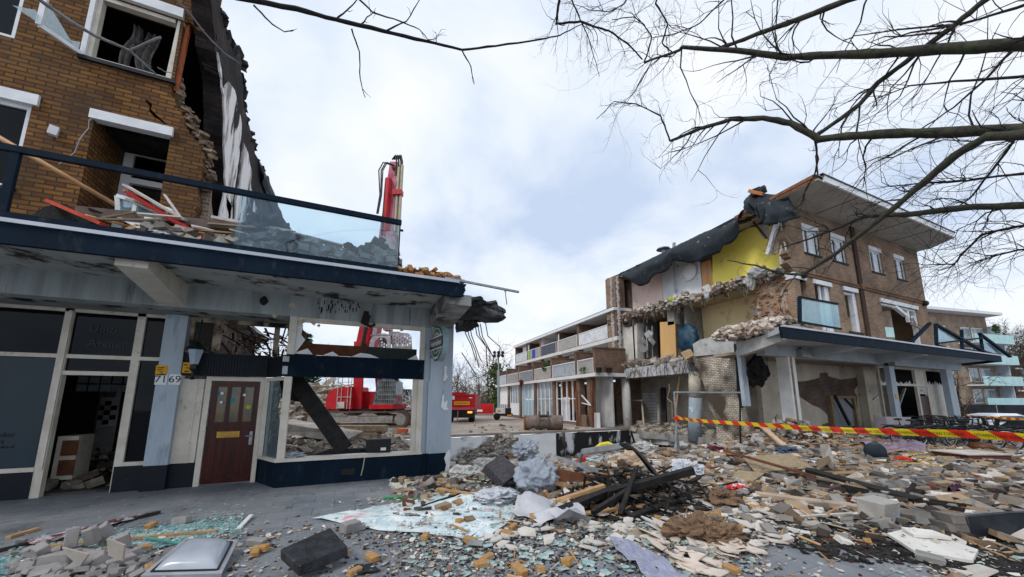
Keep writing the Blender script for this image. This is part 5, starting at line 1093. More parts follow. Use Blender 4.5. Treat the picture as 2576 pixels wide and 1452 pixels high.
member(lo(940,880),lo(968,700),.10,.10,.3,.5,'boom_ram',m_steel)
b=MB(); b.tube([E.p(lo(962,690)[0],.5,lo(962,690)[1]),E.p(lo(980,455)[0],.5,lo(980,455)[1])],.24,8); b.build('red_ram',m_red,EX)
b=MB(); b.tube([E.p(lo(990,690)[0],.35,lo(990,690)[1]),E.p(lo(1008,430)[0],.35,lo(1008,430)[1])],.15,8); b.tube([E.p(lo(1002,690)[0],.3,lo(1002,690)[1]),E.p(lo(1016,425)[0],.3,lo(1016,425)[1])],.11,8); b.build('chrome_ram',mat('bronze_chrome',(.45,.38,.26),(.35,.33,.30),3,.3,metal=.7),EX)
b=MB(); E.bx(b,lo(994,494)[0],lo(1017,494)[0],.1,.5,lo(1000,500)[1],lo(1000,488)[1]); b.build('ram_clamp',m_red,EX)
b=MB()
def hq(x,y,d): q=lo(x,y); return E.p(q[0],d,q[1])
for x,o_ in ((1000,0),(1005,.06),(1010,.1),(1014,.02)): b.tube([hq(x,450,.3+o_),hq(x+2,415,.3+o_),hq(x-2,398,.4),hq(x-12,404,.6)],.06,5)
for x in (0,6,10): b.tube([hq(992+x*.5,425,.3),hq(970+x,420,.2),hq(959+x,440,.2),hq(962+x*.4,500,.2),hq(953+x*.3,545,.3)],.045,5)
for d_ in (.1,.2,.3): b.tube([hq(900+d_*30,930,.4),hq(915+d_*30,860,.3),hq(938+d_*30,740,.3),hq(962+d_*20,600,.3),hq(972+d_*20,470,.35)],.05,5)
b.build('hydraulic_hose',m_hose,EX)
for x,y,r_ in ((950,708,.2),(915,868,.18),(992,425,.14)): q_=lo(x,y); b=MB(); b.lathe([(0,-.1),(r_,-.08),(r_,1.1),(0,1.12)],E.p(q_[0],.55,q_[1]),E.y,14); b.build('joint_pin',m_track,EX)
stick=member(lo(995,600),lo(986,838),.3,.22,-.4,.2,'arm',mat('arm_grey_red',(.40,.30,.33),(.34,.12,.14),1.5,.5)); 
# grapple: two perforated shells
m_gr=mat('worn_grapple_steel',(.50,.46,.50),(.36,.32,.34),4,.6)
b=MB(); E.bx(b,px(972),px(998),-.5,.2,pz(850),pz(834)); E.ex(b,[(px(955),pz(855)),(px(972),pz(842)),(px(998),pz(842)),(px(1016),pz(855)),(px(1010),pz(862)),(px(960),pz(862))],-.5,.3); GP=b.build('grapple',m_frame,EX)
def plate(out,holes,y,name,t=.08,tilt=0.):
    f=lambda x,z:E.p(px(x),y+tilt*(z-860),pz(z))
    b=MB(); b.poly([f(*q) for q in out],t,E.y,holes=[[f(*q) for q in h] for h in holes]); return b.build(name,m_gr,GP)
def slots(x0,x1,z0,z1,nc,nr):
    o=[]
    for c in range(nc):
        for r in range(nr):
            xc=x0+(x1-x0)*(c+.5)/nc; zc=z0+(z1-z0)*(r+.5+(.22 if c%2 else -.22))/nr; a=(x1-x0)/nc*.26; h=(z1-z0)/nr*.30
            o.append([(xc-a,zc-h*.6),(xc,zc-h),(xc+a,zc-h*.6),(xc+a,zc+h*.6),(xc,zc+h),(xc-a,zc+h*.6)])
    return o
plate([(986,880),(982,858),(986,845),(996,838),(1026,841),(1033,848),(1035,880)],slots(988,1033,846,872,7,3),-.75,'grapple_shell',.08,.004)
plate([(930,880),(931,862),(938,850),(950,843),(966,841),(982,846),(984,880),(976,880),(974,860),(966,852),(952,853),(943,862),(940,880)],[],-.9,'grapple_arm',.10)
plate([(940,880),(944,860),(953,852),(966,852),(975,860),(976,880)],slots(943,974,855,878,5,3),-.3,'grapple_shell',.06)
b=MB(); E.bx(b,px(986),px(1034),-.86,-.60,pz(881),pz(875)); E.bx(b,px(931),px(984),-.9,.2,pz(848),pz(845)); b.build('cutting_edge',m_frame,GP)
# small excavator behind
o2=onW(1020,1010,34); o2.z=0; S2=Fr(o2); k2=34/FPX
SE=thing('small_excavator','smaller red excavator half hidden behind twisted metal beside the blue-grey pillar','excavator',o2)
def q2(x,y): return ((x-1020)*k2,max(.0,1.65-(y-HZ)*k2))
b=MB(); S2.bx(b,-1.3,1.6,0,2.2,0,.9); b.build('track',m_track,SE)
b=MB(); S2.bx(b,q2(1015,0)[0],q2(1050,0)[0],.1,2.1,.9,1.7); b.build('body',m_orange,SE)
b=MB(); S2.bx(b,q2(1008,0)[0],q2(1028,0)[0],.0,1.0,1.2,2.7); b.build('cab',m_glassd if False else mat('dark_cab',(.02,.025,.03),(.1,.16,.16),3,.2),SE)
b=MB(); b.beam(S2.p(q2(1012,0)[0],.5,1.6),S2.p(q2(1000,0)[0],.5,3.1),.3,.4); b.beam(S2.p(q2(1000,0)[0],.5,3.1),S2.p(q2(975,0)[0],.5,3.6),.25,.35); b.build('boom',m_red,SE)
# tipper truck seen from behind
o3=G(1156,1063); w3=(o3-CAM).dot(CF); T3=Fr(o3); TK=thing('tipper_truck','red tipper truck seen from behind with lit tail lights and a yellow work-traffic sign','truck',o3)
b=MB(); T3.bx(b,-1.05,1.12,0,5.5,.95,2.12); T3.bx(b,-1.1,1.17,-.06,.02,2.02,2.15); T3.bx(b,-1.1,-1.02,-.05,.1,.95,2.1); T3.bx(b,1.08,1.17,-.05,.1,.95,2.25); T3.bx(b,-1.05,.3,.4,.5,2.15,2.3); b.build('tipper_body',m_red,TK)
b=MB(); T3.bx(b,-1.02,1.1,-.12,-.03,.95,1.14); b.build('tailgate_ledge',mat('pinkish_red',(.6,.12,.16),(.5,.06,.1),3,.5),TK)
b=MB(); T3.bx(b,-.85,-.42,-.05,-.035,1.72,2.0) ; lg=b.build('logo_plate',m_white,TK); text('K',.26,T3.p(-.63,-.056,1.86),T3.x,(0,0,1),m_black,'logo',lg)
b=MB(); T3.bx(b,-.45,.75,-.05,-.03,1.32,1.58); sg=b.build('sign',mat('sign_amber',(.80,.42,.015)),TK); text('werkverkeer',.205,T3.p(.15,-.056,1.46),T3.x,(0,0,1),m_black,'sign_lettering',sg)
b=MB(); T3.bx(b,.7,.95,-.05,-.035,1.83,1.9); b.build('white_mark',m_white,TK)
b=MB(); T3.bx(b,-1.0,1.05,.0,.25,.35,.5); T3.bx(b,-1.,1.05,.1,3,.5,.95); b.build('chassis',m_black,TK)
for x in (-.82,.78):
    b=MB(); T3.bx(b,x-.17,x+.17,-.06,.06,.70,.84); b.build('tail_light',emit('amber_tail_light',(1.,.35,.04),1.6),TK)
for x in (-1.05,.62):
    b=MB(); b.lathe([(.2,0),(.38,.03),(.4,.22),(.38,.45),(.2,.48)],T3.p(x,.6,.4),T3.x,14); b.build('wheel',mat('tyre',(.012,.012,.013),(.03,.028,.026),6,.85),TK)
b=MB(); b.beam(T3.p(-.17,-.05,0),T3.p(-.14,-.02,.9),.14,.05); tag(b.build('wooden_post',m_woodg),'pale wooden post standing behind the red tipper truck','post')
# red skips
o4=G(1218,1045); T4=Fr(o4); k4=(o4-CAM).dot(CF)/FPX; SK=thing('skip_container','red steel skip container standing beyond the truck in the yard','skip',o4)
b=MB(); x0,x1=-24*k4,22*k4; T4.bx(b,x0,x1,0,2.2,.15,.72); b.build('skip_body',m_red,SK)
b=MB(); T4.bx(b,x0+.3,x1+.0,.3,2.4,.72,1.25); T4.bx(b,x0-.05,x1+.05,-.06,.0,.66,.74)
for i in range(8): x=x0+(x1-x0)*i/7; T4.bx(b,x-.04,x+.04,-.05,0,.15,.66)
b.build('skip_ribs',mat('bright_red_paint',(.62,.02,.02),(.5,.015,.02),3,.5),SK)
b=MB(); T4.bx(b,x0+.05,x0+.9,-.09,-.05,.4,.64); b.build('logo_plate',m_white,SK)
for x in (x0+.3,x1-.3):
    b=MB(); b.lathe([(.08,0),(.1,.02),(.1,.2)],T4.p(x,-.05,.1),T4.x,8); b.build('roller',m_frame,SK)
# lamp tower on a trailer
o5=G(1268,1057); T5=Fr(o5); k5=(o5-CAM).dot(CF)/FPX; LT=thing('lamp_tower','mobile lamp tower with a tall mast and six floodlights on a white and black trailer','lamp tower',o5)
def t5(x): return (x-1268)*k5
b=MB(); T5.bx(b,t5(1247),t5(1270),0,1.0,.55,1.0); b.build('generator_box',m_white,LT)
b=MB(); T5.bx(b,t5(1271),t5(1286),.05,1.,.5,1.0); T5.bx(b,t5(1248),t5(1290),0,1.,.35,.54); b.build('trailer_chassis',m_black,LT)
b=MB(); T5.bx(b,t5(1252),t5(1259),-.02,0,.68,.85); b.build('yellow_label',MT['yellow_sticker'],LT)
b=MB(); T5.bx(b,t5(1276),t5(1288),-.03,-.005,.36,.46); b.build('number_plate',MT['sign_amber'],LT)
for x in (1250,):
    b=MB(); b.lathe([(.1,0),(.28,.02),(.3,.1),(.28,.2),(.1,.22)],T5.p(t5(x),-.1,.3),T5.y,14); b.build('wheel',MT['tyre'],LT)
zt5=1.65+(HZ-884)*k5
b=MB(); b.tube([T5.p(t5(1253),.3,.6),T5.p(t5(1253),.3,zt5-1.6)],.11,8); b.tube([T5.p(t5(1253),.3,zt5-1.6),T5.p(t5(1253),.3,zt5)],.06,8); b.beam(T5.p(t5(1253)-.35,.3,zt5-.15),T5.p(t5(1253)+.35,.3,zt5-.15),.05,.05); b.build('mast',mat('pale_green_mast',(.42,.50,.50),(.36,.44,.44),3,.5),LT)
for x in (-.36,0,.36):
    for z in (0,-.3):
        b=MB(); b.lathe([(.06,.12),(.13,.08),(.15,-.04),(.13,-.06)],T5.p(t5(1253)+x,.25,zt5+z),(0.25*x,-1,-.3),10); b.build('floodlight',m_black,LT)
# digger bucket
o6=G(1369,1083); T6=Fr(o6,Vector((CRh.x,CRh.y,0))); k6=(o6-CAM).dot(CF)/FPX; BK=thing('digger_bucket','wide rusty digger bucket lying at the edge of the pit','bucket',o6)
x0,x1=-48*k6,48*k6; hb=26*k6
prof=[]
for i in range(13): a=math.pi*.5+math.pi*1.0*i/12; prof.append((.42+.42*math.cos(a),.42+.42*math.sin(a)))
prof=[(.75,.80)]+[(y,z*.95+.02) for y,z in prof]+[(.95,.0)]
b=MB()
vs=[];n_p=len(prof)
for sx in (x0,x1):
    for y,z in prof: vs.append(T6.p(sx,y,z))
    for y,z in prof: vs.append(T6.p(sx,y*.92+.06,z*.9+.04))
fs=[]
for i in range(n_p-1): fs+= [(i,i+1,2*n_p+i+1,2*n_p+i),(n_p+i,n_p+i+1,3*n_p+i+1,3*n_p+i)]
b.add(vs,fs); 
for sx in (x0,x1-.05): b.poly([T6.p(sx,y,z) for y,z in prof],.05,T6.x)
m_bk=mat('rusty_worn_steel',(.17,.12,.10),(.26,.21,.19),4,.6,.3,c3=(.32,.14,.05),sc3=3,l3=.58,h3=.68)
b.build('bucket_shell',m_bk,BK)
b=MB(); T6.bx(b,-.28,-.2,.05,.6,.45,1.05); T6.bx(b,.22,.3,.05,.6,.45,1.05); T6.bx(b,-.3,.32,.1,.5,.8,.86); T6.bx(b,-.3,.32,-.03,.05,.25,.6); b.build('coupling_bracket',mat('dark_worn_steel',(.10,.085,.08),(.2,.17,.15),5,.6),BK)
b=MB(); T6.bx(b,x0-.06,x0,.1,.9,0,.78); b.build('rusty_side_plate',mat('orange_rust',(.40,.17,.05),(.26,.11,.04),4,.85),BK)
# rubble heaps in the yard
def heap(name,label,c,r,h,n,s0,s1,m,seed,cat='rubble heap',base=True):
    rnd=random.Random(seed); b=MB(); c=Vector(c)
    def hh(u,v):
        q=u*u+v*v; return max(0,1-q**.5)*h*(1+.3*noise.noise((u*3+seed,v*3,2)))
    if base:
        N_=22
        b.grid(lambda a,d:(c.x+(a*2-1)*r[0],c.y+(d*2-1)*r[1],c.z-.05+hh(a*2-1,d*2-1)+.15*h*noise.noise((a*12,d*12,seed))*(1 if hh(a*2-1,d*2-1)>0 else 0)),N_,N_)
    for i in range(n):
        u,v=rnd.uniform(-1,1),rnd.uniform(-1,1)
        if u*u+v*v>1: continue
        s=rnd.uniform(s0,s1)*rnd.uniform(.5,1); b.chunk((c.x+u*r[0],c.y+v*r[1],c.z+hh(u,v)+rnd.uniform(-.3,.4)*s),(s*rnd.uniform(1,2),s,s*rnd.uniform(.4,.9)),rnd)
    return tag(b.build(name,m),label,cat,kind='stuff')
p=G(1240,1150,-.6); heap('gravel_heap','grey heap of broken stones filling the middle of the basement pit',(5.9,14.2,-2.5),(4.4,3.2),2.75,4200,.07,.19,mat('gravel_mix',(.50,.47,.43),(.26,.24,.22),2.5,.95,.6,30,isl=(.3,.27,.24),c3=(.55,.53,.5),sc3=6,l3=.6,h3=.64,lo=.38,hi=.56),3)
def hp(px_,wd): q=onW(px_,1010,wd); q.z=0; return q
heap('rubble_heap','tall grey rubble mountain behind the tracked excavator',hp(800,36),(6,4),3.2,1100,.25,.9,mat('heap_grey',(.42,.38,.34),(.22,.2,.18),1.5,.95,.5,isl=(.3,.27,.24),c3=(.55,.5,.4),sc3=2,l3=.6,h3=.66),4)
heap('rubble_heap','low rubble ridge left of the excavator tracks',hp(735,25),(3,3),1.7,500,.2,.6,MT['heap_grey'],5)
b=MB(); rnd=random.Random(12); c=hp(1018,29)
for i in range(420):
    q=c+Vector((rnd.gauss(0,1.1),rnd.gauss(0,.8),0)); q.z=abs(rnd.gauss(.5,.7)); a=Vector((rnd.gauss(0,1),rnd.gauss(0,1),rnd.gauss(0,.8))).normalized()*rnd.uniform(.3,1.1); b.beam(q,q+a,rnd.uniform(.03,.1),.015,rnd.uniform(0,3))
for q in b.v: pass
b.v=[(x,y,max(z,.0)) for x,y,z in b.v]
tag(b.build('scrap_metal_heap',mat('pale_scrap',(.52,.52,.53),(.30,.28,.27),2,.5,metal=.2)),'heap of pale twisted scrap metal beside the excavator cab','scrap heap',kind='stuff')
b=MB()
for i in range(60):
    q=hp(820+rnd.uniform(-70,60),33+rnd.uniform(-2,2)); q.z=rnd.uniform(1.2,3.1); a=Vector((rnd.gauss(0,1),rnd.gauss(0,1),rnd.gauss(0,.35))).normalized()*rnd.uniform(.6,2.2); b.beam(q,q+a,rnd.uniform(.1,.4),.06,rnd.uniform(0,3))
tag(b.build('broken_timber',mat('heap_timber',(.5,.46,.38),(.28,.22,.16),2,.8)),'broken timbers sticking out of the rubble mountain behind the excavator','timber',kind='stuff')
# things lying behind the bar window
def lump(name,label,cat,px_,py_,wd,size,m,seed,rt=(0,0,0),parts=False):
    q=onW(px_,py_,wd); b=MB(); b.blob(q,size,seed,.35,1.2,3,rot(*rt)); return tag(b.build(name,m),label,cat)
q=G(790,1112); b=MB(); b.chunk(q+Vector((0,0,.45)),(3.4,1.6,.42),random.Random(2),Fr(q).M@rot(0,.16,0),.3); tag(b.build('concrete_slab',mat('rough_pale_concrete',(.52,.48,.43),(.34,.31,.28),1.6,.95,.8,10,c3=(.2,.17,.15),sc3=2,l3=.58,h3=.68)),'thick tilted pale concrete slab lying behind the empty bar window','concrete slab')
q=G(905,1105); F7=Fr(q)
for i,(x0,x1,y,z,l) in enumerate(((-1.3,.7,0,.15,'lower'),(-1.1,1.0,.1,.45,'upper'))):
    b=MB(); F7.bx(b,x0,x1,y,y+.5,z-.15,z+.12); tag(b.build('timber_beam',m_woodg,bevel=.02),'%s of two heavy squared timbers stacked in front of the excavator tracks'%l,'timber')
for i,(x,l,m) in enumerate(((980,'grey kerb block in the row before the excavator',m_conc),(1003,'orange-red block right of the grey kerb block before the excavator',mat('orange_red_block',(.5,.12,.04),(.4,.1,.05),4)),(955,'dark block left in the row before the excavator',m_char))):
    q=G(x,1092); F7=Fr(q); b=MB(); F7.bx(b,-.4,.4,0,.3,0,.25); tag(b.build('kerb_block',m,bevel=.02),l,'block')
# ================= FOREGROUND BARE TREES =================
m_limb=mat('mossy_grey_bark',(.085,.082,.062),(.045,.043,.035),14,.9,.4,60,c3=(.085,.105,.05),sc3=5,l3=.55,h3=.68)
m_limbd=mat('dark_twig_bark',(.040,.036,.036),(.025,.023,.024),20,.9,.3)
m_limbg=mat('pale_grey_bark',(.30,.29,.29),(.20,.19,.19),12,.8,.3)
def limb(name,parent,m,pts,d0,d1,r0,r1,seed,ntw=14,tl=.8,lead=(),dep=2,n=7,grav=-.02,tm=None,kids=3):
    """a limb traced on the photo, at true distances d0..d1 from the viewpoint; lead = world points joining it to the trunk"""
    rnd=random.Random(seed); P=[]; k=len(pts)
    sm=[]
    for i in range(k-1):
        for j in range(4): t=j/4; sm.append((pts[i][0]*(1-t)+pts[i+1][0]*t+rnd.uniform(-1,1),pts[i][1]*(1-t)+pts[i+1][1]*t+rnd.uniform(-1,1)))
    sm.append(pts[-1]); K=len(sm)
    P=[atD(x,y,d0+(d1-d0)*i/(K-1)) for i,(x,y) in enumerate(sm)]
    r0*=.72; r1*=.8; rr=[r0+(r1-r0)*i/(K-1) for i in range(K)]; ntw=int(ntw*.8)
    rr=[q*(1+.12*rnd.uniform(-1,1)) for q in rr]
    b=MB(); b.tube(list(lead)+P,[r0*1.15]*len(lead)+rr,n); L=b.build(name,m,parent,smooth=True)
    if ntw:
        b=MB()
        for i in range(ntw):
            j=rnd.randint(1,K-1); t=(P[min(j+1,K-1)]-P[j-1]).normalized(); s=rnd.choice((-1,1)); vdir=(CU*rnd.uniform(-.9,.9)+CR*rnd.uniform(-.6,.6)+CF*rnd.uniform(-.4,.4))
            twig(b,P[j],(t*.7+vdir).normalized(),tl*rnd.uniform(.35,1.1),max(.005,min(rr[j]*.4,.0125)),dep,rnd,4,grav,5,.8,2 if dep>2 else kids)
        b.build('twigs',tm or m_limbd,L)
    return L
TA=thing('bare_tree','big bare tree at the right whose mossy limbs reach over the square','tree',(8.8,-.6,0))
b=MB(); b.tube([(8.8,-.6,0),(8.75,-.55,.5),(8.7,-.5,2),(8.75,-.45,3.5),(8.6,-.4,5.5),(8.7,-.3,8),(8.5,-.2,10)],[.34,.27,.24,.22,.18,.14,.08],12); b.build('trunk',m_limb,TA,smooth=True)
T=lambda z:Vector((8.65,-.42,z))
limb('limb',TA,m_limb,[(2660,108),(2574,112),(2433,119),(2209,135),(2086,139),(1978,144),(1855,127),(1716,119),(1709,127),(1620,158)],7.2,7.4,.098,.018,1,26,1.1,[T(5.2)],3)
limb('limb',TA,m_limb,[(2660,322),(2576,325),(2330,335),(2200,338),(2060,350),(1990,310),(1920,297),(1840,300),(1760,325),(1685,355)],7.0,7.2,.092,.026,2,26,1.0,[T(3.6)],3)
limb('limb',TA,m_limb,[(2660,335),(2480,345),(2400,392),(2300,480),(2200,562),(2100,640),(2020,690),(1960,688),(1900,668),(1830,655)],6.6,7.4,.072,.010,3,16,.6,[T(3.4)],2)
limb('limb',TA,m_limb,[(2660,515),(2447,521),(2277,540),(2203,543),(2170,545),(2103,575),(2040,600),(1973,621)],7.4,7.8,.062,.014,4,18,.7,[T(2.4)],2)
limb('limb',TA,m_limbd,[(2050,352),(2057,400),(2050,440),(2030,470),(2014,514),(1973,545)],7.1,7.0,.022,.008,5,5,.4,(),1,5)
limb('limb',TA,m_limb,[(2250,-45),(2132,0),(2017,46),(1940,73),(1870,100),(1816,119)],8.2,7.5,.062,.03,6,14,.9,(),3)
limb('limb',TA,m_limb,[(2600,-80),(2479,0),(2402,62),(2301,139),(2209,208),(2163,262),(2101,308),(2047,345)],7.6,7.15,.045,.035,7,16,.9,(),3)
limb('limb',TA,m_limbd,[(1412,-30),(1404,15),(1400,60),(1462,54),(1500,69),(1531,77),(1580,110),(1616,150)],7.8,7.5,.03,.014,8,16,.7,(),3,6)
limb('limb',TA,m_limbd,[(1430,-30),(1439,0),(1460,50),(1477,85),(1489,123),(1508,192)],7.6,7.6,.020,.006,9,10,.6,(),2,5)
limb('limb',TA,m_limbd,[(1620,158),(1632,125),(1639,92),(1620,62),(1593,42),(1539,50)],7.4,7.5,.018,.007,10,10,.6,(),2,5)
limb('limb',TA,m_limbd,[(1685,355),(1672,315),(1660,290),(1600,262),(1545,255),(1500,300)],7.2,7.3,.02,.007,11,12,.5,(),2,5)
limb('limb',TA,m_limbd,[(2660,20),(2574,95),(2480,200),(2400,270),(2310,330)],8.5,8.,.03,.010,12,14,.9,(),3,5)
limb('limb',TA,m_limbd,[(2660,180),(2560,195),(2400,205),(2290,215),(2200,250)],8.3,8.,.028,.008,13,14,.9,(),3,5)
limb('limb',TA,m_limbd,[(2660,560),(2560,570),(2470,590),(2420,640),(2400,665),(2330,667)],8.2,7.8,.03,.008,14,34,.9,(),3,5)
limb('limb',TA,m_limbd,[(2660,430),(2540,440),(2430,455),(2330,460),(2240,470)],8.4,8.,.03,.008,15,32,.9,(),3,5)
limb('limb',TA,m_limbd,[(2660,-20),(2560,20),(2420,60),(2260,75),(2150,90)],9,8.5,.03,.008,16,16,.9,(),3,5)
limb('limb',TA,m_limbd,[(1660,-40),(1650,10),(1680,60),(1665,110),(1690,130)],8,7.6,.02,.012,17,10,.7,(),3,5)
limb('limb',TA,m_limbd,[(1960,-40),(1955,20),(1950,80),(1955,150),(1935,190)],8,7.5,.016,.006,18,10,.6,(),2,5)
limb('limb',TA,m_limbd,[(2660,620),(2560,630),(2480,650)],8.4,8.2,.025,.010,19,30,.8,(),3,5)
limb('limb',TA,m_limbd,[(2590,300),(2510,410),(2440,500),(2370,545)],7.6,7.7,.025,.008,20,24,.8,(),3,5)
limb('limb',TA,m_limbd,[(1860,-40),(1800,20),(1760,60),(1700,85),(1640,95)],8.3,7.9,.02,.006,21,14,.8,(),3,5)
limb('limb',TA,m_limbd,[(1600,-40),(1570,10),(1530,30),(1480,25)],8.3,8.1,.016,.006,22,12,.7,(),3,5)
TB=thing('bare_tree','bare tree behind the viewer whose one dark thin branch crosses the open sky','tree',(-2.5,-3.2,0))
b=MB(); b.tube([(-2.5,-3.2,0),(-2.5,-3.1,2),(-2.4,-3.0,4.5),(-2.2,-2.6,7),(-2,-2.2,8.5)],[.25,.2,.17,.12,.08],10); b.build('trunk',m_limb,TB,smooth=True)
mb=limb('limb',TB,m_limbd,[(480,-60),(592,-8),(746,23),(846,50),(962,77),(1070,104),(1162,125),(1247,116),(1362,99),(1408,89),(1462,62)],5.6,6.6,.042,.007,31,5,.35,[Vector((-2.2,-2.6,7))],1,7,.0)
for i,pp in enumerate(([(638,12),(677,54),(715,81),(738,77)],[(885,73),(904,131),(906,200),(919,246)],[(1162,127),(1185,169),(1193,212)],[(846,48),(880,20),(905,-8)],[(969,79),(1023,54),(1058,-5)],[(895,-10),(938,31),(1008,54),(1054,73),(1081,104)])):
    limb('limb',TB,m_limbd,pp,6,6.1,.014,.006,40+i,2,.2,(),0,5,0)
TC=thing('pale_branch_tree','slender tree left of the viewer with pale grey branches close overhead','tree',(-5.2,.2,0))
b=MB(); b.tube([(-5.2,.2,0),(-5.15,.3,2.5),(-4.9,.6,4.8),(-4.4,1.0,6.4)],[.11,.09,.07,.05],8); b.build('trunk',m_limbg,TC,smooth=True)
limb('limb',TC,m_limbg,[(0,-80),(100,0),(170,50),(240,90),(300,115),(330,130),(360,160),(385,180),(395,192)],4.6,4.7,.020,.007,51,3,.12,[Vector((-4.4,1.0,6.4))],0,6,0,m_limbg)
limb('limb',TC,m_limbg,[(330,126),(370,108),(405,94)],4.65,4.6,.013,.009,52,0)
limb('limb',TC,m_limbg,[(400,-60),(445,0),(490,50),(520,90),(560,130),(605,162)],4.8,4.9,.013,.006,53,2,.1,[Vector((-4.4,1.0,6.4))],0,6,0,m_limbg)
limb('limb',TC,m_limbg,[(395,170),(415,180),(440,184)],4.7,4.7,.006,.004,54,0)
# ================= DEBRIS =================
D=random.Random(21)
MOUNDS=((15.0,8.3,1.9,1.0,.80),(3.1,6.7,1.1,.7,.36),(4.6,5.6,1.1,.7,.20),(8.2,8.2,2.2,.7,.12),(11.5,8.7,1.8,.8,.12),(6.3,6.4,1.3,.8,.25),(10,6.8,2.,1.,.22),(18.5,8.6,2.0,.7,.30))
def hgt(x,y):
    h=0
    for a,b_,sx,sy,k in MOUNDS: h=max(h,k*math.exp(-((x-a)/sx)**2-((y-b_)/sy)**2)*(1+.35*noise.noise((x*2.1,y*2.1,3))))
    return h if h>.02 else 0
def toP(x,y,z):
    d=Vector((x,y,z))-CAM; w=d.dot(CF)
    if w<.2: return (-999,-999,w)
    return (PXC+FPX*d.dot(CR)/w,PYC-FPX*d.dot(CU)/w,w)
def dens(x,y):
    p,q,w=toP(x,y,0)
    if q>1640 or p<-150 or p>2800: return 0
    if y>9.4 and x<12: return 0
    if x<2.35 and y>8.3: return .0
    k=0
    if p>1050: k=1.0
    e=(p-(880+ (q-1230)*.0))/170.
    k=max(k,min(1,max(0,e)))
    if q>1330 and p<1100: k=max(k,.30*min(1,max(0,(p-560)/150)))
    if q>1310 and p<700: k=max(k,.38 if q>1345 else .15)
    if q<1330 and p<860: k=max(k,.05)
    if q>1370 and 1930<p<2340: k*=.10       # bare paving at the lower right
    if q>1300 and 1150<p<1650: k*=.75
    return k*(1+.7*noise.noise((x*1.1,y*1.1,7)))
def pick(xa,xb_,ya,yb_,near=None):
    while True:
        x=D.uniform(xa,xb_); y=D.uniform(ya,yb_)
        if near and (x*x+y*y)**.5>near: continue
        if D.random()<dens(x,y): return x,y
# mound under the bigger heaps
b=MB(); N1,N2=150,50
b.grid(lambda u,v:(1.9+u*20,4.0+v*5.8,hgt(1.9+u*20,4.0+v*5.8)*(.95+.25*noise.noise((u*150,v*40,1)))-.035),N1,N2)
tag(b.build('rubble_mound',mat('rubble_dust',(.26,.23,.20),(.13,.115,.10),3,.95,.8,30,c3=(.55,.53,.5),sc3=9,l3=.57,h3=.62)),'low mound of dusty demolition rubble along the edge of the pit','rubble',kind='stuff')
def stuff(name,label,m,n,s0,s1,kind='chunk',near=None,area=(1.,29,1.6,9.3),tilt=.25,th=.012,flat=.6):
    b=MB()
    for i in range(n):
        while True:
            x,y=pick(*area,near=near); dd=math.hypot(x,y)
            if s1<.085 or D.random()<max(.03 if kind=='chunk' else .16,min(1,(dd-5.2)/3.0)): break
        h=hgt(x,y); s=(s0+(s1*1.5-s0)*D.random()**2.4)*(.45+.55*min(1,max(0,(dd-3)/5.)))
        if kind=='chunk': b.chunk((x,y,h+s*.25),(s*D.uniform(1,1.9),s,s*D.uniform(.4,.8)),D,rot(D.gauss(0,.25),D.gauss(0,.25),D.uniform(0,6.3)),.35)
        elif kind=='stick':
            l=s*D.uniform(4,9); a=D.uniform(0,6.3); b.beam((x-math.cos(a)*l/2,y-math.sin(a)*l/2,h+.01+D.random()*.02),(x+math.cos(a)*l/2,y+math.sin(a)*l/2,h+.015+D.random()*.05*(1+6*h)),s*.6,s*.35,D.uniform(-.4,.4))
        else: b.shard((x,y,h+th/2+.004+D.random()*.02),s,th,D,rot(D.gauss(0,tilt),D.gauss(0,tilt),D.uniform(0,6.3)))
    return tag(b.build(name,m),label,name.replace('_',' '),kind='stuff')
m_plas=mat('broken_plaster',(.72,.70,.67),(.55,.52,.48),3,.85,.2,30,isl=(0.30,0.26,0.22))
m_teal=mat('teal_glass_crumb',(.27,.44,.43),(.55,.68,.68),6,.15,isl=(0.72,0.74,0.74),spec=.7)
m_och=mat('ochre_rubble',(.42,.25,.10),(.52,.38,.24),2,.9,.4,isl=(0.30,0.26,0.22))
m_tan=mat('tan_rubble',(.44,.34,.24),(.33,.25,.17),2,.9,.3,isl=(0.25,0.21,0.18))
m_grey=mat('grey_rubble',(.24,.235,.23),(.36,.35,.34),2,.9,.4,isl=(0.25,0.21,0.18))
m_drk=mat('dark_rubble',(.06,.05,.045),(.12,.10,.09),3,.9,.4,isl=(0.40,0.34,0.30))
m_red2=mat('red_brick_rubble',(.30,.11,.07),(.22,.08,.055),3,.9,.3,isl=(0.35,0.30,0.26))
stuff('plaster_crumbs','white plaster crumbs scattered over the square',m_plas,5200,.03,.13)
stuff('grey_rubble','grey concrete and mortar fragments scattered over the square',m_grey,4600,.03,.16)
stuff('ochre_rubble','ochre brick fragments scattered over the square',m_och,2400,.03,.11)
stuff('tan_rubble','tan mortar and board fragments scattered over the square',m_tan,3600,.03,.15)
stuff('dark_rubble','dark burnt fragments scattered over the square',m_drk,4200,.03,.13)
stuff('red_rubble','red brown brick fragments scattered over the square',m_red2,1100,.03,.11)
stuff('plaster_plates','flat white plaster flakes scattered over the square',m_plas,1500,.05,.22,'plate',th=.014)
stuff('board_scraps','flat tan board scraps scattered over the square',m_tan,900,.06,.24,'plate',th=.014)
stuff('wood_splinters','wood splinters and laths scattered over the square',m_wood,1100,.015,.06,'stick')
stuff('pale_splinters','pale painted splinters scattered over the square',m_plas,500,.012,.05,'stick')
stuff('charred_splinters','charred splinters scattered over the square',m_char,600,.015,.06,'stick')
stuff('glass_crumbs','turquoise window glass fragments scattered over the paving',m_teal,4600,.008,.045,'plate',near=9.5,th=.006,tilt=.12)
stuff('fine_plaster','fine white plaster bits on the near paving',m_plas,7000,.006,.05,'plate',near=7,area=(-4,8,1,7),th=.005)
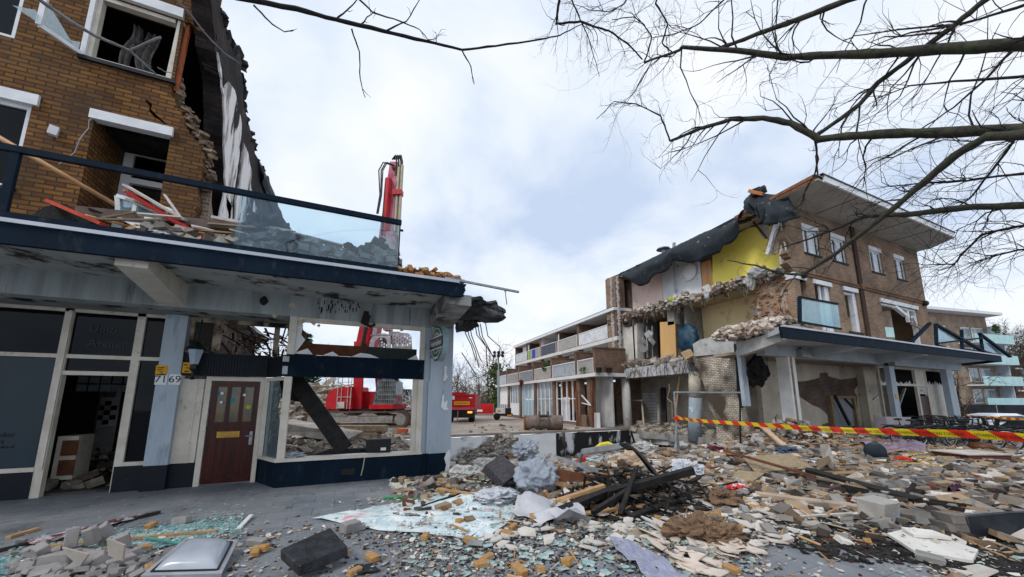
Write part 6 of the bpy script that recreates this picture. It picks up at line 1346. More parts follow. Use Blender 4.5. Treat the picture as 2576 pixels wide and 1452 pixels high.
stuff('fine_grit','fine dark grit and soil on the near paving',mat('red_brown_grit',(.085,.045,.035),(.05,.04,.035),3,.9),5500,.005,.035,near=6.,area=(-4,8,1,6.5))
stuff('fine_ochre','fine ochre and tan grit on the near paving',m_tan,3500,.006,.04,near=6.,area=(-4,8,1,6.5))
# black ash around the burnt heap and lower right
b=MB()
def ashp(cx,cy,rx,ry,n,s):
    for i in range(n):
        a=D.uniform(0,6.28); r=D.random()**.6; p=G(cx+rx*r*math.cos(a),cy+ry*r*math.sin(a)); z=hgt(p.x,p.y); k=D.uniform(.25,1)*s*(p.x**2+p.y**2)**.5
        b.chunk((p.x,p.y,z+k*.15),(k*D.uniform(1,2.4),k,k*.5),D,rot(D.gauss(0,.2),D.gauss(0,.2),D.uniform(0,6.3)),.5)
ashp(1590,1270,200,45,1500,.016); ashp(2230,1350,260,70,1150,.013); ashp(2480,1410,150,45,600,.013); ashp(1620,1220,120,40,400,.02); ashp(1250,1390,180,40,260,.008); ashp(1480,1420,250,40,300,.006)
tag(b.build('black_ash',m_char),'black ash and cinders lying around the burnt beams and lower right paving','ash',kind='stuff')
# individual loose bricks
def protos(name,m,n,size0,jit,bev=.006):
    o=[]
    for i in range(n):
        size=(size0[0]*D.choice((1,1,1,.97,.6)),size0[1]*D.uniform(.85,1.05),size0[2]*D.uniform(.85,1.05)); bb=MB(); bb.chunk((0,0,size[2]/2),size,D,rot(0,0,0),jit); ob=bb.build(name,m,loc=(0,0,0),bevel=bev); o.append(ob)
    return o
def scatter(proto,label,cat,group,places):
    first=set()
    for i,(p,r,s) in enumerate(places):
        src=proto[i%len(proto)]
        if src.name not in first: o=src; first.add(src.name)
        else: o=src.copy(); col.objects.link(o)
        o.location=p; o.rotation_euler=r; o.scale=(s,s,s); tag(o,label,cat,group)
    for q in proto:
        if q.name not in first: bpy.data.objects.remove(q)
def pl_(px,py,dz=0.,tilt=.12): 
    p=G(px,py); p.z=hgt(p.x,p.y)+dz; return (p,(D.gauss(0,tilt),D.gauss(0,tilt),D.uniform(0,6.3)),D.uniform(.85,1.1))
m_yb=mat('loose_ochre_brick',(.50,.29,.11),(.38,.22,.09),9,.9,.6,30,c3=(.42,.38,.33),sc3=14,l3=.5,h3=.62)
near=[(378,1330),(457,1311),(240,1399),(365,1387),(375,1440),(430,1440),(655,1390),(640,1400),(1290,1332),(1275,1350),(1213,1428),(1225,1412),(1430,1423),(1360,1442),(1305,1443),(1340,1310),(1155,1318),(1185,1370),(1070,1358),(1350,1260),(1470,1245),(1560,1290),(1655,1310),(1905,1285),(1855,1337),(1895,1235),(2000,1310),(1110,1250),(2040,1215),(1880,1200),(1760,1248),(1710,1215),(935,1410),(890,1447),(1560,1235),(1420,1237),(1128,1244),(1840,1440),(1790,1180),(1930,1180),(2145,1190),(2380,1190),(2320,1205)]
scatter(protos('loose_brick',m_yb,9,(.19,.095,.075),.16,.009),'whole ochre yellow facing brick lying loose on the square','brick','loose ochre facing bricks',[pl_(*q,tilt=.1) for q in near]+[pl_(*toP(*pick(3.5,22,4.8,9.2),0)[:2]) for i in range(150)])
scatter(protos('grey_brick',mat('loose_grey_brick',(.34,.33,.32),(.26,.25,.24),3,.9,.4),3,(.22,.11,.09),.12),'whole grey sand-lime brick lying loose on the square','brick','loose grey bricks',[pl_(*q) for q in ((645,1372),(1640,1200),(900,1335),(1750,1395),(455,1318))]+[pl_(*toP(*pick(4,24,4.9,9.2),0)[:2]) for i in range(120)])
scatter(protos('lime_block',mat('sand_block',(.46,.34,.22),(.38,.28,.19),2,.9,.3),3,(.32,.14,.12),.15),'tan building block lying in the rubble field','block','tan building blocks',[pl_(*toP(*pick(6,26,4.5,9.2),0)[:2]) for i in range(90)])
# planks and boards scattered
def plank_protos(name,m,n,lr,wr,t):
    o=[]
    for i in range(n):
        l=D.uniform(*lr); w_=D.uniform(*wr); bb=MB(); pts=[(-l/2,-w_/2),(l/2+D.uniform(-.05,.05),-w_/2),(l/2-D.uniform(-.06,.1),w_/2),(-l/2+D.uniform(-.02,.1),w_/2)]
        bb.poly([(x,y,0) for x,y in pts],t); o.append(bb.build(name,m,loc=(0,0,0)))
    return o
def far(xa,xb_,ya,yb_,n,tilt=.06,dz=.02): return [ (lambda q:(Vector((q[0],q[1],hgt(*q)+dz+D.random()*.06)),(D.gauss(0,tilt),D.gauss(0,tilt),D.gauss(0,.8) if D.random()<.7 else D.uniform(0,6)),1.))(pick(xa,xb_,ya,yb_)) for i in range(n)]
scatter(plank_protos('wooden_plank',m_wood,5,(.6,1.6),(.06,.13),.025),'short fresh wooden plank lying loose in the rubble field','plank','fresh wooden planks in the rubble',far(3.5,24,4.6,9.2,120))
scatter(plank_protos('weathered_plank',m_woodg,5,(.7,2.4),(.06,.15),.03),'weathered brown plank lying loose in the rubble field','plank','weathered planks in the rubble',far(3.5,24,4.6,9.2,120))
scatter(plank_protos('white_board',m_plas,5,(.3,.9),(.12,.4),.018),'white painted board lying loose in the rubble field','board','white boards in the rubble',far(5,24,5,9.2,45,.1))
scatter(plank_protos('chipboard_piece',m_tan,4,(.3,.8),(.15,.45),.02),'tan chipboard offcut lying loose in the rubble field','board','tan board offcuts in the rubble',far(5,24,4.5,9.2,40,.12))
scatter(plank_protos('metal_strip',m_steel,3,(.6,1.8),(.03,.06),.03),'grey metal strip lying loose in the rubble field','metal strip','grey metal strips in the rubble',far(4,22,4.5,9.2,22))
scatter(plank_protos('slate_piece',mat('slate_blue_board',(.12,.16,.20),(.18,.22,.26),3,.7),3,(.25,.6),(.15,.4),.03),'slate blue board piece lying loose in the rubble field','board','slate blue boards in the rubble',far(5,24,4.5,9.2,22,.15))
# concrete lumps along the pit edge
lp=[]
m_lc=mat('lump_concrete',(.44,.43,.41),(.30,.29,.28),3,.95,.7,20)
lumpP=[]
for i in range(5):
    bb=MB(); bb.blob((0,0,.08),(.2,.16,.12),i,.6,1.3,2); lumpP.append(bb.build('concrete_lump',m_lc,loc=(0,0,0)))
scatter(lumpP,'rough grey concrete lump lying along the edge of the pit','concrete lump','concrete lumps at the pit edge',[(Vector((x,y,hgt(x,y)-.02)),(D.gauss(0,.3),D.gauss(0,.3),D.uniform(0,6)),D.uniform(.4,1.4)*(.55 if x<9.5 else 1)) for x,y in [(D.uniform(2.6,16),D.gauss(8.4,.5)) for i in range(90)]])
# yard-edge crumbs behind the pit, under the torn flats
b=MB()
for i in range(900):
    x=D.uniform(16.1,19.); y=D.uniform(10.8,19.5); s=D.uniform(.08,.35); k=max(0,1-abs(x-17.8)/1.8)*(.4+.6*abs(math.sin(y*.7)))
    b.chunk((x,y,-.1+k*.5*D.random()),(s*1.5,s,s*.7),D)
tag(b.build('fallen_rubble',m_rub),'grey rubble fallen on the ground floor of the torn-open flats','rubble',kind='stuff')
b=MB(); b.poly([(16.3,10.4,-.45)]+[(15.9+D.uniform(-.35,.35),11+i*.6,-.45) for i in range(13)]+[(16.2,18.5,-.45),(23.9,18.5,-.45),(23.9,10.4,-.45)],.35); b.build('ground_floor_slab',m_conc,RB)
b=MB(); b.bx(19.0,19.15,10.9,20.2,-.1,3.64); b.build('inner_wall',mat('stained_inner_wall',(.66,.60,.52),(.46,.41,.35),1.2,.9,.3,c3=(.5,.47,.42),sc3=1.5,l3=.55,h3=.66),RB)
def XPz(z,x,y,xx): p=atX(*z(x,y),xx); return (xx,p.y,p.z)
panel('white_tiles',[XPz(z2,*p,18.97) for p in ((600,690),(620,620),(770,625),(785,960),(700,965),(690,850))],18.97,brick('white_wall_tile',(.86,.87,.88),(.82,.83,.84),(.4,.4,.4),.2,.2,.012,bumps=.2))
b=MB(); b.poly([XPz(z2,*p,18.2) for p in ((80,480),(125,480),(180,560),(180,960),(60,960),(45,740),(80,720))],.3,(1,0,0)); b.build('plaster_stub_wall',m_plaster,RB)
for s_,e_,w_,m in (((600,715),(630,1070),.1,m_plas),((470,715),(605,712),.1,m_plas),((790,590),(800,1010),.14,m_conc),((850,570),(860,1000),.3,m_soot)):
    b=MB(); b.beam(XPz(z2,*s_,18.),XPz(z2,*e_,17.6),w_,w_); b.build('standing_frame',m,RB)
for i,(s_,e_) in enumerate((((265,620),(200,1060)),((350,600),(270,680)))):
    b=MB(); b.beam(XPz(z2,*s_,16.4),XPz(z2,*e_,16.2),.12,.12); b.build('rusty_bent_pipe',mat('rust_brown_pipe',(.25,.09,.05),(.16,.06,.04),5),RB)
b=MB(); p=[XPz(z2,x,y,16.2) for x,y in ((915,520),(925,580),(895,690),(950,740),(958,930))]; b.tube(p,.035,6); b.build('dangling_cable',m_tan,RB)
b=MB(); b.tube([XPz(z2,1040,420,16.2),XPz(z2,1020,600,16.2),XPz(z2,995,850,16.1)],.04,5); b.build('dangling_strip',m_wood,RB)
b=MB(); b.bx(16.,16.5,16.9,17.5,-2.5,-.45); b.poly([(15.9,17.7,-.75),(16.3,14.5,-.75),(16.3,14.5,-.35),(15.9,17.7,-.3)],.3,(1,0,0)); b.build('basement_post',m_concw,RB)
b=MB(); b.bx(17.5,20.9,10.2,17.9,-2.5,-2.2); b.bx(20.6,20.9,9.9,18,-2.5,-.5); b.build('basement_rear',m_soot,RB)
for i in range(9):
    b=MB(); x=D.uniform(13.8,17); y=D.uniform(11.2,16); b.beam((x,y,-1.9),(x+D.uniform(-1.2,.6),y+D.uniform(-1,1),D.uniform(-.6,.2)),.09,.05,D.random()); tag(b.build('leaning_timber',D.choice((m_woodg,m_char,m_wood))),'timber leaning in the dark basement under the torn-open flats','timber','timbers leaning in the basement')

# rubble strewn over the cleared ground behind the bar and in front of the excavator
b=MB()
for i in range(2600):
    y=D.uniform(9.9,24); x=D.uniform(-7,2.4 if y<18.3 else 13); 
    if y>19 and D.random()<.6: continue
    if x>2.3 and D.random()<.75: continue
    k=max(0,1-abs(x+3+ (y-10)*.12)/3.2)*max(0,1-abs(y-14)/5); s=D.uniform(.05,.34)*D.uniform(.4,1); b.chunk((x,y,k*1.3*D.random()+.02),(s*1.5,s,s*.7),D)
tag(b.build('yard_rubble',mat('yard_rubble_mix',(.42,.38,.33),(.20,.18,.16),1.8,.95,.5,isl=(0.30,0.26,0.22),c3=(.6,.57,.53),sc3=3,l3=.6,h3=.64)),'grey rubble strewn over the cleared ground behind the empty bar front','rubble',kind='stuff')
# ================= INDIVIDUAL ITEMS ON THE GROUND =================
I=random.Random(33)
def item(b,name,label,cat,m,group=None,smooth=False,bevel=0): return tag(b.build(name,m,smooth=smooth,bevel=bevel),label,cat,group)
def gz(px,py,z=0): p=G(px,py); h=hgt(p.x,p.y); p.z=h+z; return p
def plank(name,label,cat,m,a,c,za,zc,w_,h,roll=0,smooth=False):
    """a,c: photo points of the two ends; za,zc: true heights"""
    b=MB(); b.beam(G(*a,za),G(*c,zc),w_,h,roll); return item(b,name,label,cat,m)
def sheet(pts,z=0.01,n=16,amp=.03,fr=3.,seed=0,t=.006):
    """crumpled sheet covering an outline given at ground points"""
    P=[G(*p) for p in pts]; cx=sum((p for p in P),Vector())/len(P); b=MB(); k=len(P); rings=6; vs=[cx.copy()]
    for r in range(1,rings+1):
        for i in range(k*3):
            f=i/3; i0=int(f); q=P[i0].lerp(P[(i0+1)%k],f-i0); vs.append(cx.lerp(q,r/rings))
    m=k*3; vs=[Vector((v.x,v.y,hgt(v.x,v.y)+z+amp*abs(noise.noise((v.x*fr+seed,v.y*fr,seed*.7)))*1.6+amp*.4*noise.noise((v.x*fr*3,v.y*fr*3,1)))) for v in vs]
    fs=[(0,1+i,1+(i+1)%m) for i in range(m)]
    for r in range(rings-1):
        for i in range(m): fs.append((1+r*m+i,1+(r+1)*m+i,1+(r+1)*m+(i+1)%m,1+r*m+(i+1)%m))
    b.add(vs,fs); return b
def crack_glass():
    m=bpy.data.materials.new('shattered_glass_sheet'); m.use_nodes=True; T=m.node_tree; b=T.nodes['Principled BSDF']; MT['shattered_glass_sheet']=m
    g=T.nodes.new('ShaderNodeNewGeometry'); 
    vo=T.nodes.new('ShaderNodeTexVoronoi'); vo.feature='DISTANCE_TO_EDGE'; vo.inputs['Scale'].default_value=5.5; T.links.new(g.outputs['Position'],vo.inputs['Vector'])
    r=T.nodes.new('ShaderNodeMapRange'); r.inputs[1].default_value=.005; r.inputs[2].default_value=.05; T.links.new(vo.outputs['Distance'],r.inputs[0])
    n=T.nodes.new('ShaderNodeTexNoise'); n.inputs['Scale'].default_value=2.2; n.inputs['Detail'].default_value=9; n.inputs['Roughness'].default_value=.7; T.links.new(g.outputs['Position'],n.inputs['Vector'])
    rp=T.nodes.new('ShaderNodeValToRGB'); rp.color_ramp.elements[0].position=.36; rp.color_ramp.elements[1].position=.62; rp.color_ramp.elements[0].color=(.33,.50,.55,1); rp.color_ramp.elements[1].color=(.82,.87,.88,1); T.links.new(n.outputs['Fac'],rp.inputs[0])
    q=T.nodes.new('ShaderNodeMix'); q.data_type='RGBA'; T.links.new(r.outputs[0],q.inputs[0]); q.inputs[6].default_value=(.74,.82,.84,1); T.links.new(rp.outputs[0],q.inputs[7])
    n2=T.nodes.new('ShaderNodeTexNoise'); n2.inputs['Scale'].default_value=1.3; n2.inputs['Detail'].default_value=7; T.links.new(g.outputs['Position'],n2.inputs['Vector'])
    r2=T.nodes.new('ShaderNodeMapRange'); r2.inputs[1].default_value=.63; r2.inputs[2].default_value=.70; r2.inputs[4].default_value=.75; T.links.new(n2.outputs['Fac'],r2.inputs[0])
    q2=T.nodes.new('ShaderNodeMix'); q2.data_type='RGBA'; T.links.new(r2.outputs[0],q2.inputs[0]); T.links.new(q.outputs[2],q2.inputs[6]); q2.inputs[7].default_value=(.75,.12,.16,1)
    T.links.new(q2.outputs[2],b.inputs['Base Color']); b.inputs['Roughness'].default_value=.22
    bp=T.nodes.new('ShaderNodeBump'); bp.inputs['Strength'].default_value=.5; bp.inputs['Distance'].default_value=.01; T.links.new(vo.outputs['Distance'],bp.inputs['Height']); T.links.new(bp.outputs[0],b.inputs['Normal'])
    return m
b=sheet([(785,1306),(880,1290),(960,1275),(1040,1262),(1120,1256),(1220,1258),(1312,1272),(1300,1300),(1262,1330),(1215,1366),(1160,1362),(1100,1350),(1010,1345),(925,1332),(860,1318)],.012,amp=.035,fr=2.5)
item(b,'shattered_glass_sheet','large milky sheet of shattered safety glass with a red stain lying on the paving','glass sheet',crack_glass(),smooth=False)
b=MB()
rnd=random.Random(4)
for i in range(2600):
    t=rnd.random(); u=rnd.gauss(0,.5); px_=20+590*t; py_=1412-95*t+u*34; p=G(px_,py_); s=rnd.uniform(.006,.03); b.shard((p.x,p.y,.006+rnd.random()*.01),s,.006,rnd,rot(rnd.gauss(0,.2),rnd.gauss(0,.2),rnd.uniform(0,6)))
item(b,'glass_granules','carpet of turquoise glass granules at the lower left of the square','broken glass',m_teal); tag(bpy.data.objects['glass_granules'],kind='stuff')
b=sheet([(0,1402),(110,1380),(240,1352),(360,1332),(480,1318),(606,1312),(590,1335),(500,1362),(380,1380),(250,1400),(120,1432),(0,1450)],.004,amp=.012,fr=4); item(b,'teal_glass_sheet','crazed teal glass sheet lying flat under the laths at lower left','glass sheet',mat('crazed_teal_glass',(.20,.40,.42),(.10,.22,.25),9,.3,.5,40,c3=(.5,.68,.68),sc3=18,l3=.52,h3=.6))
b=MB(); a,c=G(-30,1392,.02),G(402,1288,.03); b.beam(a,c,.035,.035); b.beam(a+Vector((0,.06,0)),c+Vector((-.02,.05,0)),.06,.012); item(b,'dark_metal_strip','long dark metal strip with torn white and red remains at the far left','metal strip',mat('dark_strip',(.03,.03,.035),(.06,.05,.055),6,.5))
b=sheet([(60,1372),(160,1345),(270,1320),(395,1292),(300,1322),(190,1352),(90,1378)],.02,amp=.05,fr=7); item(b,'torn_foil','torn reddish and white foil along the dark metal strip','foil',mat('red_white_foil',(.5,.48,.5),(.16,.06,.06),6,.6,lo=.45,hi=.52))
plank('wooden_lath','long fresh wooden lath lying across the teal glass at lower left','lath',m_wood,(75,1378),(545,1335),.03,.03,.045,.025)
plank('wooden_lath','shorter lath piece left of the grey block pile','lath',m_wood,(20,1352),(95,1330),.02,.02,.06,.03)
plank('white_strip','white window trim piece pointing up beside the teal glass','trim',m_white,(600,1330),(632,1296),.02,.04,.05,.02)
plank('teal_strip','thin teal plastic strip bending over the skylight','strip',mat('teal_plastic',(.10,.42,.36),(.08,.35,.3),4,.4),(365,1352),(545,1382),.05,.03,.03,.012)
for i,(a,c,l) in enumerate((((965,1252),(1018,1249),'left'),((1042,1253),(1090,1260),'right'))): plank('green_strip','%s of two bright green plastic strips before the debris pile'%l,'strip',mat('bright_green_plastic',(.06,.40,.16),(.05,.33,.13),4,.5),a,c,.03,.03,.06,.02)
# grey block pile lower left
pile=[(95,1415,.16,(.22,.14,.13)),(150,1425,.1,(.34,.26,.16)),(175,1395,.22,(.2,.16,.3)),(225,1390,.22,(.16,.15,.28)),(260,1378,.24,(.24,.14,.22)),(300,1392,.14,(.2,.14,.22)),(212,1432,.08,(.34,.22,.14)),(300,1430,.08,(.32,.18,.12)),(120,1447,.04,(.3,.2,.12)),(330,1410,.08,(.2,.13,.12)),(60,1440,.04,(.2,.14,.1)),(255,1430,.1,(.2,.14,.12)),(345,1395,.05,(.14,.1,.1))]
m_gb=mat('grey_gypsum_block',(.36,.34,.33),(.28,.265,.26),2,.9,.3,30,c3=(.18,.17,.165),sc3=4,l3=.6,h3=.7)
for i,(x,y,z,s) in enumerate(pile):
    b=MB(); p=G(x,y); p.z=z; p.z*=.8; b.chunk(p,[q*.8 for q in s],I,rot(I.gauss(0,.3),I.gauss(0,.3),I.uniform(0,3)),.35); item(b,'gypsum_block','broken grey gypsum block in the pile at the lower left corner','block',m_gb,'grey gypsum blocks at lower left',bevel=.008)
for i,(pts,l) in enumerate(((((155,1378),(222,1395),(200,1425),(170,1400)),'pointed white plaster plate leaning left on the grey block pile'),(((268,1355),(312,1372),(308,1412),(272,1398)),'upright white plaster plate on top of the grey block pile'))):
    P=[G(x,1440) for x,y in pts]; base=P[0]; w0=(G(pts[2][0],1440)-CAM).dot(CF); Q=[onW(x,y,w0-.05) for x,y in pts]; b=MB(); b.poly(Q,.02,CFh if True else 0); item(b,'plaster_plate',l,'plaster plate',m_plas)
b=MB()
for i in range(260):
    p=G(I.gauss(215,95),I.gauss(1425,26)); s_=I.uniform(.015,.09); b.chunk(p+Vector((0,0,I.random()*.06)),(s_*1.6,s_,s_*.7),I)
item(b,'gypsum_rubble','small grey chips and flakes filling the block pile at the lower left corner','rubble',m_gb); tag(bpy.data.objects['gypsum_rubble'],kind='stuff')
# skylight dome
C4=[G(465,1362,.16),G(598,1366,.10),G(556,1452,.02),G(352,1458,.05)]
SKY=thing('skylight_dome','square clear skylight dome unit lying in its grey frame on the paving','skylight',sum(C4,Vector())/4)
b=MB()
nn2=((C4[1]-C4[0]).cross(C4[3]-C4[0])).normalized(); 
if nn2.z<0: nn2=-nn2
ce=sum(C4,Vector())/4
IN=[c+(ce-c)*.17 for c in C4]
for i in range(4): 
    q=[C4[i],C4[(i+1)%4],IN[(i+1)%4],IN[i]]; b.poly(q,.035,nn2)
b.build('skylight_frame',mat('grey_translucent_frame',(.40,.42,.45),(.32,.34,.37),4,.25,spec=.6),SKY)
b=MB(); 
for i in range(4):
    a,c=IN[i]+nn2*.036,IN[(i+1)%4]+nn2*.036; b.tube([a,c],.012,5)
b.build('rim_seal',m_black,SKY)
b=MB()
def dome(u,v):
    p=IN[0].lerp(IN[1],u).lerp(IN[3].lerp(IN[2],u),v); k=max(0,(1-(2*u-1)**4)*(1-(2*v-1)**4)); return p+nn2*(.03+.10*k**.6)
b.grid(dome,18,18); b.build('dome',mat('milky_acrylic',(.36,.39,.44),(.46,.49,.54),1.2,.2,spec=.5),SKY,smooth=True)
# charred slab
q=[G(705,1418,.10),G(832,1358,.13),G(876,1408,.05),G(752,1462,.03)]
b=MB(); b.poly([v+Vector((0,0,.03)) for v in q],.10,(-.15,.1,1)); item(b,'charred_block','charred black rectangular block lying tilted on the near paving','block',mat('black_charred_block',(.014,.016,.020),(.05,.055,.065),7,.55,.9,50,c3=(.22,.23,.25),sc3=20,l3=.66,h3=.7),bevel=.01)
b=sheet([(880,1430),(935,1422),(960,1440),(900,1452)],.01,amp=.03,fr=8); item(b,'black_cloth','small black felt scrap beside the charred block','felt',m_tar)
b=MB(); p=G(880,1340); b.chunk(p+Vector((0,0,.07)),(.22,.14,.13),I,rot(.1,.05,.6),.1); item(b,'grey_stone_block','squared grey stone alone on the paving left of the glass sheet','block',m_gb,bevel=.01)
# dark stone slab, wrapped plastic
def wrapped(px_,py_,size,seed,name,label,cat,m,z=0,amp=.35,fr=1.6):
    p=gz(px_,py_,z); b=MB()
    if 'plastic' in name or 'pale_lump' in name: b.crumple(p+Vector((0,0,size[2]*.8)),size,seed,amp*1.5,fr*.75,5)
    else: b.blob(p+Vector((0,0,size[2]*.8)),size,seed,amp,fr,4,None)
    return item(b,name,label,cat,m,smooth='plastic' in name)
b=MB(); p=gz(1262,1250,.2); b.chunk(p,(.55,.5,.18),I,rot(.6,-.25,.5),.15); item(b,'dark_stone_slab','dark speckled stone slab leaning left of the plastic bundle','slab',mat('dark_speckled',(.055,.05,.055),(.12,.11,.12),30,.7,.5))
m_pla=mat('grey_plastic_film',(.36,.40,.46),(.30,.335,.39),4,.3,1.,22,spec=.6)
wrapped(1348,1250,(.36,.30,.27),3,'plastic_bundle','large crumpled bundle of grey translucent plastic film in the debris pile','plastic bundle',m_pla,0,.42,1.7); wrapped(1322,1205,(.25,.22,.2),8,'plastic_bundle','small plastic bundle on top behind the large grey one','plastic bundle',m_pla,.30,.4,2.6)
wrapped(1250,1268,(.30,.24,.10),5,'plastic_film','flat white plastic film heap at the foot of the dark stone slab','plastic film',mat('white_film',(.62,.64,.68),(.45,.48,.52),3,.3,.9,9),0,.5,3.2)
m_cloth=mat('grey_white_cloth',(.62,.63,.66),(.48,.49,.52),2.5,.85,.4,14)
b=sheet([(1285,1300),(1310,1278),(1380,1272),(1430,1285),(1470,1318),(1500,1342),(1400,1330),(1340,1318)],.03,amp=.24,fr=2.6,seed=2); item(b,'white_blanket','crumpled whitish blanket lying in front of the plastic bundle','blanket',m_cloth,smooth=True)
b=sheet([(1530,1362),(1580,1372),(1640,1400),(1690,1440),(1740,1475),(1640,1478),(1600,1430),(1550,1392)],.02,amp=.10,fr=4.5,seed=3); item(b,'lavender_curtain','long lavender striped curtain dragged out to the bottom edge','curtain',mat('lavender_fabric',(.30,.31,.42),(.42,.43,.52),9,.85,.3,stretch=(9,1.5,1)),smooth=True)
m_ins=mat('brown_insulation',(.30,.20,.13),(.18,.115,.075),7,1.,1.,40)
for x,y,s,sd,l in ((1740,1345,(.36,.25,.13),1,'large tuft of brown insulation wool on the paving below the charred planks'),(1810,1360,(.30,.18,.10),2,'flatter tuft of brown insulation wool joined right of the large one'),(1310,1172,(.38,.3,.24),3,'brown insulation clump at the pit edge left of the loose planks'),(1815,1268,(.30,.2,.12),4,'grey brown insulation tuft beside the red and white scrap'),(1585,1205,(.40,.28,.2),5,'cream insulation heap under the arched cables')):
    p=gz(x,y); rr_=random.Random(sd); b=MB(); b.blob(p+Vector((0,0,s[2]*.5)),s,sd,.8,2.2,4)
    for i in range(160):
        a=rr_.uniform(0,6.28); q=p+Vector((math.cos(a)*s[0]*rr_.random(),math.sin(a)*s[1]*rr_.random(),s[2]*(.5+.8*rr_.random()))); d=Vector((rr_.gauss(0,1),rr_.gauss(0,1),rr_.gauss(.2,.6))).normalized()*.09; b.tube([q,q+d*.5,q+d+Vector((rr_.gauss(0,.03),0,rr_.gauss(0,.03)))],.006,3)
    item(b,'insulation_tuft',l,'insulation',m_ins if sd not in(5,) else mat('cream_insulation',(.62,.50,.38),(.48,.38,.28),5,1.,.9,30))
# burnt heap in the middle
BH=[((1452,1262),(1745,1183),.10,.62,.10,.10,'longest charred beam running up through the burnt heap'),((1405,1288),(1560,1225),.1,.3,.1,.1,'charred beam low at the left of the burnt heap'),((1490,1290),(1610,1215),.1,.4,.06,.07,'charred beam crossing in front of the longest one'),((1530,1245),(1690,1215),.25,.3,.03,.12,'charred board lying across the burnt heap'),((1560,1295),(1600,1180),.05,.6,.06,.06,'short charred post standing steep in the burnt heap'),((1585,1300),(1700,1260),.06,.1,.08,.05,'charred strip at the front foot of the burnt heap')]
for a,c,za,zc,w_,h,l in BH: plank('charred_beam',l,'beam',m_char,a,c,za,zc,w_,h,.2)
b=MB(); p=gz(1610,1260); 
for i in range(340):
    q=p+Vector((I.gauss(0,.6),I.gauss(0,.35),0)); q.z=hgt(q.x,q.y)+abs(I.gauss(.05,.12)); s=I.uniform(.02,.09)
    if I.random()<.5: b.chunk(q,(s*I.uniform(1,4),s,s*.6),I)
    else: a=Vector((I.gauss(0,1),I.gauss(0,1),I.gauss(0,.35))).normalized()*I.uniform(.12,.5); b.beam(q-a/2,q+a/2,I.uniform(.015,.05),.02,I.random())
item(b,'burnt_debris','heap of burnt fragments around the charred beams','burnt debris',m_char); tag(bpy.data.objects['burnt_debris'],kind='stuff')
for i in range(5):
    b=MB(); pts=[onW(x+i*4-6,y+i*3-4,6.9-.13*t-.04*i) for t,(x,y) in enumerate(((1566,1121),(1585,1122),(1602,1136),(1622,1160),(1640,1184),(1664,1204),(1690,1230)))]; b.tube(pts,.03,6); item(b,'black_cable','black cable of the bundle arching over the burnt heap','cable',m_black,'black cables arching over the burnt heap',smooth=True)
b=MB(); a,c=onW(1465,1136,7.4),onW(1575,1119,7.1); b.beam(a,c,.14,.09); b.beam(a+Vector((.05,.25,-.1)),c+Vector((.05,.25,-.1)),.06,.06); b.beam(a,a+Vector((.05,.25,-.4)),.05,.05); item(b,'steel_channel','dented steel channel propped up behind the burnt heap','steel channel',m_steel)
plank('white_post','short white painted timber standing behind the burnt heap','timber',m_plas,(1560,1215),(1545,1170),.0,.45,.10,.06)
b=MB(); b.tube([onW(1498,1130,7.9),onW(1512,1119,7.9),onW(1530,1116,7.9),onW(1547,1125,7.8)],.05,8); item(b,'yellow_hose','bright yellow ribbed hose behind the steel channel','hose',mat('yellow_hose_plastic',(.72,.62,.04),(.6,.5,.03),4,.4),smooth=True)
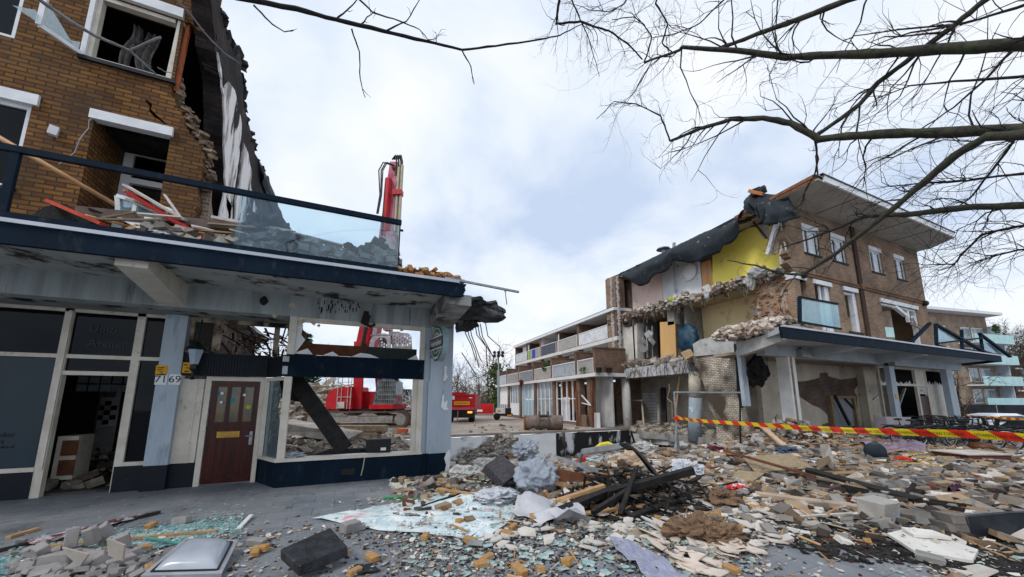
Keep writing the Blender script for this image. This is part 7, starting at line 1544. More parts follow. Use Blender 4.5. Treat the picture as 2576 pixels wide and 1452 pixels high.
for a,c,za,zc,w_,h,m,l in (((1365,1272),(1520,1222),.05,.3,.10,.05,m_wood,'fresh pale beam sticking out left of the burnt heap'),((1372,1190),(1525,1218),.35,.15,.05,.22,m_woodr,'broad red brown board leaning behind the plastic bundle'),((1395,1215),(1440,1225),.25,.15,.06,.06,m_wood,'short pale stick under the red brown board'),((1370,1235),(1385,1262),.2,.02,.05,.05,m_wood,'short upright pale stick right of the plastic bundle'),((1350,1165),(1400,1155),.35,.5,.06,.08,m_plas,'white splintered wood above the plastic bundle'),((1395,1150),(1505,1185),.5,.25,.10,.08,m_steel,'grey aluminium profile sloping down behind the red brown board'),((1060,1275),(1180,1235),.03,.12,.05,.03,m_char,'thin charred lath at the left end of the debris pile'),((1570,1282),(1705,1340),.03,.03,.03,.03,m_white,'white metal rod pointing at the brown insulation'),((1990,1302),(2185,1290),.03,.05,.035,.035,m_plas,'white pipe ending at the concrete cube'),((1900,1243),(2192,1282),.08,.06,.14,.07,mat('pale_grey_timber',(.52,.42,.32),(.4,.32,.25),3,.8),'long pale timber running to the concrete cube'),((1820,1133),(2052,1200),.50,.12,.12,.05,m_woodr,'long brown board sloping down from the rubble mound'),((1915,1072),(2022,1163),.75,.12,.16,.05,mat('pink_pale_wood',(.66,.48,.34),(.58,.41,.28),3,.7),'pale pinkish plank leaning on the mound by the white column'),((2035,1185),(2310,1262),.12,.10,.16,.10,m_char,'upper charred beam in the right debris field'),((2060,1215),(2440,1292),.08,.06,.14,.12,m_char,'long lower charred beam in the right debris field'),((2050,1200),(2200,1240),.1,.1,.1,.05,m_woodg,'brown half burnt board between the charred beams'),((2340,1262),(2600,1300),.1,.1,.12,.08,m_char,'charred beam leaving the view at the right edge'),((2275,1252),(2300,1218),.02,.2,.05,.05,m_char,'short charred stub standing on the lower charred beam'),((2240,1292),(2420,1315),.06,.06,.12,.06,m_woodr,'reddish plank under the slate box'),((2040,1340),(2190,1365),.02,.02,.06,.02,m_wood,'thin plank on the black ash at lower right'),((2070,1355),(2180,1372),.02,.02,.04,.02,m_woodr,'thin reddish lath on the black ash at lower right'),((1985,1132),(2190,1130),.12,.12,.09,.09,mat('blue_grey_pipe',(.26,.32,.38),(.2,.25,.3),4,.5),'long blue-grey pipe before the open shop'),((2455,1350),(2600,1405),.03,.03,.05,.03,m_woodg,'thin grey lath at the right edge'),((2300,1185),(2420,1200),.08,.08,.1,.04,m_wood,'pale board in the far right rubble'),((2400,1250),(2560,1262),.06,.06,.07,.04,m_steel,'metal rail in the far right rubble')):
    plank('loose_plank',l,'plank',m,a,c,za,zc,w_,h,I.uniform(-.15,.15))
# tan sheets, white slabs
def plate(name,label,cat,m,pts,z,t=.02):
    b=MB(); P=[G(x,y,z_) for (x,y),z_ in zip(pts,z)]; b.poly(P,t,(0,0,1)); return item(b,name,label,cat,m)
m_os=mat('mottled_chipboard',(.42,.33,.22),(.30,.24,.16),12,.85,.3)
plate('chipboard_sheet','large mottled chipboard sheet lying on the mound foot','board',m_os,((1868,1152),(1990,1142),(2045,1178),(1900,1190)),(.30,.32,.12,.12)); plate('chipboard_sheet','smaller chipboard sheet below the large one','board',m_os,((1855,1185),(1925,1192),(1890,1215),(1840,1205)),(.15,.1,.06,.1))
plate('tilted_board','white board tilted up right of the pale pinkish plank','board',m_plas,((2062,1120),(2086,1118),(2100,1165),(2072,1165)),(.5,.5,.05,.05)); plate('tilted_board','wooden board leaning on the tilted white board','board',m_tan,((2050,1165),(2085,1148),(2092,1160),(2062,1182)),(.1,.35,.35,.1))
m_wp=mat('spattered_white_board',(.72,.70,.66),(.64,.62,.58),3,.8,.2,c3=(.2,.18,.16),sc3=12,l3=.63,h3=.66)
plate('white_plate','large broken white wall plate on the black ash at lower right','plate',m_wp,((2232,1348),(2300,1332),(2462,1390),(2448,1418),(2300,1392)),(.05,.06,.04,.03,.03),.03); plate('white_plate','narrow white wall plate lying on the larger broken one','plate',m_wp,((2268,1332),(2345,1340),(2395,1358),(2300,1352)),(.1,.12,.1,.08),.03)
rr_=random.Random(8)
for i in range(46):
    x=rr_.gauss(1770,75); y=rr_.gauss(1385,24); p=G(x,y); b=MB(); b.shard((p.x,p.y,.015+.05*rr_.random()),rr_.uniform(.06,.17),.014,rr_,rot(rr_.gauss(0,.18),rr_.gauss(0,.18),rr_.uniform(0,6)),None,1.4)
    item(b,'plaster_flake','cream plaster flake in the cluster below the brown insulation','plaster flake',mat('cream_plaster',(.68,.60,.52),(.6,.52,.45),4,.85,.1),'cream plaster flakes below the insulation')
for i in range(110):
    x=rr_.uniform(1250,1960); y=rr_.uniform(1275,1385); p=G(x,y); b=MB(); b.shard((p.x,p.y,.015+.04*rr_.random()),rr_.uniform(.05,.15),.012,rr_,rot(rr_.gauss(0,.2),rr_.gauss(0,.2),rr_.uniform(0,6)),None,1.3)
    item(b,'white_flake','white plaster flake on the paving around the burnt heap','plaster flake',m_plas,'white plaster flakes around the burnt heap')
for i in range(190):
    x=rr_.uniform(1020,1900); y=rr_.uniform(1285,1450); p=G(x,y); b=MB(); b.shard((p.x,p.y,.012+.012*rr_.random()),rr_.uniform(.02,.085),.006,rr_,rot(rr_.gauss(0,.08),rr_.gauss(0,.08),rr_.uniform(0,6)))
    item(b,'glass_piece','larger turquoise glass piece lying on the near paving','glass piece',m_teal,'larger turquoise glass pieces')
# concrete cube and slate box
b=MB(); a0=G(2192,1318); F8=Fr(a0); kk=(a0-CAM).dot(CF)/FPX
b.chunk(F8.p(46*kk,.14,.15),(.46,.35,.33),random.Random(6),Fr(a0).M@rot(.05,.04,.35),.26); item(b,'concrete_cube','rough pale concrete cube with blue-grey paint remains','concrete block',mat('cube_concrete',(.46,.44,.41),(.36,.345,.32),3,.95,.6,30,c3=(.42,.48,.54),sc3=3.,l3=.54,h3=.6),bevel=.02)
a0=G(2440,1362); F8=Fr(a0); SB=thing('slate_box','broken dark slate clad box with a stone edge at the right edge of the square','box',a0)
b=MB(); b.poly([F8.p(.04,0,.02),F8.p(1.0,.06,.02),F8.p(1.0,.06,.31),F8.p(.6,.03,.31),F8.p(.0,0,.27)],.06,F8.y); b.build('slate_face',mat('slate_face',(.012,.018,.026),(.03,.038,.05),4,.5,.2),SB)
b=MB()
for z0,z1,o_ in ((0,.085,0),(.09,.18,-.03),(.185,.28,.02)): b.poly([F8.p(-.14+o_,.03,z0),F8.p(.03,-.0,z0),F8.p(.02,-.0,z1),F8.p(-.16+o_,.05,z1)],.2,F8.y)
F8.bx(b,-.0,1.0,.065,.22,.0,.26); b.build('stone_edge',mat('layered_stone',(.24,.22,.20),(.15,.14,.13),6,.9,.6),SB)
# drum, pouf, board with mattress look
p=gz(2205,1156); DR=thing('blue_drum','dark blue plastic drum lying on its side in front of the shop','drum',p)
ax=(Vector((-.93,-.36,.05))).normalized(); c_=p+Vector((0,0,.24)); b=MB(); b.lathe([(.20,-.3),(.23,-.27),(.23,-.08),(.215,-.06),(.23,-.03),(.23,.3),(.24,.33),(.24,.40),(.21,.41)],c_,ax,20); b.build('drum_body',mat('dark_blue_plastic',(.012,.022,.035),(.03,.045,.06),3,.35),DR,smooth=True)
b=MB(); b.lathe([(.0,.39),(.20,.39),(.20,.40),(.0,.40)],c_,ax,18); b.build('drum_lid',m_black,DR)
p=gz(2472,1136); b=MB(); b.lathe([(.14,0),(.27,.06),(.30,.15),(.26,.25),(.12,.29),(0,.29)],p,(0,0,1),18); item(b,'pouf','round brown leather pouf before the parked bicycles','pouf',mat('brown_leather',(.16,.065,.025),(.1,.04,.018),5,.45,.2),smooth=True)
a0=G(2440,1165); F8=Fr(a0); b=MB(); F8.bx(b,0,1.15,0,.9,.02,.2); it=thing('fallen_cabinet_top','flat white board with red brown side lying at the right edge before the bicycles','board',a0); b.build('red_brown_side',mat('red_brown_side',(.16,.06,.05),(.12,.045,.04),5,.7),it); b=MB(); F8.bx(b,-.05,1.2,-.03,.93,.202,.23); b.build('white_top',m_plas,it)
for i,(a,c) in enumerate((((2262,1142),(2500,1138)),((2265,1150),(2460,1150)),((2310,1160),(2445,1142)),((2270,1165),(2420,1172)),((2390,1140),(2455,1160)))): plank('bamboo_stick','thin yellow bamboo stick lying in the right rubble','stick',mat('bamboo',(.62,.48,.20),(.52,.4,.16),5,.6),a,c,.1,.1,.03,.03) ['group']='yellow bamboo sticks'
m_pur=mat('dusty_purple_cloth',(.24,.17,.24),(.36,.30,.36),4,.9,.4)
b=sheet([(2165,1130),(2200,1112),(2270,1112),(2335,1128),(2330,1142),(2260,1145),(2200,1142)],.05,amp=.25,fr=2.5,seed=4); item(b,'purple_curtain','dusty purple curtain crumpled before the open shop','curtain',m_pur,smooth=True)
b=sheet([(2375,1235),(2400,1222),(2430,1230),(2440,1248),(2400,1252)],.02,amp=.16,fr=4,seed=5); item(b,'maroon_cloth','dark maroon cloth bundle in the right rubble','cloth',mat('maroon_cloth',(.07,.02,.045),(.11,.04,.07),5,.9),smooth=True)
for x,y,s,l,m in ((1855,1240,.12,'red and white plastic bag on the paving left of the long timber',mat('red_white_bag',(.62,.03,.03),(.75,.72,.7),6,.5,lo=.49,hi=.51)),(1472,1170,.13,'red plastic bag lying behind the red brown board',mat('red_bag',(.55,.03,.04),(.42,.02,.03),5,.4)),(2300,1122,.2,'pink and white cushion before the shop pillar',mat('pink_cushion',(.62,.06,.13),(.74,.68,.68),3,.8,lo=.5,hi=.53)),(1500,1172,.16,'pale blue rag beside the red bag',mat('pale_blue_rag',(.45,.55,.60),(.3,.36,.42),5,.9)),(1985,1160,.25,'navy jeans cloth on the mound below the pale pinkish plank',mat('denim',(.05,.085,.14),(.10,.14,.2),6,.9)),(1805,1150,.2,'maroon cloth hanging on the brown board',mat('maroon_red',(.16,.02,.05),(.1,.015,.035),6,.9)),(2275,1165,.14,'orange plastic scrap in the right rubble',m_orange),(2240,1262,.08,'small orange plastic piece beside the upper charred beam',mat('pale_orange',(.75,.22,.10),(.65,.18,.08),5,.5))):
    wrapped(x,y,(s*1.4,s,s*.55),int(x)%17,'cloth_bundle' if 'cloth' in l or 'rag' in l else 'plastic_scrap' if 'plastic' in l else 'cushion',l,'rag' if 'rag' in l else 'cloth' if 'cloth' in l else 'cushion' if 'cushion' in l else 'bag' if 'bag' in l else 'plastic scrap',m,0.02,.7,2.)
for x,y,s,sd,l in ((1725,1212,.26,1,'torn white plastic sheet draped right of the burnt heap'),(1620,1155,.3,2,'white foam lump behind the arched cables'),(1560,1180,.25,3,'white plaster lump under the steel channel'),(1170,1225,.22,4,'white plaster lump at the left end of the debris pile'),(1230,1190,.28,5,'pale stone lump on the pit edge by the gravel')): wrapped(x,y,(s*1.2,s,s*.6),sd,'pale_lump',l,'lump',m_concw if sd!=1 else MT['white_film'],0,.6,1.6)
# ================= debris on the left canopy =================
zc=4.03
def cb_(name,label,cat,m,a,c,ya,yb2,w_,h,roll=0):
    b=MB(); b.beam(atY(*a,ya),atY(*c,yb2),w_,h,roll); return item(b,name,label,cat,m)
cb_('red_board','short red board leaning at the left end of the balcony','board',m_orange,(126,508),(262,566),7.7,7.2,.12,.05); 
b=MB(); b.poly([atY(*q,7.75) for q in ((62,556),(110,520),(165,512),(240,560),(185,562),(150,556))],.03,(0,1,0)); item(b,'broken_board','dark broken board under the short red board','board',m_char)
cb_('long_beam','long weathered beam lying along the balcony floor behind the rail','beam',mat('grey_brown_beam',(.20,.16,.14),(.14,.11,.10),4,.8),(195,531),(610,573),7.55,7.35,.10,.13)
b=MB(); b.tube([atY(-30,330,7.6),atY(293,517,7.8)],.035,8); item(b,'round_pole','round tan wooden pole leaning over the balcony rail','pole',mat('tan_pole',(.55,.33,.17),(.45,.27,.14),4,.5),smooth=True)
cb_('white_board','upper white board of the fan of boards on the balcony','board',m_plas,(318,468),(470,556),7.6,7.35,.14,.03,.2); cb_('red_board','red painted board between the white boards on the balcony','board',mat('bright_red_board',(.5,.03,.02),(.4,.03,.02),4,.5),(322,484),(520,604),7.55,7.15,.12,.04,.3)
cb_('white_board','lower white board of the fan of boards on the balcony','board',m_plas,(325,500),(455,560),7.65,7.4,.12,.03,.5); cb_('white_lath','thin white lath leaning on the brick corner','lath',m_plas,(414,490),(462,558),7.9,7.5,.04,.02); cb_('cream_lath','cream lath under the red painted board','lath',m_wood,(312,480),(350,492),7.6,7.55,.05,.03)
wfm=thing('window_frame','white window frame torn out and lying on the balcony among the boards','window frame',atY(340,555,7.4))
b=MB(); fr4=[atY(297,495,7.7),atY(300,545,7.7),atY(400,556,7.35),atY(430,530,7.5)]
for i in range(4): b.beam(fr4[i],fr4[(i+1)%4],.08,.06)
b.beam(fr4[0].lerp(fr4[3],.35),fr4[1].lerp(fr4[2],.35),.06,.05); b.build('frame',m_white,wfm)
b=MB(); b.poly(fr4,.006,(0,1,0)); b.build('glass_pane',m_glassb,wfm)
for i in range(6): cb_('blind_remnant','white blind slat sticking out under the fan of boards','slat',m_white,(300+i*14,548+i*2),(352+i*14,574+i*3),7.4,7.1,.05,.012,.4)['group']='white slats on the balcony'
for i in range(26):
    x0=-3.9+I.random()*3.6; a=Vector((x0,7.12+I.random()*.4,4.14+I.random()*.42)); c=a+Vector((I.uniform(.3,1.1),I.uniform(-.05,.3),I.uniform(-.25,.3))); c.z=max(4.06,c.z); b=MB(); b.beam(a,c,I.uniform(.05,.13),.025,I.uniform(-.8,.8)); item(b,'splintered_board','splintered board lying in the rubble along the balcony floor','board',I.choice((m_woodg,m_plas,m_wood,m_char)),'splintered boards on the balcony')
bs=[]
for i in range(46):
    x=I.uniform(300,610) if i<26 else I.uniform(610,760); p=atY(x,560,7.2); bs.append((Vector((p.x,7.17+I.random()*.4,zc+I.random()*.25)),(I.gauss(0,.3),I.gauss(0,.3),I.uniform(0,6)),1.))
scatter(protos('canopy_brick',m_yb,4,(.21,.1,.08),.1),'ochre brick fallen on the balcony behind the railing','brick','bricks on the balcony',bs)
b=MB()
for i in range(1500):
    x=I.uniform(-2.9,.8); k=.38+.35*max(0,1-abs(x+1.0)/.9)+ (.25 if x>.2 else 0); p=Vector((x,7.17+I.random()**1.6*1.4,zc+I.random()*k*.78)); s=I.uniform(.05,.2); b.chunk(p,(s*1.5,s,s*.7),I)
item(b,'balcony_rubble','grey rubble heaped on the balcony behind the glass panel','rubble',mat('balcony_rubble_grey',(.46,.43,.39),(.26,.25,.24),2.5,.95,.5,isl=(.2,.18,.17))); tag(bpy.data.objects['balcony_rubble'],kind='stuff')
wrapped2=lambda x,y,yy,size,sd,name,l,cat,m:item(MB().blob(atY(x,y,yy),size,sd,.7,1.8,4),name,l,cat,m)
wrapped2(665,590,7.6,(.35,.3,.42),3,'dark_tarpaulin','crumpled dark blue tarpaulin behind the left part of the glass panel','tarpaulin',m_tar); wrapped2(950,640,7.4,(.28,.22,.22),4,'dark_tarpaulin','crumpled dark sheet at the right end behind the glass panel','tarpaulin',m_tar); wrapped2(900,645,7.5,(.25,.22,.18),6,'burnt_lump','burnt lump in the rubble behind the glass panel','lump',m_char)
for a,c,w_,m,l in (((540,552),(740,588),.2,m_plas,'white boxed profile sticking out behind the glass panel'),((630,540),(690,640),.1,m_steel,'grey strip leaning steeply behind the glass panel'),((720,600),(800,625),.22,m_woodg,'weathered board pile end behind the glass panel'),((640,545),(655,600),.05,m_woodr,'thin brown stick behind the glass panel'),((925,640),(965,600),.12,m_char,'charred stick rising in front of the boom'),((965,598),(1000,655),.16,m_conc,'grey plate leaning at the right end of the glass panel'),((840,632),(900,650),.2,m_conc,'grey block lying behind the middle of the glass panel')): cb_('loose_board',l,'board',m,a,c,7.8,7.4,w_,.05,I.uniform(-.3,.3))
cp=[]
for i in range(70):
    t=I.random(); x=.85+1.15*t; cp.append((Vector((x,7.0+I.random()*.8,zc+I.random()**2*.24*(1-abs(t-.4)))),(I.gauss(0,.3),I.gauss(0,.3),I.uniform(0,6)),1.))
scatter(protos('corner_brick',mat('orange_loose_brick',(.42,.19,.07),(.30,.14,.06),3,.85,.4),4,(.21,.1,.085),.15),'orange brown brick in the small pile on the right corner of the left canopy','brick','bricks on the canopy corner',cp)
b=MB()
for i in range(420):
    t=I.random(); s=I.uniform(.03,.12); b.chunk((.8+1.3*t,7.0+I.random()*1.2,zc+I.random()*.22*(1-abs(t-.4))),(s*1.5,s,s*.7),I)
item(b,'corner_rubble','brown rubble under the brick pile on the right corner of the left canopy','rubble',m_och); tag(bpy.data.objects['corner_rubble'],kind='stuff')
b=MB(); b.beam((1.7,6.95,4.06),atY(1305,735,6.95),.05,.04); a=atY(1272,728,6.95); b.tube([a,a+Vector((.0,0,-.12)),a+Vector((.03,0,-.33))],.012,5); b.tube([a+Vector((-.06,0,.03)),a+Vector((-.02,0,-.06)),a+Vector((.08,0,.01))],.008,4); item(b,'torn_metal_trim','torn thin metal trim sticking out from the canopy corner with a hanging wire','metal trim',m_steel)
# ---- left balcony railing
RL=thing('balcony_railing','dark blue balcony railing with a clear glass panel above the left shops','railing',(-2,6.95,4))
xr=.82
b=MB(); b.bx(-10.5,xr,6.93,7.0,5.0,5.09); b.build('top_rail',m_navy,RL)
b=MB(); b.bx(-10.5,xr-.02,6.94,7.0,4.05,4.13); b.build('bottom_rail',m_navy,RL)
for x in (-4.28,-9):
    b=MB(); b.bx(x-.045,x+.045,6.94,7.0,4.13,5.0); b.build('post',m_navy,RL)
xg=atY(605,480,6.95).x
b=MB(); b.bx(xg,xr-.02,6.965,6.977,4.13,5.0); b.build('glass_panel',glass('railing_glass',(.82,.92,.96),.02,.035,.5),RL)
b=MB(); b.bx(xr-.03,xr-.012,6.955,6.985,4.03,5.0); b.bx(xr-.02,xr+.04,6.95,6.99,4.88,4.91); b.build('end_edge',m_navy,RL)
# ---- right balcony: glass box and bent railings
GR=thing('glass_balcony_screen','cracked glass balcony screen with a dark post over the right canopy','railing',(13.8,7.2,4))
def QY(px_,py_,yy): p=atY(px_,py_,yy); return p
b=MB(); q=[QY(2011,747,7.15),QY(2108,765,7.15),QY(2116,828,7.15),QY(2012,810,7.15)]; b.poly(q,.02,(0,1,0)); b.build('glass_panel',glass('cracked_balcony_glass',(.70,.86,.87),.04,.10,.6),GR)
b=MB(); b.beam(q[0],q[3],.1,.08); b.build('post',m_navy,GR); b=MB(); b.beam(q[0],q[1],.06,.06); b.build('top_rail',m_navy,GR); b=MB(); b.beam(q[2],q[3],.06,.06); b.build('bottom_rail',m_navy,GR)
BR=thing('bent_railing','bent dark blue railing hanging off the right end of the canopy','railing',(28,7,4))
def zz8(x,y,yy): p=atY(*z8(x,y),yy); return p
for a,c,w_,n in (((735,582),(880,437),.12,'fallen_rail'),((925,447),(932,600),.12,'post'),((925,447),(1400,715),.13,'top_rail'),((945,592),(1285,550),.09,'middle_rail'),((1125,490),(1130,640),.12,'post'),((1270,527),(1287,640),.12,'post'),((1262,517),(1500,695),.13,'top_rail'),((930,602),(1290,715),.08,'bottom_rail'),((1140,635),(1420,680),.06,'bottom_rail')):
    b=MB(); b.beam(zz8(*a,7.1),zz8(*c,7.0),w_,w_*.8); b.build(n,m_navy,BR)
b=MB(); b.poly([zz8(*p,7.1) for p in ((940,470),(1110,565),(1110,580),(945,588))],.015,(0,1,0)); b.poly([zz8(*p,7.1) for p in ((1285,560),(1400,640),(1400,675),(1290,640))],.015,(0,1,0)); b.build('glass_panel',MT['cracked_balcony_glass'],BR)
# ---- rubble on the right canopy
b=MB()
for i in range(1100):
    x=13.2+abs(I.gauss(0,1.7)); y=7.6+I.random()*2.2; k=max(.05,.75-abs(x-14.6)*.28); p=Vector((x,y,4.0+I.random()*k)); s=I.uniform(.05,.2); b.chunk(p,(s*1.5,s,s*.7),I)
item(b,'canopy_rubble','pale rubble heap on the broken left end of the right canopy','rubble',mat('canopy_rubble_pale',(.72,.67,.62),(.55,.48,.42),2,.95,.5,isl=(.35,.29,.24))); tag(bpy.data.objects['canopy_rubble'],kind='stuff')
cp=[]
for i in range(60):
    x=13.0+I.random()*3.6; cp.append((Vector((x,7.4+I.random()*1.8,4.0+I.random()*max(.1,.6-abs(x-14.6)*.25))),(I.gauss(0,.4),I.gauss(0,.4),I.uniform(0,6)),1.2))
scatter(protos('canopy_block',mat('dusty_pink_brick',(.50,.36,.28),(.62,.56,.50),3,.9,.3),4,(.22,.11,.09),.15),'dusty brick in the rubble heap on the right canopy','brick','bricks on the right canopy',cp)
b=MB(); b.poly([atX(*z5(*p),15.2) for p in ((705,870),(790,830),(880,805),(940,800),(900,825),(800,850))],.05,(0,0,1)); item(b,'roofing_felt_scrap','dark roofing felt scrap hanging over the broken canopy end','felt',m_tar)
b=MB(); b.blob(atX(*z5(478,850),17.0),(.35,.55,.75),3,.5,1.6,3); item(b,'blue_coat','dark blue puffer coat hanging in the bared cupboard','coat',mat('blue_puffer',(.012,.055,.10),(.02,.09,.14),5,.5,.5,12),smooth=True)
b=MB(); b.poly([atX(*z2(*p),15.0) for p in ((1050,160),(1135,120),(1185,200),(1105,248))],.2,(1,0,0)); item(b,'hanging_cabinet','tan cabinet hanging tilted on the slab edge by the concrete pad','cabinet',mat('tan_cabinet',(.50,.36,.22),(.42,.3,.19),3,.7))
b=MB()
for x,y in ((380,655),(400,650),(415,655)): b.blob(atX(*z5(x,y),16.9),(.15,.2,.16),x,.5,2,2)
item(b,'yellow_vest','lime yellow vest lying on the broken floor edge','vest',mat('lime_vest',(.55,.65,.03),(.45,.55,.03),6,.6))
b=MB(); b.poly([atX(*z5(*p),17.1) for p in ((800,690),(880,700),(900,740),(840,745),(810,730))],.3,(1,0,0)); item(b,'white_rubble_sack','white rubble slab lying on the floor by the slate blue door','rubble slab',m_plas)
# ---- inside the bar window
b=MB(); a,c=atY(735,945,9.35),atY(868,1132,8.95); b.beam(a,c,.34,.06,1.35); item(b,'fallen_plank','broad charred plank leaning diagonally behind the empty bar window','plank',m_char)
b=MB(); b.poly([atY(*p,9.4) for p in ((700,948),(745,948),(800,1012),(780,1018),(700,1000))],.05,(0,1,0)); item(b,'charred_board','charred board hanging behind the top left of the bar window','board',m_char)
b=MB(); b.poly([atY(*p,8.95) for p in ((772,1150),(830,1130),(920,1128),(925,1146),(870,1150))],.1,(0,1,0)); item(b,'burnt_counter_piece','burnt counter piece lying on the bar window sill','counter',m_char)
q=atY(952,1146,8.8); SP=thing('black_box','black speaker box standing on the bar window sill','speaker',q)
b=MB(); b.bx(q.x-.26,q.x+.24,8.72,9.0,.53,.82); b.build('cabinet',m_black,SP); b=MB(); b.bx(q.x+.03,q.x+.14,8.715,8.72,.58,.64); b.build('white_label',m_white,SP)
b=sheet([(706,1150),(735,1138),(770,1142),(760,1155)],.0,amp=.0); 
p=atY(735,1148,8.78); item(MB().blob(p+Vector((0,0,.02)),(.2,.1,.06),3,.7,2,3),'plastic_film','wrinkled plastic film on the left end of the bar window sill','plastic film',m_pla)
p=atY(1045,1140,8.72); item(MB().blob(p,(.05,.05,.05),3,.4,2,2),'sill_stone','small brown stone on the right end of the bar window sill','stone',m_woodg)
# lantern
q=atY(492,890,9.2); LN=thing('wall_lantern','old street style wall lantern with frosted panes on the bar front','lantern',q)
zt=q.z
b=MB(); b.lathe([(.15,.10),(.19,.085),(.08,.20),(.03,.24),(0,.25)],q+Vector((0,0,0)),(0,0,1),6); b.lathe([(.06,-.22),(.07,-.30),(.025,-.36),(.02,-.45),(.05,-.5),(0,-.52)],q,(0,0,1),8); b.tube([q+Vector((0,0,.25)),q+Vector((.02,.05,.7))],.018,6); b.tube([q+Vector((0,0,-.4)),q+Vector((.08,.2,-.42))],.02,6); b.build('lantern_housing',mat('dark_green_iron',(.008,.02,.016),(.015,.03,.024),6,.4),LN)
b=MB(); b.lathe([(.07,-.21),(.135,.08)],q,(0,0,1),6); b.build('frosted_pane',mat('frosted_lantern_glass',(.42,.50,.58),(.36,.44,.52),3,.25),LN)
# round green sign, edge towards the square
q=atY(1099,864,8.05); SG=thing('round_green_sign','oval green projecting bar sign with white lettering on the blue-grey pillar','sign',q)
sx=Vector((0,-1,0)); sn=Vector((-1,0,0)); 
sn=Vector((-.995,-.10,0)).normalized(); sx=Vector((.10,-.995,0)).normalized()
def ell(rx,rz,off,n=28): return [q+sx*math.cos(2*math.pi*i/n)*rx+Vector((0,0,math.sin(2*math.pi*i/n)*rz))+sn*off for i in range(n)]
rx,rz=.40,.40
b=MB(); b.poly(ell(rx,rz,0),-.13,sn); b.build('sign_case',mat('sign_grey_edge',(.30,.40,.42),(.2,.28,.28),3,.4),SG)
b=MB(); b.poly(ell(rx*.97,rz*.97,.004),.01,sn); b.build('green_face',mat('sign_green',(.010,.10,.035),(.016,.13,.045),3,.3),SG)
b=MB(); b.poly(ell(rx*.86,rz*.86,.016),.004,sn,holes=[ell(rx*.82,rz*.82,.016)]); b.poly(ell(rx*.58,rz*.58,.016),.004,sn,holes=[ell(rx*.545,rz*.545,.016)]); b.build('white_ring',m_white,SG)
b=MB(); b.poly([q+sx*a+Vector((0,0,c))+sn*.018 for a,c in ((-.39,-.12),(.39,-.12),(.43,-.02),(.40,.13),(-.40,.13),(-.43,.02))],.012,sn); b.build('black_band',m_black,SG)
b=MB(); b.poly([q+sx*a+Vector((0,0,c))+sn*.02 for a,c in ((-.40,.125),(.40,.125),(.40,.145),(-.40,.145))],.012,sn); b.poly([q+sx*a+Vector((0,0,c))+sn*.02 for a,c in ((-.40,-.135),(.40,-.135),(.40,-.115),(-.40,-.115))],.012,sn); b.build('band_edge',m_white,SG)
text('Heineken',.19,q+sn*.034,sx,(0,0,1),m_white,'sign_lettering',SG); text('QUALITY',.085,q+sn*.022+Vector((0,0,-.33)),sx,(0,0,1),m_white,'sign_lettering',SG)
b=MB()
for z in (.18,-.25): b.tube([q+Vector((.05,.0,z))-sn*.06,q+Vector((-.02,.66,z))],.02,6)
b.tube([q+Vector((-.2,.1,0)),q+Vector((-.2,.3,-.1)),q+Vector((-.1,.6,-.02))],.008,5); b.build('sign_bracket',m_steel,SG)
# ================= TAPE, SCAFFOLD FRAME, BICYCLES, CARS =================
p1=G(1707,1150); p2=G(1863,1132); zt=onW(1705,987,(p1-CAM).dot(CF)).z
SF=thing('scaffold_frame','grey scaffold tube frame standing at the pit edge with tape tied to it','scaffold frame',p1)
t1=Vector((p1.x,p1.y,zt)); t2=onW(1861,988,(p2-CAM).dot(CF))
for a,c in ((p1,t1),(p2,t2),): 
    b=MB(); b.tube([a,c],.028,8); b.build('upright',m_steel if a is p1 else m_black,SF)
b=MB(); b.tube([t1,t2],.03,8); b.build('top_rail',m_steel,SF)
b=MB(); a=p1+Vector((0,0,1.0)); b.tube([a,p1+Vector((-.25,-.1,.0))],.025,6); b.tube([a,p1+Vector((.45,.35,.1))],.025,6); b.tube([p1+Vector((-.3,-.1,.05)),p1+Vector((.1,.1,.35))],.02,6); b.build('brace',m_steel,SF)
b=MB(); b.blob(onW(1705,1052,(p1-CAM).dot(CF)),(.1,.1,.09),3,.4,2,2); item(b,'tape_knot','knotted orange end of the barrier tape on the scaffold tube','tape',m_orange)
TP=thing('barrier_tape','red and yellow striped barrier tape stretched across the square','barrier tape',(5,5,1.1))
tpx=[(1700,1051,10.6),(1750,1058,9.4),(1870,1066,7.8),(2010,1076,6.3),(2140,1083,5.3),(2260,1087,4.6),(2400,1091,4.0),(2520,1097,3.55),(2640,1107,3.2)]
pts=[]
for (a,c) in zip(tpx,tpx[1:]):
    for i in range(12): t=i/12; pts.append(onW(a[0]+(c[0]-a[0])*t,a[1]+(c[1]-a[1])*t,1/(1/a[2]+(1/c[2]-1/a[2])*t)))
pts.append(onW(*tpx[-1]))
sd_=[0]
for a,c in zip(pts,pts[1:]): sd_.append(sd_[-1]+(c-a).length)
def tp(s):
    s=max(0,min(s,sd_[-1]-1e-4))
    import bisect
    i=min(max(bisect.bisect_right(sd_,s)-1,0),len(pts)-2); f=(s-sd_[i])/(sd_[i+1]-sd_[i]); return pts[i].lerp(pts[i+1],f)
hw=.04
b=MB(); s=0; per=.21; k_=0
while s<sd_[-1]-.02:
    for j in range(3):
        s0=s+per*j/3; s1=s+per*(j+1)/3; b.cur=k_%2
        sk=.055; f=lambda s_,v:tp(s_-sk*v)+Vector((0,0,v*hw))+Vector((.0,.012*math.sin(s_*2.1)*v,0))
        b.add([f(s0,-1),f(s1,-1),f(s1,1),f(s0,1)],[(0,1,2,3)])
    s+=per; k_+=1
tm=b.build('tape_band',[mat('tape_red',(.75,.045,.012),(.62,.035,.01),2,.35),mat('tape_yellow',(.78,.62,.02),(.70,.55,.02),2,.35)],TP)
def s_at(px_):
    return min((i*.01 for i in range(int(sd_[-1]*100))),key=lambda q:abs(toP(*tp(q))[0]-px_))
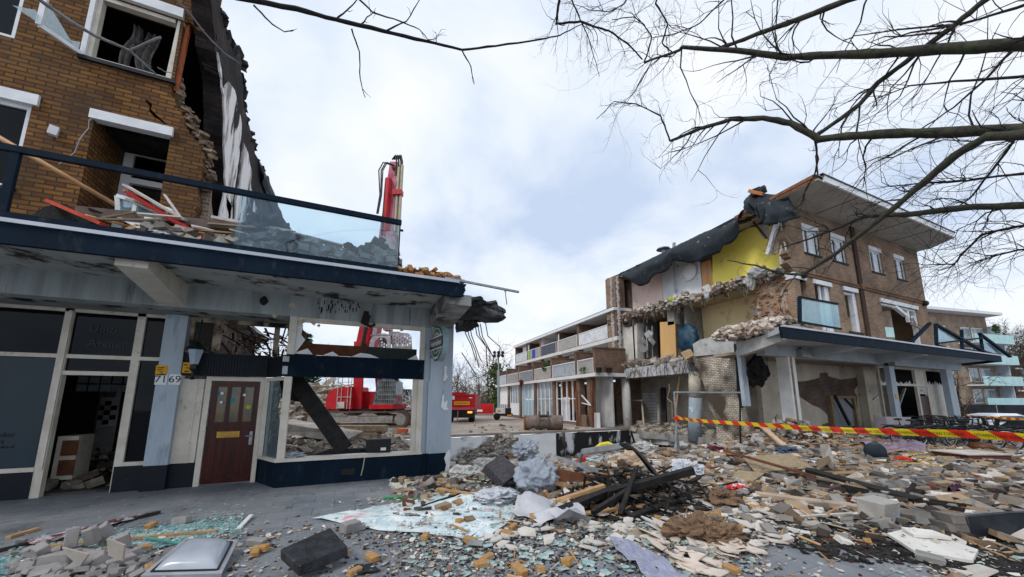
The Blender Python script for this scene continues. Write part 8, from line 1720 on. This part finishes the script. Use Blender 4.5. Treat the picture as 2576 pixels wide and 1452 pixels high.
for s_c in (s_at(2336),s_at(2336)+.86,s_at(2336)-.86,s_at(2336)-1.72):
    a=tp(s_c); c=tp(s_c+.3); a0=tp(s_c-.3); d=(c-a0).normalized(); nrm=d.cross(Vector((0,0,1))).normalized()
    if nrm.dot(CAM-a)<0: nrm=-nrm
    text('GEVARENZONE VERBODEN TOEGANG',.042,a+nrm*.018+Vector((0,0,-.004)),d if d.cross(Vector((0,0,1))).dot(CAM-a)>0 else -d,(0,0,1),m_black,'tape_lettering',tm,.001)
b=MB(); p=[onW(x,y,w) for x,y,w in ((2425,1046,17),(2500,1050,16),(2600,1058,15))]
k_=0
for a,c in zip(p,p[1:]):
    n=9
    for i in range(n):
        b.cur=k_%2; k_+=1; u=a.lerp(c,i/n); v=a.lerp(c,(i+1)/n); z=Vector((0,0,.04)); b.add([u-z,v-z,v+z,u+z],[(0,1,2,3)])
tag(b.build('barrier_tape',[MT['tape_red'],MT['tape_yellow']]),'farther red and yellow barrier tape in front of the parked cars','barrier tape')
# bicycle prototype, x forward, wheels on z=0
def bicycle(label,frame_m,basket,loc,rz,lean,first=[None]):
    root=thing('bicycle',label,'bicycle',(0,0,0),'bicycles parked before the shop')
    def wheel(x):
        b=MB(); n=24; r=.335
        c=[Vector((x+r*math.cos(2*math.pi*i/n),0,.35+r*math.sin(2*math.pi*i/n))) for i in range(n+1)]; b.tube(c,.019,6,False); w_=b.build('wheel',MT['tyre'],root)
        b=MB(); c=[Vector((x+.3*math.cos(2*math.pi*i/n),0,.35+.3*math.sin(2*math.pi*i/n))) for i in range(n+1)]; b.tube(c,.010,5,False)
        for i in range(14): a=2*math.pi*i/14; b.tube([(x,0,.35),(x+.3*math.cos(a),0,.35+.3*math.sin(a))],.003,3,False)
        b.tube([(x,-.04,.35),(x,.04,.35)],.02,6); b.build('rim',m_steel,w_)
        b=MB(); c=[Vector((x+.37*math.cos(a),0,.35+.37*math.sin(a))) for a in [rad(20+14*i) for i in range(11)]]; b.tube(c,.022,5); b.build('mudguard',m_black,root)
    wheel(-.55); wheel(.55)
    b=MB(); bb_=Vector((-.1,0,.30)); st=Vector((-.25,0,.80)); hd=Vector((.38,0,.82)); hl=Vector((.42,0,.66))
    for a,c,r in ((bb_,st,.017),(bb_,hl,.02),(st+Vector((.03,0,-.1)),hd,.017),(Vector((-.55,.05,.35)),bb_,.012),(Vector((-.55,-.05,.35)),bb_,.012),(Vector((-.55,.05,.35)),st,.010),(Vector((-.55,-.05,.35)),st,.010),(hd+Vector((-.02,0,.1)),hl,.02),(hl,Vector((.55,.05,.35)),.014),(hl,Vector((.55,-.05,.35)),.014)): b.tube([a,c],r,6)
    b.build('frame',frame_m,root)
    b=MB(); b.tube([st,st+Vector((-.03,0,.12))],.013,6); b.blob(st+Vector((-.05,0,.16)),(.14,.085,.04),1,.15,1.5,2); b.build('saddle',m_black,root)
    b=MB(); h0=Vector((.36,0,.92)); b.tube([h0,h0+Vector((-.02,0,.12))],.013,6); b.tube([h0+Vector((-.22,.28,.1)),h0+Vector((-.06,.24,.13)),h0+Vector((.02,.1,.13)),h0+Vector((.02,-.1,.13)),h0+Vector((-.06,-.24,.13)),h0+Vector((-.22,-.28,.1))],.013,6); b.build('handlebar',m_black,root)
    b=MB(); b.lathe([(0,-.015),(.09,-.01),(.09,.01),(0,.015)],bb_,(0,1,0),12); b.beam(bb_,Vector((-.55,0,.35)),.03,.07); b.beam(bb_+Vector((0,.06,0)),bb_+Vector((.12,.06,-.1)),.02,.03); b.beam(bb_+Vector((0,-.06,0)),bb_+Vector((-.12,-.06,.1)),.02,.03); b.build('chain_case',m_black,root)
    b=MB(); 
    for y in (-.06,.06): b.tube([(-.82,y,.74),(-.3,y,.74)],.008,4); b.tube([(-.7,y,.74),(-.55,y,.35)],.006,4)
    for x in (-.8,-.65,-.5,-.35): b.tube([(x,-.06,.74),(x,.06,.74)],.006,4)
    b.build('luggage_rack',m_black,root)
    if basket:
        b=MB(); 
        for z,k in ((.0,.8),(.12,.9),(.25,1.)): 
            c=[Vector((.62+x*k,y*k,.82+z)) for x,y in ((-.15,-.2),(.15,-.2),(.15,.2),(-.15,.2),(-.15,-.2))]; b.tube(c,.008,4)
        for i in range(10): 
            t=i/9; y=-.2+.4*t
            for x in (-.15,.15): b.tube([(.62+x*.8,y*.8,.82),(.62+x,y,1.07)],.006,4)
        for i in range(6): b.tube([(.62-.12,-.16+i*.064,.82),(.62+.12,-.16+i*.064,.82)],.006,4)
        b.build('basket',m_black,root)
    root.location=loc; root.rotation_euler=(lean,0,rz); return root
m_f2=mat('teal_black_frame',(.02,.06,.07),(.03,.08,.09),5,.4); m_f3=mat('silver_frame',(.35,.36,.38),(.28,.29,.3),5,.35,metal=.5)
BK_=[(2290,1120,'black bicycle closest to the shop pillar, beside the grey cargo box',m_black,False,.7,.10),(2325,1126,'dark teal bicycle second from the grey cargo box',m_f2,False,.55,.14),(2362,1128,'black bicycle with a front basket leaning toward the silver one',m_black,True,.5,-.1),(2398,1126,'silver framed bicycle in the middle of the bicycle row',m_f3,False,.45,.12),(2432,1130,'black bicycle with a wire basket right of the silver one',m_black,True,.3,.08),(2470,1133,'black bicycle whose front wheel stands out in front of the dark car',m_black,False,.1,.05),(2515,1126,'dark bicycle at the right end of the row before the dark car',m_f2,False,.15,-.05)]
BK_+=[(2308,1116,'black bicycle tucked behind the one nearest the shop pillar',m_black,True,.9,-.15),(2345,1119,'dark bicycle leaning into the gap behind the dark teal bicycle',m_black,False,.75,.2),(2415,1119,'dark teal bicycle behind the silver framed one',m_f2,True,.65,-.12),(2452,1122,'black bicycle half hidden behind the wire basket bicycle',m_black,False,.5,.18),(2495,1121,'black bicycle behind the two at the right end of the row',m_black,True,.3,-.1)]
for x,y,l,m,bk,rz,ln in BK_: bicycle(l,m,bk,G(x,y),rad(-78)+rz*.9+(.0 if ln>0 else math.pi*(x%2)),ln)
q=G(2275,1118); CBX=thing('cargo_box','grey cargo box with a slanted lid between the shop pillar and the bicycles','cargo box',q); F9=Fr(q)
b=MB(); b.poly([F9.p(-.25,.3,.35),F9.p(.55,.3,.35),F9.p(.75,.3,1.0),F9.p(-.25,.3,1.0)],.5,F9.y); b.build('box_body',mat('grey_box',(.34,.33,.36),(.27,.26,.29),2,.6),CBX)
b=MB(); 
for x in (-.1,.25,.6): b.tube([F9.p(x,.15,0),F9.p(x,.15,.68)],.02,6)
b.tube([F9.p(-.1,.15,.68),F9.p(.6,.15,.68)],.02,6); b.build('rack_tube',m_steel,CBX)
# cars
def car(label,o,e1,body_m,L=4.2,H=1.46,hatch=True):
    F=Fr(o,e1); root=thing('parked_car',label,'car',o); Wd=.86
    prof=[(-L/2,.45,.45),(-L/2+.05,.78,.78),(-L/2+.35,.86,.88)] 
    st=[(-L/2,.40,.62,.62,.80),(-L/2+.12,.30,.80,.80,.84),(-L/2+.9,.26,.92,.94,.86),(-L/2+1.55,.26,.96,1.30,.86),(-L/2+2.1,.26,.97,H,.86),(-L/2+3.0,.26,.97,H,.86),(L/2-.65,.26,.98,H-.08,.85),(L/2-.12,.30,.96,1.02,.82),(L/2,.40,.75,.76,.78)]
    vs=[];ring=10
    for x,z0,zb,zr,hw_ in st:
        rw=hw_-.20*(1 if zr-zb>.15 else .3*(zr-zb>.02))
        vs+= [F.p(x,-hw_*.94,z0),F.p(x,-hw_,(z0+zb)*.5),F.p(x,-hw_*.97,zb),F.p(x,-rw,zr-.05),F.p(x,-rw*.8,zr),F.p(x,rw*.8,zr),F.p(x,rw,zr-.05),F.p(x,hw_*.97,zb),F.p(x,hw_,(z0+zb)*.5),F.p(x,hw_*.94,z0)]
    fs=[]
    for i in range(len(st)-1):
        for j in range(ring): fs.append((i*ring+j,i*ring+(j+1)%ring,(i+1)*ring+(j+1)%ring,(i+1)*ring+j))
    fs+=[tuple(range(ring)),tuple((len(st)-1)*ring+j for j in range(ring))]
    b=MB(); b.add(vs,fs); b.build('body',body_m,root,smooth=False,bevel=.02)
    mg=mat('car_window',(.012,.016,.02),(.05,.07,.08),2,.08,spec=.9)
    for s_ in (-1,1):
        b=MB(); pts=[]
        for x,z in ((-L/2+1.35,1.0),(-L/2+2.05,H-.12),(L/2-1.0,H-.14),(L/2-.55,1.02)):
            t=(z-.97)/(H-.05-.97); y=-(.845-.18*t)-.012; pts.append(F.p(x,s_*-y if s_>0 else y,z))
        b.poly(pts,.02,F.y*s_); b.build('side_window',mg,root)
    b=MB(); b.poly([F.p(-L/2+.95,-.7,.97),F.p(-L/2+.95,.7,.97),F.p(-L/2+1.98,.6,H-.02),F.p(-L/2+1.98,-.6,H-.02)],.02,(F.x*-1+Vector((0,0,1)))); b.build('windscreen',mg,root)
    for x in (-L/2+.8,L/2-.75):
        for y in (-.88,.72):
            b=MB(); b.lathe([(.2,0),(.31,.02),(.32,.1),(.31,.16),(.2,.18)],F.p(x,y,.32),F.y,16); w_=b.build('wheel',MT['tyre'],root); b=MB(); b.lathe([(0,-.01),(.2,-.012),(.2,.01),(0,.01)],F.p(x,y if y<0 else y+.18,.32),F.y,12); b.build('rim',m_steel,w_)
    for y in (-.7,.5):
        b=MB(); b.blob(F.p(-L/2+.1,y+.1,.68),(.06,.16,.09),1,.05,1,2); b.build('headlight',m_white,root); b=MB(); b.blob(F.p(L/2-.1,y+.1,.85),(.06,.12,.12),1,.05,1,2); b.build('tail_light',mat('tail_red',(.4,.01,.01)),root)
    b=MB(); b.beam(F.p(-L/2+1.45,-.98,1.02),F.p(-L/2+1.45,-.86,1.0),.1,.1); b.build('wing_mirror',body_m,root)
    return root
p=onW(2518,1010,22); p.z=-.56; car('silver white hatchback parked before the black screen fence',p,Vector((-CRh.x,-CRh.y,0)),mat('silver_paint',(.80,.83,.88),(.74,.77,.82),2,.3,spec=.5),4.3,1.47)
p=onW(2672,1010,15); p.z=-.50; car('black car parked in front of the silver white hatchback',p,Vector((-CRh.x,-CRh.y,0)),mat('black_paint',(.012,.013,.016),(.02,.022,.026),2,.45,spec=.25),4.4,1.42)
fp=onW(2418,1010,27); fq=onW(2760,1010,27); FE=thing('screen_fence','black netting screen fence behind the parked cars','fence',fp)
fp.z=fq.z=0
b=MB(); b.poly([fp+Vector((0,0,-.6)),fq+Vector((0,0,-.6)),fq+Vector((0,0,1.28)),fp+Vector((0,0,1.38))],.03,CFh); b.build('netting',mat('black_netting',(.010,.011,.014),(.03,.035,.045),1.2,.8,.3,6),FE)
for i in range(5):
    b=MB(); a=fp.lerp(fq,i/4); b.tube([a+Vector((0,0,-.6)),a+Vector((0,0,1.42))],.03,6); b.build('post',m_steel,FE)

# heaps of broken bits that nobody could count
for o in bpy.data.objects:
    if o.parent and o.name.split('.')[0] in ('hanging_wires','broken_slab_edge','broken_plaster_edge','broken_brick_edge','torn_masonry','charred_roof_edge','broken_roof_edge','loose_pier_brick','soot_streak','slab_rubble','exposed_rebar','collapsed_ceiling','broken_brick_end','hanging_lath','toothed_mortar','twigs','ivy'): o['kind']='stuff'
